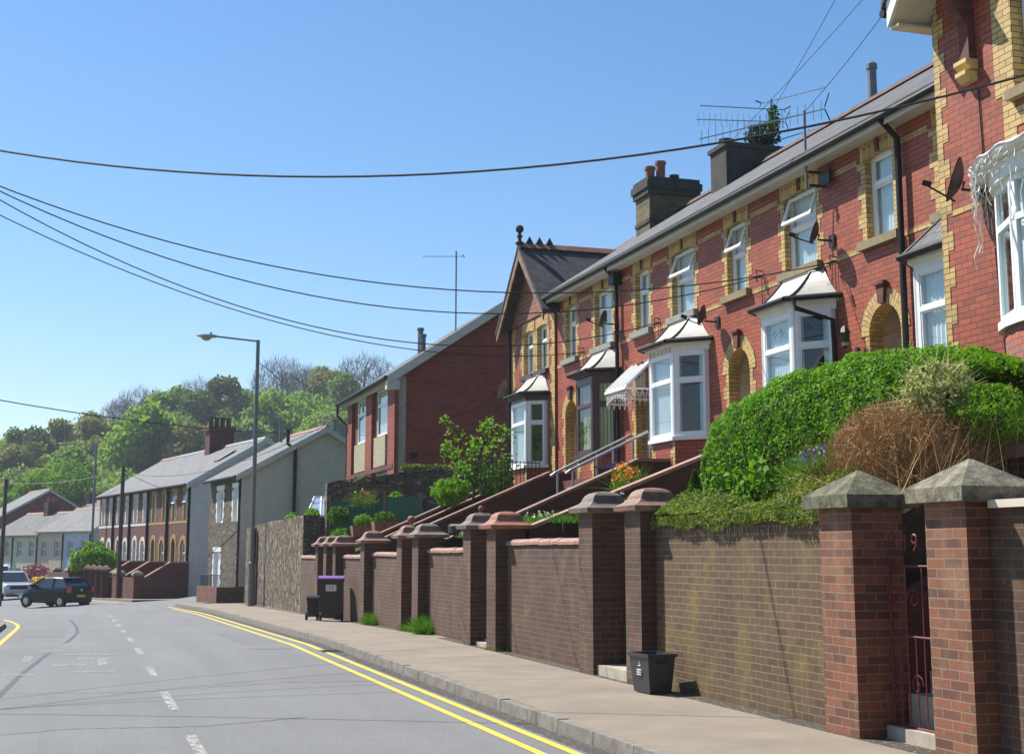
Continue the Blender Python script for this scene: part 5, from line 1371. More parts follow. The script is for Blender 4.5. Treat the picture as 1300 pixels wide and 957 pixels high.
def yagi(t, mast, top, dirv, L, n, el=.16, vert=False):
    d = Vector(dirv).normalized(); a = Vector(top) - d * L * .15; b = Vector(top) + d * L * .85
    m = MB().tube([a, b], .012, 5); u = Vector((0, 0, 1)) if vert else d.cross(Vector((0, 0, 1))).normalized()
    for i in range(n):
        q = a + d * (L * (.02 + .96 * i / (n - 1))); m.tube([q - u * el, q + u * el], .005, 4)
    obj('boom', m, 'aluminium', t)
    m = MB()
    for s in (-1, 1): m.hexa([tuple(a + u * .02 * s - d * .02), tuple(a + u * .22 * s - d * .1), tuple(a + u * .22 * s - d * .09), tuple(a + u * .02 * s - d * .01)] + [tuple(x + Vector((0, 0, .05)) for x in ()) or tuple(a + u * .02 * s - d * .02 + Vector((0, 0, .03))), tuple(a + u * .22 * s - d * .1 + Vector((0, 0, .03))), tuple(a + u * .22 * s - d * .09 + Vector((0, 0, .03))), tuple(a + u * .02 * s - d * .01 + Vector((0, 0, .03)))])
    obj('reflector', m, 'black_plastic', t)
t = thing('aerial', 'tall television aerial mast on a wall bracket above the leaded window', 'aerial', (10.8, 18.58, 7.3), group='television aerials')
obj('mast', MB().tube([(10.8, 18.58, 7.25), (10.8, 18.58, 8.55)], .022, 8), 'galvanised', t)
obj('bracket', MB().box(10.8, FX - .012, 18.5, 18.53, 7.50, 7.54).box(10.8, FX - .012, 18.5, 18.53, 7.28, 7.32).box(10.98, 11.02, 18.2, 18.5, 7.28, 7.52), 'dark_iron', t)
yagi(t, None, (10.8, 18.58, 8.50), (-.55, .83, -.02), 2.3, 17, .15, True)
t = thing('aerial', 'cluster of television aerials on the sooty chimney with the weeds', 'aerial', (14.95, 27.2, 10.7), group='television aerials')
obj('mast', MB().tube([(14.95, 27.2, 10.6), (14.95, 27.2, 12.0)], .022, 8), 'galvanised', t)
yagi(t, None, (14.95, 27.2, 11.95), (.75, -.66, .12), 1.5, 14, .1)
yagi(t, None, (14.95, 27.2, 11.75), (-.92, .2, .02), 2.0, 18, .08)
yagi(t, None, (14.95, 27.2, 11.45), (-.92, .2, .0), 2.1, 16, .16, True)
yagi(t, None, (14.95, 27.2, 10.95), (.75, -.66, .2), 1.2, 12, .09)
t = thing('aerial', 'television aerial on the large red gable end house', 'aerial', (GX + 2.9, 49.0, 9.5), group='television aerials')
obj('mast', MB().tube([(GX + 2.9, 49, 9.3), (GX + 2.9, 49, 12.9)], .03, 8), 'galvanised', t)
yagi(t, None, (GX + 2.9, 49, 12.7), (-.9, .3, 0), 1.5, 9, .22)
# coach lantern by the arched doorway
t = thing('wall_lantern', 'black coach lantern left of the nearest arched doorway', 'lantern', (FX - .02, 17.75, 4.7))
lx, ly = FX - .22, 17.75
obj('arm', MB().tube([(FX - .01, ly, 4.5), (lx, ly, 4.45), (lx, ly, 4.58)], .014, 6).box(FX - .03, FX - .008, ly - .04, ly + .04, 4.35, 4.6), 'lantern_black', t)
obj('body', MB().lathe([(.03, 4.58), (.05, 4.6), (.075, 4.80), (.10, 4.81), (.06, 4.88), (.02, 4.92), (.012, 4.97)], (lx, ly, 0), 6), 'lantern_black', t)
obj('glass', MB().lathe([(.052, 4.61), (.072, 4.79)], (lx, ly, 0), 6), 'lamp_glass', t)
def text_on(txt, loc, size, mat, par, rot=(R(90), 0, R(-90)), ext=.002):
    c = bpy.data.curves.new('text', 'FONT'); c.body = txt; c.size = size; c.extrude = ext; c.align_x = 'CENTER'; c.align_y = 'CENTER'
    o = bpy.data.objects.new('lettering', c); COL.objects.link(o); dg = bpy.context.evaluated_depsgraph_get()
    me = bpy.data.meshes.new_from_object(o.evaluated_get(dg)); bpy.data.objects.remove(o); bpy.data.curves.remove(c)
    o = bpy.data.objects.new('lettering', me); me.materials.clear(); me.materials.append(MATS[mat]); COL.objects.link(o)
    o.parent = par; off = root_off(par); o.location = (loc[0] - off.x, loc[1] - off.y, loc[2] - off.z); o.rotation_euler = rot
    return o
for (y, z, w, h, lab) in ((20.55, 4.66, .3, .2, 'small white house plate beside the leaded bay window'), (25.3, 3.95, .42, .13, 'white name plate beside the door under the lace canopy')):
    t = thing('house_plate', lab, 'plate', (FX - .01, y, z), group='house plates')
    obj('board', MB().box(FX - .04, FX - .01, y - w / 2, y + w / 2, z - h / 2, z + h / 2), 'white_upvc', t)
    m = MB().box(FX - .045, FX - .0405, y - w * .32, y + w * .32, z - .012, z + .012) ; obj('lettering', m, 'black_plastic', t)
# steel handrails on the steps below the canopy
for (y, lab) in ((25.9, 'farther steel handrail on the steps below the brown bay'), (25.0, 'nearer steel handrail on the steps below the lace canopy')):
    t = thing('handrail', lab, 'handrail', (9.6, y, 2.8), group='steel handrails')
    obj('rail', MB().tube([(9.0, y, 3.05), (9.1, y, 3.12), (10.75, y, 3.92), (10.8, y, 3.9), (10.8, y, 3.15)], .028, 8), 'steel_rail', t)
    obj('post', MB().tube([(9.15, y, 2.3), (9.15, y, 3.13)], .022, 6), 'steel_rail', t)
    obj('post', MB().tube([(10.0, y, 2.7), (10.0, y, 3.54)], .022, 6), 'steel_rail', t)

# ------------------------------------------------------------------ bins, tyre, pots, nets
def wheelie(p, rz, h, body, lid, lab, w=.56, dpt=.6, number=None):
    t = thing('wheelie_bin', lab, 'bin', p, R(rz), local=True)
    m = MB(); a, b = w / 2, dpt / 2
    lo = [(-a * .80, -b * .72), (a * .80, -b * .72), (a * .80, b * .80), (-a * .80, b * .80)]; hi = [(-a, -b), (a, -b), (a, b), (-a, b)]
    m.hexa([(x, y, .09) for x, y in lo] + [(x, y, h * .90) for x, y in hi])
    m.hexa([(x * 1.06, y * 1.06, h * .86) for x, y in hi] + [(x * 1.06, y * 1.06, h * .905) for x, y in hi])
    for k in (-.5, 0, .5): m.hexa([(k * w * .55 - .05, -b * .77, .2), (k * w * .55 + .05, -b * .77, .2), (k * w * .55 + .05, -b * .6, .2), (k * w * .55 - .05, -b * .6, .2), (k * w * .62 - .05, -b * .94, h * .55), (k * w * .62 + .05, -b * .94, h * .55), (k * w * .62 + .05, -b * .8, h * .55), (k * w * .62 - .05, -b * .8, h * .55)])
    obj('body', m, body, t)
    m = MB(); n = 8; L_ = [(-b * 1.12 + 2.2 * b * i / n, h * .907 + .075 * math.sin(math.pi * min(1, i / n * 1.05 + .08)) + .02) for i in range(n + 1)]
    m.prism([(-b * 1.12, h * .906)] + L_ + [(b * 1.1, h * .906)], 'x', -a * 1.1, a * 1.1)
    obj('lid', m, lid, t)
    obj('handle', MB().tube([(-a * .8, b * 1.12, h * .92), (-a * .8, b * 1.3, h * .94), (a * .8, b * 1.3, h * .94), (a * .8, b * 1.12, h * .92)], .018, 6), body, t)
    for s in (-1, 1): obj('wheel', MB().lathe([(.04, -.03), (.10, -.03), (.10, .03), (.04, .03)], (s * a * .92, b * .75, .10), 14, 'x'), 'tyre_rubber', t)
    if number:
        obj('label', MB().box(-.13, .13, -b * 1.02 - .012, -b * .97, h * .66, h * .80), 'bin_white', t)
        text_on(number, (0, -b * 1.02 - .014, h * .73), .13, 'black_plastic', t, (R(90), 0, 0))
    return t
wheelie((6.02, 33.9, footz(34)), -12, 1.12, 'black_bin', 'purple_lid', 'tall black wheelie bin with purple lid and white number label on the pavement', .58, .6, '11')
t = wheelie((5.72, 34.9, footz(35)), -5, .58, 'black_bin', 'black_bin', 'small black caddy bin just behind the tall purple lidded one', .3, .3)
wheelie((9.9, 24.6, 2.28), 60, .95, 'black_bin', 'purple_lid', 'purple bin lid showing over the sloping wall under the lace canopy', .58, .6)
# open black recycling box on the pavement
t = thing('recycling_box', 'open black recycling box on the pavement at the foot of the mossy wall', 'box', (6.16, 14.3, 0), R(4), local=True)
a, b, H = .17, .235, .43; m = MB(); th = .012
lo = [(-a * .78, -b * .82), (a * .78, -b * .82), (a * .78, b * .82), (-a * .78, b * .82)]; hi = [(-a, -b), (a, -b), (a, b), (-a, b)]
for k in range(4):
    p, q_, p2, q2 = lo[k], lo[(k + 1) % 4], hi[k], hi[(k + 1) % 4]
    m.face([(*p, 0.01), (*q_, 0.01), (*q2, H), (*p2, H)]); s_ = .955
    m.face([(q_[0] * s_, q_[1] * s_, .02), (p[0] * s_, p[1] * s_, .02), (p2[0] * s_, p2[1] * s_, H), (q2[0] * s_, q2[1] * s_, H)])
m.face([(*p, .011) for p in lo]); m.face([(x * .955, y * .955, .02) for x, y in lo])
obj('body', m, 'dark_bin_grey', t)
m = MB()
for k in range(4):
    p, q_ = hi[k], hi[(k + 1) % 4]
    m.hexa([(p[0], p[1], H - .03), (q_[0], q_[1], H - .03), (q_[0] * 1.08, q_[1] * 1.08, H - .03), (p[0] * 1.08, p[1] * 1.08, H - .03), (p[0] * .96, p[1] * .96, H + .005), (q_[0] * .96, q_[1] * .96, H + .005), (q_[0] * 1.09, q_[1] * 1.09, H + .005), (p[0] * 1.09, p[1] * 1.09, H + .005)])
obj('rim', m, 'dark_bin_grey', t)
xf = -a * .93
m = MB().tube([(xf - .004, -.03, .30), (xf - .006, 0, .345), (xf - .004, .03, .30), (xf - .004, -.03, .30)], .006, 4)
for zz in (.25, .225, .2): m.box(xf - .012 + .0, xf + .022, -.05, .05, zz, zz + .012)
obj('recycling_symbol', m, 'bin_white', t)
obj('handle_recess', MB().box(-.07, .07, -b * .97 - .006, -b * .9, .33, .37), 'black_bin', t)

m = MB(); pr = [(.19, -.1), (.27, -.11), (.315, -.07), (.315, .07), (.27, .11), (.19, .1), (.18, 0), (.19, -.1)]
tag(obj('tyre', m.lathe(pr, (7.25, 26.1, 1.98), 28), 'tyre_rubber', origin=(7.25, 26.1, 1.86), smooth=False), 'old black tyre lying on the garden bank behind the brick wall', 'tyre')
def pot(x, y, z, sx, sy, h, lab, mat='terracotta', rnd=False):
    t = thing('planter', lab, 'planter', (x, y, z), group='garden pots')
    if rnd: obj('pot', MB().lathe([(sx * .7, 0), (sx, h * .85), (sx * 1.08, h * .86), (sx * 1.08, h), (sx * .9, h), (sx * .85, h - .03)], (x, y, z), 14), mat, t)
    else: obj('pot', MB().hexa([(x - sx * .85, y - sy * .85, z), (x + sx * .85, y - sy * .85, z), (x + sx * .85, y + sy * .85, z), (x - sx * .85, y + sy * .85, z), (x - sx, y - sy, z + h), (x + sx, y - sy, z + h), (x + sx, y + sy, z + h), (x - sx, y + sy, z + h)]), mat, t)
    return t
p1_ = pot(7.75, 35.75, 2.0, .34, .22, .34, 'terracotta trough full of greenery behind the close gateposts')
p2_ = pot(7.45, 37.2, 1.95, .34, .2, .3, 'second terracotta trough, lower left of the green netting')
def net(pts, z0, z1, lab):
    t = thing('netting_fence', lab, 'netting', (pts[0][0], pts[0][1], z0), group='green garden netting')
    m = MB()
    for a, b in zip(pts[:-1], pts[1:]):
        n = 8
        for i in range(n):
            A = [a[k] + (b[k] - a[k]) * i / n for k in (0, 1)]; B = [a[k] + (b[k] - a[k]) * (i + 1) / n for k in (0, 1)]; w = .03 * math.sin(i * 2.3); w2 = .03 * math.sin((i + 1) * 2.3)
            m.face([(A[0], A[1] + w, z0), (B[0], B[1] + w2, z0), (B[0], B[1] + w2, z1 + w2), (A[0], A[1] + w, z1 + w)])
    obj('net', m, 'plastic_green', t)
    for p in pts: obj('post', MB().tube([(p[0], p[1], z0 - .3), (p[0], p[1], z1 + .15)], .02, 5), 'wood_pole', t)
net([(6.95, 39.6), (8.3, 39.6), (9.6, 39.6)], 2.2, 3.0, 'longer dark green netting fence below the mossy stone wall')
net([(8.0, 37.0), (9.0, 37.0), (9.25, 37.8)], 2.25, 3.05, 'bright green netting panel right of the terracotta troughs')

# ------------------------------------------------------------------ street lamps, far pole
def street_lamp(x, y, z, h, arm, lab, az=180):
    t = thing('street_lamp', lab, 'street lamp', (x, y, z), group='street lamps'); d = Vector((math.cos(R(az)), math.sin(R(az)), 0))
    obj('post', MB().tube([(x, y, z), (x, y, z + 1.6), (x, y, z + 1.62), (x, y, z + h)], [.125, .12, .085, .07], 12), 'galvanised', t)
    a = Vector((x, y, z + h - .05)); b = a + d * arm + Vector((0, 0, .12))
    obj('arm', MB().tube([a, b], .035, 8), 'galvanised', t)
    u = Vector((-d.y, d.x, 0)); m = MB(); pr = [(0, .05, .05), (.12, .12, .07), (.35, .15, .08), (.6, .13, .06), (.75, .04, .03)]
    n = 10; rings = [[b + d * (s_ - .05) + u * (w * math.cos(2 * math.pi * k / n)) + Vector((0, 0, hh * math.sin(2 * math.pi * k / n))) for k in range(n)] for s_, w, hh in pr]
    for i in range(4):
        for k in range(n): m.face([rings[i][k], rings[i][(k + 1) % n], rings[i + 1][(k + 1) % n], rings[i + 1][k]])
    m.face(rings[0][::-1]); m.face(rings[-1]); m.box(b.x - .22 * abs(1), b.x - .14, b.y - .03, b.y + .03, b.z + .075, b.z + .15)
    hd = obj('head', m, 'lamp_head', t)
    q = [b + d * (.15 + .4 * i / 6) + Vector((0, 0, -.045 - .05 * math.sin(math.pi * i / 6))) for i in range(7)]
    obj('lens', MB().tube(q, [.02, .07, .09, .1, .09, .07, .02], 8), 'lamp_glass', hd)
    return t
street_lamp(6.18, 51.8, footz(52), 10.0, 1.6, 'tall grey street lamp in front of the rough stone wall')
street_lamp(.80, 94.0, -1.5, 10.0, 1.7, 'distant grey street lamp beyond the black hatchback')
t = thing('telegraph_pole', 'dark wooden telegraph pole in front of the far brick row', 'pole', (2.1, 76.5, -1.1), group='far poles')
obj('shaft', MB().tube([(2.1, 76.5, -1.2), (2.1, 76.5, 6.1)], [.13, .10], 8), 'wood_pole', t)
t = thing('telegraph_pole', 'wooden telegraph pole at the left edge of the picture by the parked vehicles', 'pole', (-4.1, 82, -1.7), group='far poles')
obj('shaft', MB().tube([(-4.1, 82, -1.8), (-4.1, 82, 5.6)], [.13, .10], 8), 'wood_pole', t)
for (a, b, s_, lab) in (((-4.1, 82, 5.4), (2.1, 76.5, 5.9), .3, 'wire between the two far telegraph poles'), ((2.1, 76.5, 5.9), rowpt(-.1, 1.2, 4.9), .15, 'short wire from the far pole to the yellow trimmed row house'), ((2.1, 76.5, 5.8), (8.5, 47.2, 6.2), .9, 'wire from the far pole toward the large red gable house'), ((-12, 45, 8.1), (14, 70, 7.6), .9, 'wire crossing in front of the wooded hill')):
    tag(obj('overhead_wire', MB().tube(sag(a, b, s_, 16), .014 if b[0] < 12 else .02, 4), 'cable_black', origin=a), lab, 'wire', 'wires of the far poles')

# ------------------------------------------------------------------ vehicles
def vehicle(name, lab, p, heading, L, Wd, H, paint, prof, cab, wheels, wr, kind):
    """local frame: x forward, origin at ground centre"""
    t = thing(name, lab, 'car' if kind != 'van' else 'van', p, heading, local=True); hw = Wd / 2
    # body: rounded loft, prof = (x, z_low, z_high, width factor)
    m = MB(); rings = []
    for (x, zl, zh, wf) in prof:
        w = hw * wf; rings.append([(x, -w * .90, zl), (x, -w, zl + .12), (x, -w, zh - .22), (x, -w * .94, zh - .05), (x, -w * .80, zh), (x, w * .80, zh), (x, w * .94, zh - .05), (x, w, zh - .22), (x, w, zl + .12), (x, w * .90, zl)])
    n = 10
    for r0, r1 in zip(rings[:-1], rings[1:]):
        for k in range(n): m.face([r0[k], r0[(k + 1) % n], r1[(k + 1) % n], r1[k]])
    m.face(rings[0]); m.face(rings[-1][::-1])
    obj('body', m, paint, t)
    # cabin glass and roof
    (xb, xrb, xrf, xf, zb, zr) = cab; wb, wt = hw * .93, hw * .76
    g = MB(); g.hexa([(xb, -wb, zb), (xb, wb, zb), (xf, wb, zb), (xf, -wb, zb), (xrb, -wt, zr - .07), (xrb, wt, zr - .07), (xrf, wt, zr - .07), (xrf, -wt, zr - .07)][0:1] + [(xf, -wb, zb), (xf, wb, zb), (xb, wb, zb)] + [(xrb, -wt, zr - .07), (xrf, -wt, zr - .07), (xrf, wt, zr - .07), (xrb, wt, zr - .07)])
    obj('windows', g, 'car_glass', t)
    r = MB(); ringsr = []
    for (x, z, w) in ((xrb - .06, zr - .09, wt + .02), (xrb + .12, zr - .02, wt + .01), ((xrb + xrf) / 2, zr, wt), (xrf - .15, zr - .02, wt + .01), (xrf + .05, zr - .09, wt + .02)):
        ringsr.append([(x, -w, z - .05), (x, -w * .9, z), (x, w * .9, z), (x, w, z - .05)])
    for r0, r1 in zip(ringsr[:-1], ringsr[1:]):
        for k in range(3): r.face([r0[k], r0[k + 1], r1[k + 1], r1[k]])
    obj('roof', r, paint, t)
    m = MB(); lerp = lambda u: ((xb + (xrb - xb) * 1), )
    for s in (-1, 1):
        for (x0, x1) in ((xf, xrf), (xb, xrb)): m.tube([(x0, s * wb, zb), (x1, s * wt, zr - .06)], .045, 6)
        xm = (xrb + xrf) / 2 - .1; m.tube([(xm, s * wb, zb), (xm, s * wt * 1.01, zr - .06)], .04, 6)
    obj('pillar_frame', m, paint, t)
    for (x, s) in [(x, s) for x in wheels for s in (-1, 1)]:
        w_ = obj('wheel', MB().lathe([(.02, -.09), (wr * .62, -.09), (wr * .7, -.11), (wr, -.085), (wr, .085), (wr * .7, .11), (wr * .62, .09), (.02, .09)], (x, s * (hw - .1), wr), 20, 'y'), 'tyre_rubber', t)
        obj('rim', MB().lathe([(.03, -.02), (wr * .6, -.005), (wr * .6, .005), (.03, .02)], (x, s * (hw + .012), wr), 14, 'y'), 'alloy_wheel', w_)
        obj('wheel_arch', MB().lathe([(wr * 1.02, -.02), (wr * 1.18, -.02), (wr * 1.18, .02), (wr * 1.02, .02)], (x, s * (hw - .01), wr), 18, 'y'), 'black_plastic', w_)
    xF, xR = prof[-1][0], prof[0][0]
    for s in (-1, 1):
        obj('headlight', MB().box(xF - .22, xF + .012, *sorted((s * hw * .62, s * hw * .94)), prof[-2][2] - .28, prof[-2][2] - .10), 'clear_lens', t)
        obj('tail_light', MB().box(xR - .025, xR + .12, *sorted((s * hw * .80, s * hw * .985)), .72, 1.02), 'red_lens', t)
        obj('door_mirror', MB().box(xf - .45, xf - .25, *sorted((s * hw, s * (hw + .2))), zb + .02, zb + .17), paint, t)
        m = MB()
        for xx in (xm, xf - .55): m.box(xx - .006, xx + .006, *sorted((s * (hw + .001), s * (hw + .006))), .35, zb - .2)
        obj('door_gap', m, 'black_plastic', t)
        obj('door_handle', MB().box(xm + .1, xm + .26, *sorted((s * hw, s * (hw + .03))), zb - .18, zb - .14), paint, t)
    obj('rear_plate', MB().box(xR - .02, xR, -.26, .26, .50, .61), 'yellow_plate', t)
    obj('front_plate', MB().box(xF, xF + .02, -.26, .26, .38, .49), 'white_plate', t)
    obj('bumper', MB().box(xF - .1, xF + .015, -hw * .8, hw * .8, .24, .37), 'black_plastic', t)
    obj('bumper', MB().box(xR - .015, xR + .1, -hw * .85, hw * .85, .24, .40), 'black_plastic', t)
    return t
def cz(x, y): return roadz(x, y)
cx_, cy_ = -1.0, 73.0
hb_ = vehicle('hatchback', 'small black hatchback turning left across the road, rear plate yellow', (cx_, cy_, cz(cx_, cy_) + .0), R(90 + 43), 3.54, 1.64, 1.47, 'black_car_paint',
    [(-1.77, .36, .95, .86), (-1.72, .24, 1.02, .94), (-1.45, .22, 1.02, 1.0), (-.5, .2, 1.0, 1), (.6, .2, .98, 1), (1.1, .22, .93, .99), (1.5, .24, .80, .95), (1.72, .26, .68, .86), (1.78, .34, .58, .74)],
    (-1.66, -1.22, .25, 1.02, .95, 1.47), (-1.2, 1.2), .29, 'car')
obj('badge', MB().lathe([(.075, -.015), (.075, .0)], (-1.79, 0, .86), 14, 'x'), 'alloy_wheel', hb_)
obj('rear_wiper_spoiler', MB().box(-1.45, -1.2, -.6, .6, 1.40, 1.43), 'black_car_paint', hb_)
obj('aerial', MB().tube([(-1.0, 0, 1.45), (-1.15, 0, 1.95)], .012, 5), 'black_plastic', hb_)
sx_, sy_ = -4.15, 97
sv = vehicle('off_road_car', 'silver four wheel drive car facing the camera at the left edge', (sx_, sy_, cz(-4.15, 97)), R(-90 + 14), 4.7, 1.95, 1.85, 'silver_car_paint',
    [(-2.3, .5, 1.1, .92), (-2.2, .36, 1.2, 1), (0, .34, 1.2, 1), (.9, .34, 1.18, 1), (1.2, .36, 1.14, 1), (2.0, .38, 1.08, .98), (2.25, .42, 1.0, .93), (2.32, .55, .9, .88)],
    (-2.2, -2.0, .35, 1.0, 1.15, 1.86), (-1.4, 1.45), .38, 'car')
obj('grille', MB().box(2.30, 2.345, -.55, .55, .72, .92), 'black_plastic', sv); obj('windscreen', MB().hexa([(1.03, -.78, 1.2), (1.05, -.78, 1.2), (1.05, .78, 1.2), (1.03, .78, 1.2), (.40, -.66, 1.74), (.42, -.66, 1.74), (.42, .66, 1.74), (.40, .66, 1.74)]), 'car_glass', sv)
vn = vehicle('white_van', 'white van parked behind the silver car at the left edge', (-6.1, 112, cz(-6.1, 112)), R(-90 + 14), 5.2, 2.0, 2.3, 'white_car_paint',
    [(-2.6, .4, 2.35, .97), (-2.5, .35, 2.4, 1), (.8, .35, 2.4, 1), (1.2, .35, 2.2, .99), (1.7, .35, 1.35, .98), (2.4, .38, 1.15, .95), (2.6, .45, .95, .88)],
    (.5, .6, 1.15, 1.75, 1.3, 2.36), (-1.6, 1.7), .34, 'van')

# ------------------------------------------------------------------ garden planting
def blades(P, L, w, spread=.6, droop=.35, seg=3, upd=(0, 0, 1)):
    """arching blades as narrow strips"""
    n = len(P); d = RNG.normal(size=(n, 3)) * spread + np.array(upd); d /= np.linalg.norm(d, axis=1)[:, None]
    s = np.cross(d, RNG.normal(size=(n, 3))); s /= np.linalg.norm(s, axis=1)[:, None]
    L = L * RNG.uniform(.5, 1.2, n)[:, None]; out = []; q0 = np.asarray(P); w0 = w
    for k in range(seg):
        dd = d + np.array((0, 0, -droop * (k + 1) / seg)); q1 = q0 + dd * L / seg; w1 = w * (1 - (k + 1) / (seg + .3))
        out.append(np.stack([q0 - s * w0, q0 + s * w0, q1 + s * w1, q1 - s * w1], axis=1)); q0 = q1; w0 = w1
    return np.concatenate(out)
# hedge: a clipped body whose top rises to the right in the picture
hy = [16.95, 16.75, 16.3, 15.6, 14.9, 14.0, 13.2, 12.4, 11.6, 11.0, 10.6]
ht = [2.60, 3.05, 3.40, 3.56, 3.68, 3.74, 3.75, 3.70, 3.60, 3.40, 3.10]
t = thing('hedge', 'big bright green clipped hedge bulging over the garden in front of the arched doorway', 'hedge', (8.3, 14, 2.0))
def hedge_pts(n):
    y = RNG.uniform(10.95, 16.95, n); top = np.interp(y, hy[::-1], ht[::-1]); bot = 1.85 + 0 * y
    a = RNG.uniform(-.35, math.pi * 1.0, n); a = np.where(RNG.uniform(0, 1, n) < .3, RNG.uniform(math.pi * .9, math.pi * 1.22, n), a); endk = np.clip((16.98 - y) / .5, 0, 1) ** .5; hx = (.72 + .02 * np.sin(y * 2.1)) * (.35 + .65 * endk)
    xc = 8.55 + .03 * np.sin(y * 2); h = (top - bot)
    # superellipse cross-section
    ca, sa = np.cos(a), np.sin(a); e = .55
    sx_ = np.sign(ca) * np.abs(ca) ** e; sz = np.sign(sa) * np.abs(sa) ** e
    lump = 1 + .018 * np.sin(y * 4 + a * 3) + .014 * np.sin(y * 11 + a * 7)
    k = RNG.uniform(.88, 1.02, n) * lump
    P = np.stack([xc + hx * sx_ * k, y, bot + h * (.42 + .58 * sz * k * .985)], axis=1)
    Nn = np.stack([ca, .15 * RNG.normal(size=n), sa], axis=1)
    return P, Nn
P, Nn = hedge_pts(110000)
quads_obj('foliage', leaves(P, .021, nrm=Nn, spread=.55, aspect=.62), 'hedge_leaf', t)
P, Nn = hedge_pts(2600); P = P + Nn * .04
quads_obj('young_shoots', leaves(P, .026, nrm=Nn, spread=.8, aspect=.5), 'bright_leaf', t)
m = MB(); core = []
for y, z in [q_ for q_ in zip(hy, ht) if 11.3 < q_[0] < 16.8]:
    zt_ = z - .30; core.append([(8.55 - .5, y, 1.7), (8.55 - .5, y, zt_ - .25), (8.55 - .3, y, zt_), (8.55 + .3, y, zt_), (8.55 + .5, y, zt_ - .25), (8.55 + .5, y, 1.7)])
for r0, r1 in zip(core[:-1], core[1:]):
    for k in range(6): m.face([r0[k], r0[(k + 1) % 6], r1[(k + 1) % 6], r1[k]])
obj('twiggy_core', m, 'dark_leaf', t)
def shrub(name, lab, cat, c, r, n, size, mat, inner=.5, group=None, aspect=.6, core=True, base=None, extra=None):
    t = thing(name, lab, cat, (c[0], c[1], base if base is not None else c[2] - r[2]), group=group)
    P, d = shell_points(c, r, n, inner); P = P + .10 * min(r) * np.sin(P * 9 / max(r[0], .2))
    quads_obj('foliage', leaves(P, size, nrm=d, spread=.9, aspect=aspect), mat, t)
    if core: 
        m = MB()
        for k in range(7):
            a = k * 2.4; m.tube([(c[0], c[1], c[2] - r[2]), (c[0] + r[0] * .5 * math.cos(a), c[1] + r[1] * .5 * math.sin(a), c[2]), (c[0] + r[0] * .8 * math.cos(a), c[1] + r[1] * .8 * math.sin(a), c[2] + r[2] * .5)], [.012, .008, .003], 4)
        obj('stems', m, 'bark', t)
    return t
# brown twiggy bush
t = thing('twiggy_bush', 'dry brown twiggy bush behind the dark pyramid capped gatepost', 'bush', (7.5, 11.1, 2.0))
n = 9000; P0 = np.array((7.5, 11.15, 2.05)) + RNG.normal(size=(n, 3)) * np.array((.28, .36, .07))
quads_obj('dry_stems', blades(P0, .80, .0045, .42, .22, 4), 'twig', t)
P, d = shell_points((7.5, 11.15, 2.5), (.66, .84, .46), 15000, .5)
quads_obj('dry_twigs', blades(P, .17, .004, 1.2, .1, 2), 'twig', t)
P, d = shell_points((7.5, 11.15, 2.4), (.55, .70, .35), 3500, .3)
quads_obj('small_leaves', leaves(P, .012), 'ivy_leaf', t)
# ivy over the mossy wall
t = thing('ivy', 'low cotoneaster and ivy mat spilling over the mossy brick wall', 'ivy', (6.8, 13, 1.9))
n = 15000; y = RNG.uniform(10.95, 15.0, n); h = .16 + .10 * np.sin(y * 2.3) + .06 * np.sin(y * 7) + .12 * (y < 12.0)
u = RNG.uniform(0, 1, n); x = 6.42 + u * .75; z = 1.93 + np.sin(u * 2.4 + .25) * h * RNG.uniform(.5, 1.15, n)
P = np.stack([x, y, z], axis=1)
quads_obj('foliage', leaves(P, .017, up=.8), 'ivy_leaf', t)
n = 3800; y = RNG.uniform(11.0, 14.9, n); dl = (.10 + .10 * np.abs(np.sin(y * 3.7)) * np.abs(np.sin(y * 1.3))) * RNG.uniform(0, 1, n)
P = np.stack([6.44 - .02 * RNG.uniform(0, 1, n), y, 1.95 - dl], axis=1)
quads_obj('hanging_leaves', leaves(P, .015), 'ivy_leaf', t)
P0 = np.stack([np.full(220, 6.455), RNG.uniform(11.1, 14.7, 220), np.full(220, 1.93)], axis=1)
quads_obj('trailing_stems', blades(P0, .30, .0035, .12, 0, 3, (-.02, -.22, -1)), 'twig_grey', t)
# big leaved plants
def bigleaf(lab, c, r, n, size, mat='bright_leaf', name='leafy_plant', group='leafy plants behind the mossy wall'):
    return shrub(name, lab, 'plant', c, r, n, size, mat, .3, group, .75)
bigleaf('large leaved bright plant at the foot of the hedge, middle of the ivy', (7.35, 14.0, 2.36), (.26, .30, .28), 220, .055)
bigleaf('large leaved bright plant left of the ivy, below the hedge end', (7.3, 14.75, 2.34), (.22, .26, .26), 170, .055)
bigleaf('small leafy plant between the two bright plants', (7.05, 14.4, 2.12), (.2, .5, .14), 500, .028, 'mid_leaf')
t = thing('dwarf_conifer', 'little pointed conifer beside the brown rounded gatepost cap', 'conifer', (7.1, 15.1, 1.95))
n = 2600; hh = RNG.uniform(0, 1, n) ** .8; a = RNG.uniform(0, 6.283, n); rr = (1 - hh) * .15 * RNG.uniform(.6, 1.1, n) + .01
quads_obj('foliage', leaves(np.stack([7.1 + rr * np.cos(a), 15.1 + rr * np.sin(a), 2.05 + hh * .48], axis=1), .016, up=1), 'mid_leaf', t)
shrub('juniper', 'low spreading juniper around the little conifer', 'juniper', (6.95, 15.05, 2.06), (.26, .45, .13), 2600, .02, 'ivy_leaf')
shrub('variegated_shrub', 'pale cream variegated shrub against the right end of the hedge', 'shrub', (7.55, 10.75, 3.02), (.30, .42, .30), 2600, .024, 'pale_leaf', .2)
o = quads_obj('flower_sprays', blades(np.array((7.55, 10.75, 2.9)) + RNG.normal(size=(260, 3)) * .1, .48, .012, .7, .25, 3), 'pale_leaf'); tag(o, 'cream flower sprays standing out of the pale variegated shrub', 'flowers')
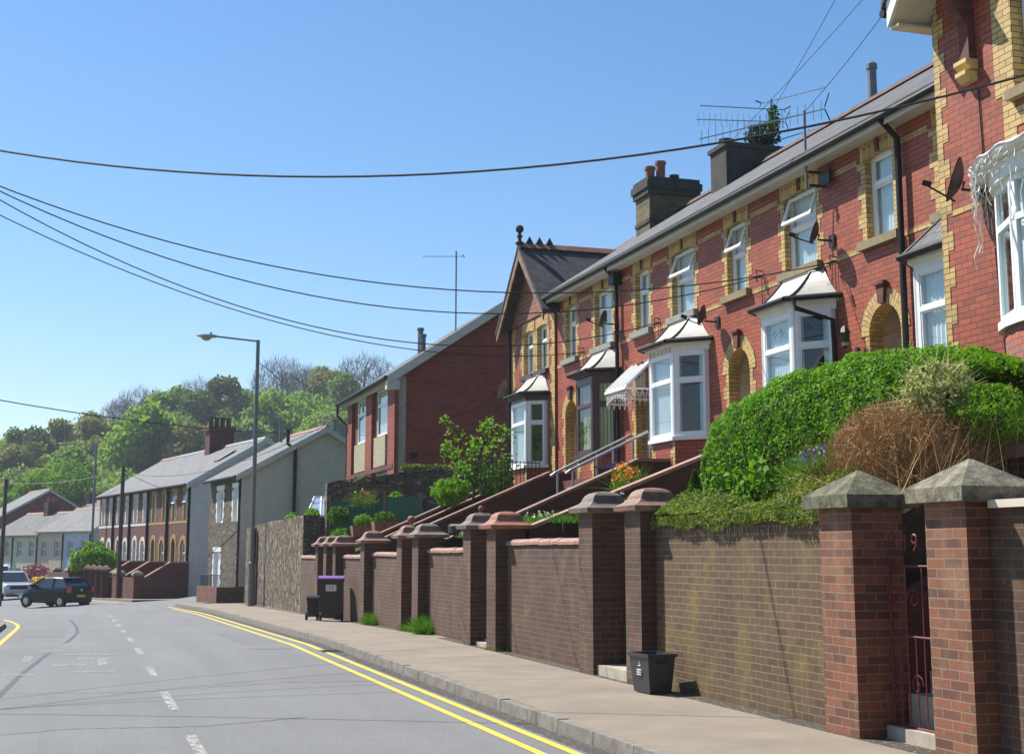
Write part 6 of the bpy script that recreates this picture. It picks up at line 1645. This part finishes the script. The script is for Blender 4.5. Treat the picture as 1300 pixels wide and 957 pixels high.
shrub('round_shrub', 'small rounded light green shrub right of the brown twiggy bush', 'shrub', (7.8, 10.45, 2.78), (.38, .50, .28), 6500, .015, 'bright_leaf', .8)
def flowers(name, lab, c, r, n, size, mat, stem='grass_leaf', group=None, green=300, gl=.2):
    t = thing(name, lab, 'flowers', (c[0], c[1], c[2] - r[2]), group=group)
    P0 = np.array((c[0], c[1], c[2] - r[2])) + RNG.uniform(-1, 1, size=(green, 3)) * np.array((r[0], r[1], .02))
    quads_obj('leaves', blades(P0, gl * 1.2, .008, .5, .3, 3), stem, t)
    P, d = shell_points(c, r, n, .2)
    V = []
    for k in range(5): V.append(leaves(P + RNG.normal(size=P.shape) * size * .5, size * .6, up=.6, aspect=.8))
    quads_obj('blooms', np.concatenate(V), mat, t)
    return t
flowers('bluebells', 'blue and lilac bluebells left of the brown twiggy bush', (6.95, 12.0, 2.45), (.16, .32, .18), 34, .028, 'petal_blue', green=500, gl=.32)
flowers('daisies', 'white daisies growing in a drift above the pink topped wall', (7.55, 21.9, 2.12), (.35, 1.5, .10), 46, .035, 'petal_white', green=1800, gl=.16)
flowers('daisies', 'short row of white flowers higher up the bank under the sloping wall', (8.2, 20.4, 2.38), (.25, .5, .10), 14, .035, 'petal_white', green=500, gl=.14)
flowers('orange_shrub', 'small orange flowering shrub against the dark sloping wall', (8.9, 21.7, 2.85), (.22, .40, .22), 110, .035, 'petal_orange', green=200, gl=.45)
flowers('alyssum', 'cream flowers beside the old tyre', (7.1, 25.1, 1.88), (.2, .35, .06), 60, .025, 'petal_white', green=200, gl=.08)
for (c, r, n, s_, mt, lab) in [((7.45, 37.2, 2.38), (.3, .3, .18), 700, .04, 'bright_leaf', 'greenery growing out of the lower terracotta trough'),
    ((7.75, 35.75, 2.45), (.3, .3, .16), 500, .04, 'mid_leaf', 'greenery growing out of the upper terracotta trough'),
    ((7.0, 38.6, 2.55), (.32, .4, .30), 1500, .04, 'mid_leaf', 'rounded green bush on top of the far brick wall'),
    ((6.95, 37.9, 1.95), (.25, .5, .25), 700, .045, 'grass_leaf', 'leafy plant below the rounded green bush'),
    ((8.4, 37.4, 3.0), (.2, .3, .22), 260, .06, 'bright_leaf', 'lettuce green leaves showing above the netting')]:
    shrub('garden_plant', lab, 'plant', c, r, n, s_, mt, .3, 'plants of the far garden')
flowers('wallflowers', 'orange and yellow wallflowers in front of the mossy stone wall', (7.7, 38.6, 3.1), (.3, .4, .25), 30, .04, 'petal_orange', green=300, gl=.5, stem='mid_leaf')
# climbers on the mossy stone wall
for (x0, x1, z0, z1, n, mt, lab) in [(7.3, 7.9, 1.9, 3.6, 2600, 'mid_leaf', 'green climber hanging down the left end of the mossy stone wall'), (8.1, 9.2, 3.0, 3.9, 900, 'ivy_leaf', 'ivy patch on the top of the mossy stone wall'), (9.6, 11.2, 3.8, 4.3, 1100, 'ivy_leaf', 'ivy on the wall top left of the light green tree')]:
    P = np.stack([RNG.uniform(x0, x1, n), 42.05 - RNG.uniform(0, .12, n), z0 + (z1 - z0) * RNG.beta(2.2, 1.6, n)], axis=1)
    tag(quads_obj('climber', leaves(P, .05, nrm=np.array((-.3, -1, .4)), spread=.5), mt, origin=(x0, 42, z0)), lab, 'climber', 'climbers on the stone wall')
for (x, y, z, lab) in ((6.9, 42.6, 2.7, 'weeds on the top corner of the rough stone wall'), (6.85, 46.5, 2.65, 'weeds on the rough stone wall beside the street lamp')):
    shrub('weeds', lab, 'weeds', (x, y, z), (.25, .5, .2), 500, .05, 'bright_leaf', .3, 'weeds on the rough stone wall', core=False)
# light green young tree and bushes below the gabled house
t = thing('young_tree', 'light green young tree in front of the dark red gable end wall', 'tree', (9.3, 32.8, 2.6))
_sc = lambda p: (9.35 + (p[0] - 9.0) * .8, p[1], 2.75 + (p[2] - 2.6) * .80)
m = MB(); tips = []
br_ = [((9.0, 32.8, 2.6), (9.0, 32.6, 3.6), (8.9, 32.4, 4.5)), ((9.0, 32.7, 3.1), (8.6, 32.6, 3.9), (8.0, 32.6, 4.35)), ((9.0, 32.6, 3.5), (9.3, 31.8, 4.2), (9.5, 31.2, 4.8)), ((9.0, 32.6, 3.3), (8.7, 32.9, 4.4), (8.1, 33.2, 5.3)), ((9.0, 32.6, 3.6), (9.2, 32.2, 4.6), (9.1, 31.8, 5.1)), ((9.0, 32.7, 3.0), (9.4, 32.2, 3.5), (9.9, 31.8, 3.9)), ((8.9, 32.6, 3.2), (8.5, 32.2, 3.5), (8.2, 31.9, 3.6))]
pts = []
br_ = [tuple(_sc(p) for p in b) for b in br_]
for b in br_:
    m.tube(b, [.035, .02, .006], 5)
    for k in range(120):
        u = random.random() ** .7; a_, b_ = (b[0], b[1]) if u < .5 else (b[1], b[2]); v = (u * 2) % 1
        if u < .25: continue
        q = [a_[i] + (b_[i] - a_[i]) * v for i in range(3)]; w_ = .20 * (1.15 - u)+.05
        pts.append([q[i] + random.gauss(0, w_) for i in range(3)])
obj('trunk', m, 'bark', t)
quads_obj('crown', leaves(np.array(pts), .058, up=.7), 'bright_leaf', t)
shrub('garden_bush', 'bright yellow-green bush at the foot of the light green young tree', 'bush', (8.85, 33.2, 3.05), (.45, .7, .38), 2600, .045, 'bright_leaf', .4, 'bushes below the gabled house', base=2.5)
shrub('garden_bush', 'darker bush right of the young tree, under the white bay of the gabled house', 'bush', (9.7, 32.3, 3.3), (.5, .9, .45), 2400, .04, 'mid_leaf', .4, 'bushes below the gabled house', base=2.6)
t = thing('garden_railing', 'thin dark railing in front of the darker bush under the gabled house bay', 'railing', (9.9, 31.9, 3.0))
m = MB()
for i in range(16): m.tube([(9.2 + i * .1, 31.6, 3.0), (9.2 + i * .1, 31.6, 3.75)], .01, 4)
m.tube([(9.2, 31.6, 3.7), (10.7, 31.6, 3.7)], .012, 4); obj('bars', m, 'dark_iron', t)
# weeds on the sooty chimney
t = shrub('chimney_weeds', 'green weeds growing out of the sooty chimney among the aerials', 'weeds', (14.7, 27.2, 11.05), (.42, .35, .36), 1700, .04, 'dark_leaf', .1)
shrub('chimney_weeds', 'taller sprig climbing the aerial mast on the sooty chimney', 'weeds', (15.0, 27.2, 11.5), (.15, .15, .4), 380, .04, 'mid_leaf', .1)
# grass tufts at the foot of the wall
for (x, y, n, L_, lab) in ((6.38, 30.9, 900, .36, 'tuft of grass at the foot of the single brick pillar'), (6.38, 25.85, 1400, .46, 'largest tuft of grass, by the greyish capped gatepost'), (6.40, 27.3, 300, .22, 'small tuft of grass by the ball topped gatepost'), (6.36, 21.0, 120, .10, 'tiny weeds at the foot of the orange capped gatepost')):
    P0 = np.array((x, y, footz(y))) + RNG.normal(size=(n, 3)) * np.array((.05, .16, .0))
    tag(quads_obj('grass_tuft', blades(P0, L_, .006, .45, .35, 3), 'grass_leaf', origin=(x, y, footz(y))), lab, 'grass tuft', 'weeds along the pavement')
# low ground cover on the banks and along the wall foot
n = 16000; X_ = RNG.uniform(6.8, 10.6, n); Y_ = RNG.uniform(16.8, 41.8, n)
kk = np.array([min(((b0 - y_) * 0 + k) if b0 <= y_ <= b1 else 9 for (b0, b1, k) in BANK) for y_ in Y_]); ok_ = kk < 5
pz = np.array([bankz(x_, k_) for x_, k_ in zip(X_[ok_], kk[ok_])])
g_ = quads_obj('ground_cover', blades(np.stack([X_[ok_], Y_[ok_], pz], axis=1), .13, .010, .8, .4, 2), 'mid_leaf'); stuff(g_)
n = 9000; X_ = RNG.uniform(6.8, 9.8, n); Y_ = RNG.uniform(10.6, 15.2, n); pz = np.array([bankz(x_, .33) for x_ in X_])
g_ = quads_obj('bank_weeds', blades(np.stack([X_, Y_, pz], axis=1), .14, .009, .8, .4, 2), 'ivy_leaf'); stuff(g_)
# planting far down the road
shrub('round_bush', 'bright green round bush on the forecourt of the far brick row', 'bush', rowpt(-2.2, 12.2, 1.3), (1.35, 1.35, 1.05), 3200, .13, 'bright_leaf', .5)
shrub('cabbage_palm', 'reddish spiky plant left of the bright round bush', 'plant', rowpt(-1.8, 17.5, 1.4), (.7, .7, .8), 300, .2, 'maroon_brick', .2, aspect=.15)
for (x, y, z, r, mt, lab) in ((-3.0, 108, .0, 1.0, 'petal_pink', 'pink blossoming shrub before the pale cottages'), (-2.4, 104, -.7, .8, 'petal_yellow', 'yellow flowering shrub before the pale cottages'), (-1.5, 103, -1.0, .8, 'petal_orange', 'orange flowering shrub left of the hatchback')):
    shrub('flowering_shrub', lab, 'shrub', (x, y, z), (r, r, r * .7), 900, .12, mt, .3, 'flowering shrubs before the cottages')
for (x, y, r, lab) in ((.3, 103, 1.5, 'green bush behind the hatchback roof'), (1.8, 100, 1.2, 'green bush left of the narrow gateposts'), (-.9, 106, 1.0, 'dark green bush below the cream cottage')):
    shrub('green_bush', lab, 'bush', (x, y, -.9), (r, r, r * .7), 900, .14, 'mid_leaf', .4, 'bushes before the cottages')
t = thing('stair_wall', 'dark sloping stair wall between the flowers and the black hatchback', 'wall', (-.3, 99, -1.8))
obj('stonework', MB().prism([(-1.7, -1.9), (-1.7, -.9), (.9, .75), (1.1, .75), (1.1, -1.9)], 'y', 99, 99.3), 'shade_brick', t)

# ------------------------------------------------------------------ wooded hill
def crown_cloud(c, R_, H_, n, size, lumps=9):
    """uneven crown: leaf faces spread over several lobes"""
    V = []
    for k in range(lumps):
        a = RNG.uniform(0, 6.283); rr = RNG.uniform(.15, .68) * R_; zz = RNG.uniform(-.35, .62) * H_
        r = RNG.uniform(.30, .50) * R_ * (1 - .35 * max(0, zz / H_))
        P, d = shell_points((c[0] + rr * math.cos(a), c[1] + rr * math.sin(a), c[2] + zz), (r, r, r * .8), n // lumps, .6)
        V.append(leaves(P + RNG.normal(size=P.shape) * r * .13, size, nrm=d, spread=.9, aspect=.7))
    return np.concatenate(V)
def limbs(m, base, top, R_, n=7):
    m.tube([base, ((base[0] + top[0]) / 2 + .2, (base[1] + top[1]) / 2, (base[2] + top[2]) / 2), top], [.32, .22, .08], 6)
    for k in range(n):
        a = k * 2.399; f = .35 + .55 * k / n; s_ = [base[i] + (top[i] - base[i]) * f for i in range(3)]
        m.tube([s_, (s_[0] + R_ * .45 * math.cos(a), s_[1] + R_ * .45 * math.sin(a), s_[2] + R_ * .35), (s_[0] + R_ * .8 * math.cos(a), s_[1] + R_ * .8 * math.sin(a), s_[2] + R_ * .55)], [.12, .07, .02], 4)
def make_tree(lab, mat, R_=4.6, H_=4.2, th=5.0, n=6500, size=.23, loc=(0, 0, 0), bare=False, name='broadleaf_tree', grp='trees on the wooded hill', lumps=11):
    t = thing(name, lab, 'tree', loc, 0, grp, local=True); m = MB(); limbs(m, (0, 0, -1.5), (0, 0, th + H_ * (.7 if bare else .15)), R_ * (1 if bare else .6)); obj('trunk', m, 'bark' if not bare else 'twig_grey', t)
    if bare:
        V = []; m2 = MB()
        P, d = shell_points((0, 0, th), (R_, R_, H_), 1700, .3)
        quads_obj('crown', np.concatenate([blades(P, 1.3, .03, .35, 0, 2), blades(P, 1.1, .025, 1.0, 0, 2)]), 'twig_grey', t)
    else: quads_obj('crown', crown_cloud((0, 0, th), R_, H_, n, size, lumps), mat, t)
    return t
def bearing(px): return math.radians(17.54) + math.atan((px - 650) / 1740.0)
protos = {}
def place(px, r, kind, lab, sc=1.0, name='broadleaf_tree'):
    a = bearing(px); x, y = r * math.sin(a), r * math.cos(a); z = hillz(x, y)
    key = kind + str(random.randint(0, 1))
    if key not in protos:
        mt = {'olive': 'wood_leaf_olive', 'bright': 'wood_leaf_bright', 'dark': 'wood_leaf_dark', 'pale': 'wood_leaf_pale', 'mid': 'wood_leaf', 'bare': None}[kind]
        t = make_tree(lab, mt, bare=(kind == 'bare'), name='bare_tree' if kind == 'bare' else 'broadleaf_tree'); protos[key] = t
    else: t = copy_tree(protos[key])
    t.location = (x, y, z); t.rotation_euler = (0, 0, random.uniform(0, 6.28)); s_ = sc * random.uniform(.93, 1.07); t.scale = (s_, s_, s_ * random.uniform(.92, 1.08)); t['label'] = lab
    return t
T_ = [ # photo column, distance, kind, label, scale
 (36, 236, 'dark', 'dark rounded tree at the left end of the skyline', 1.15), (8, 220, 'olive', 'olive tree at the left edge of the picture on the hill', 1.2), (66, 240, 'mid', 'green tree on the skyline over the lime coloured tree', 1.0),
 (100, 236, 'olive', 'broad olive tree on the skyline right of the far lamp', 1.35), (128, 240, 'olive', 'second olive tree of the skyline right of the far lamp', 1.1), (152, 262, 'bare', 'bare grey tree on the skyline above the far chimney, left one', 1.25),
 (172, 262, 'bare', 'bare grey tree on the skyline above the far chimney, right one', 1.3), (196, 240, 'mid', 'tall green tree above the far brick row chimney', 1.5), (222, 246, 'mid', 'green skyline tree just right of the tallest one over the row', 1.35),
 (268, 238, 'dark', 'big dark tree on the skyline left of the tall street lamp', 1.5), (248, 262, 'bare', 'bare twiggy crown peeping behind the big dark tree', 1.2), (300, 246, 'mid', 'green tree on the skyline at the tall street lamp post', 1.1),
 (352, 262, 'bare', 'large bare tree on the skyline right of the street lamp', 1.3), (384, 262, 'bare', 'second large bare tree right of the street lamp', 1.3), (420, 258, 'olive', 'olive tree between the bare trees and the red gabled house', 1.3), (460, 262, 'bare', 'small bare tree beside the gutter of the large red house', 1.5),
 (440, 240, 'mid', 'green tree low beside the gutter of the large red house', 1.2), (372, 215, 'bright', 'yellow-green tree above the roughcast gable', 1.3), (400, 205, 'bright', 'bright tree right above the roughcast gable peak', 1.2), (345, 210, 'mid', 'mid green tree between the lamp post and the roughcast gable', 1.2),
 (180, 205, 'bright', 'yellow-green tree above the far row roof', 1.5), (162, 168, 'mid', 'full green tree just over the far row roof left of the chimney', 1.15), (108, 165, 'pale', 'pale feathery tree behind the far lamp post', 1.05), (92, 175, 'dark', 'dark slim tree left of the far lamp post', 1.0),
 (70, 200, 'mid', 'rounded tree just above the lime coloured tree', 1.2), (20, 180, 'pale', 'pale green tree left of the lime coloured tree', 1.1), (128, 150, 'pale', 'pale bushy tree over the left end of the row roof', .9), (225, 200, 'olive', 'olive tree behind the big far chimney', 1.3), (300, 200, 'pale', 'pale green tree left of the roughcast roof', 1.3), (432, 205, 'pale', 'pale tree low beside the large red house', 1.2)]
for a_ in T_: place(a_[0], a_[1], a_[2], a_[3], a_[4], 'tree')
# lime coloured tree close to the cottages
a = bearing(62); r = 165
make_tree('large lime green domed tree behind the red gabled house at the left', 'lime_leaf', 5.4, 4.3, 7.4, 12000, .19, (r * math.sin(a), r * math.cos(a), hillz(r * math.sin(a), r * math.cos(a)) + .3), name='lime_green_tree', grp=None, lumps=16)
# the rest of the wood reads as one mass
V = {k: [] for k in ('wood_leaf', 'wood_leaf_bright', 'wood_leaf_olive', 'wood_leaf_pale', 'wood_leaf_dark')}; keys = list(V)
cnt = 0
for _ in range(1500):
    px = random.uniform(-60, 640); r = random.uniform(128, 262); a = bearing(px); x, y = r * math.sin(a), r * math.cos(a)
    if cnt > 420: break
    if px > 480 and r < 200: continue
    if abs(px - 62) < 30 and r < 172: continue
    k = random.choices(keys, [4, 2.5, 3, 2.5, 1])[0]; s_ = random.uniform(.6, 1.05) * (1 if r > 160 else .75); cnt += 1
    V[k].append(crown_cloud((x, y, hillz(x, y) + 4.2 * s_), 4.3 * s_, 4.2 * s_, 1500, .30 * s_, 8))
for k in keys:
    o = quads_obj('wood_' + {'wood_leaf': 'green', 'wood_leaf_bright': 'yellow_green', 'wood_leaf_olive': 'olive', 'wood_leaf_pale': 'pale', 'wood_leaf_dark': 'dark'}[k], np.concatenate(V[k]), k); stuff(o)
# houses added behind the camera to cut sky light, seen only in window reflections
for i in range(5):
    cottage(-10.5, 6 - 8.2 * i, 180, 8.2, 8, 6.2, 8.8, ['grey_render', 'maroon_brick', 'cream_render', 'maroon_brick', 'grey_render'][i], 'slate_roof', ['grey rendered', 'dark brick', 'cream rendered', 'second dark brick', 'last grey rendered'][i] + ' house added unseen across the road behind the camera', 'unseen houses added behind the camera', 2, 0, name='house')
struct('near_left_verge', MB().box(-30, -5.62, -60, 24, -.6, -.02), 'grass_ground')
# tree reaching in at the left edge, only its twigs show
t = thing('roadside_tree', 'roadside tree whose twigs reach in at the left edge', 'tree', (-9.3, 33, -1)); m = MB()
m.tube([(-9.3, 33, -1.2), (-9.0, 33, 3), (-8.7, 33, 7.5)], [.22, .16, .06], 8)
random.seed(3)
for k in range(26):
    z = 1.8 + k * .25; a = random.uniform(-.5, .5); L_ = random.uniform(1.2, 2.6) if 2.5 < z < 6.3 else 1.5
    m.tube([(-9.0, 33, z), (-9.0 + L_ * .5, 33 + a, z + .35), (-9.0 + L_, 33 + a * 1.6, z + .5 + random.uniform(-.2, .2))], [.035, .02, .008], 4)
obj('trunk', m, 'bark', t)
P = np.stack([RNG.uniform(-9.9, -7.0, 500), 33 + RNG.normal(size=500) * .8, RNG.uniform(2.6, 7.8, 500)], axis=1)
quads_obj('crown', leaves(P, .05), 'mid_leaf', t)

# ------------------------------------------------------------------ summer haze over the valley
m = MB().box(-1400, 1400, -250, 2200, -40, 95)
hm = bpy.data.materials.new('haze'); hm.use_nodes = True; hn = hm.node_tree; hn.nodes.clear()
ho = hn.nodes.new('ShaderNodeOutputMaterial'); hv = hn.nodes.new('ShaderNodeVolumePrincipled')
hv.inputs['Color'].default_value = (.80, .88, 1, 1); hv.inputs['Density'].default_value = .0004; hv.inputs['Anisotropy'].default_value = .2
hn.links.new(hv.outputs[0], ho.inputs['Volume']); MATS['haze'] = hm
stuff(obj('haze', m, 'haze'))
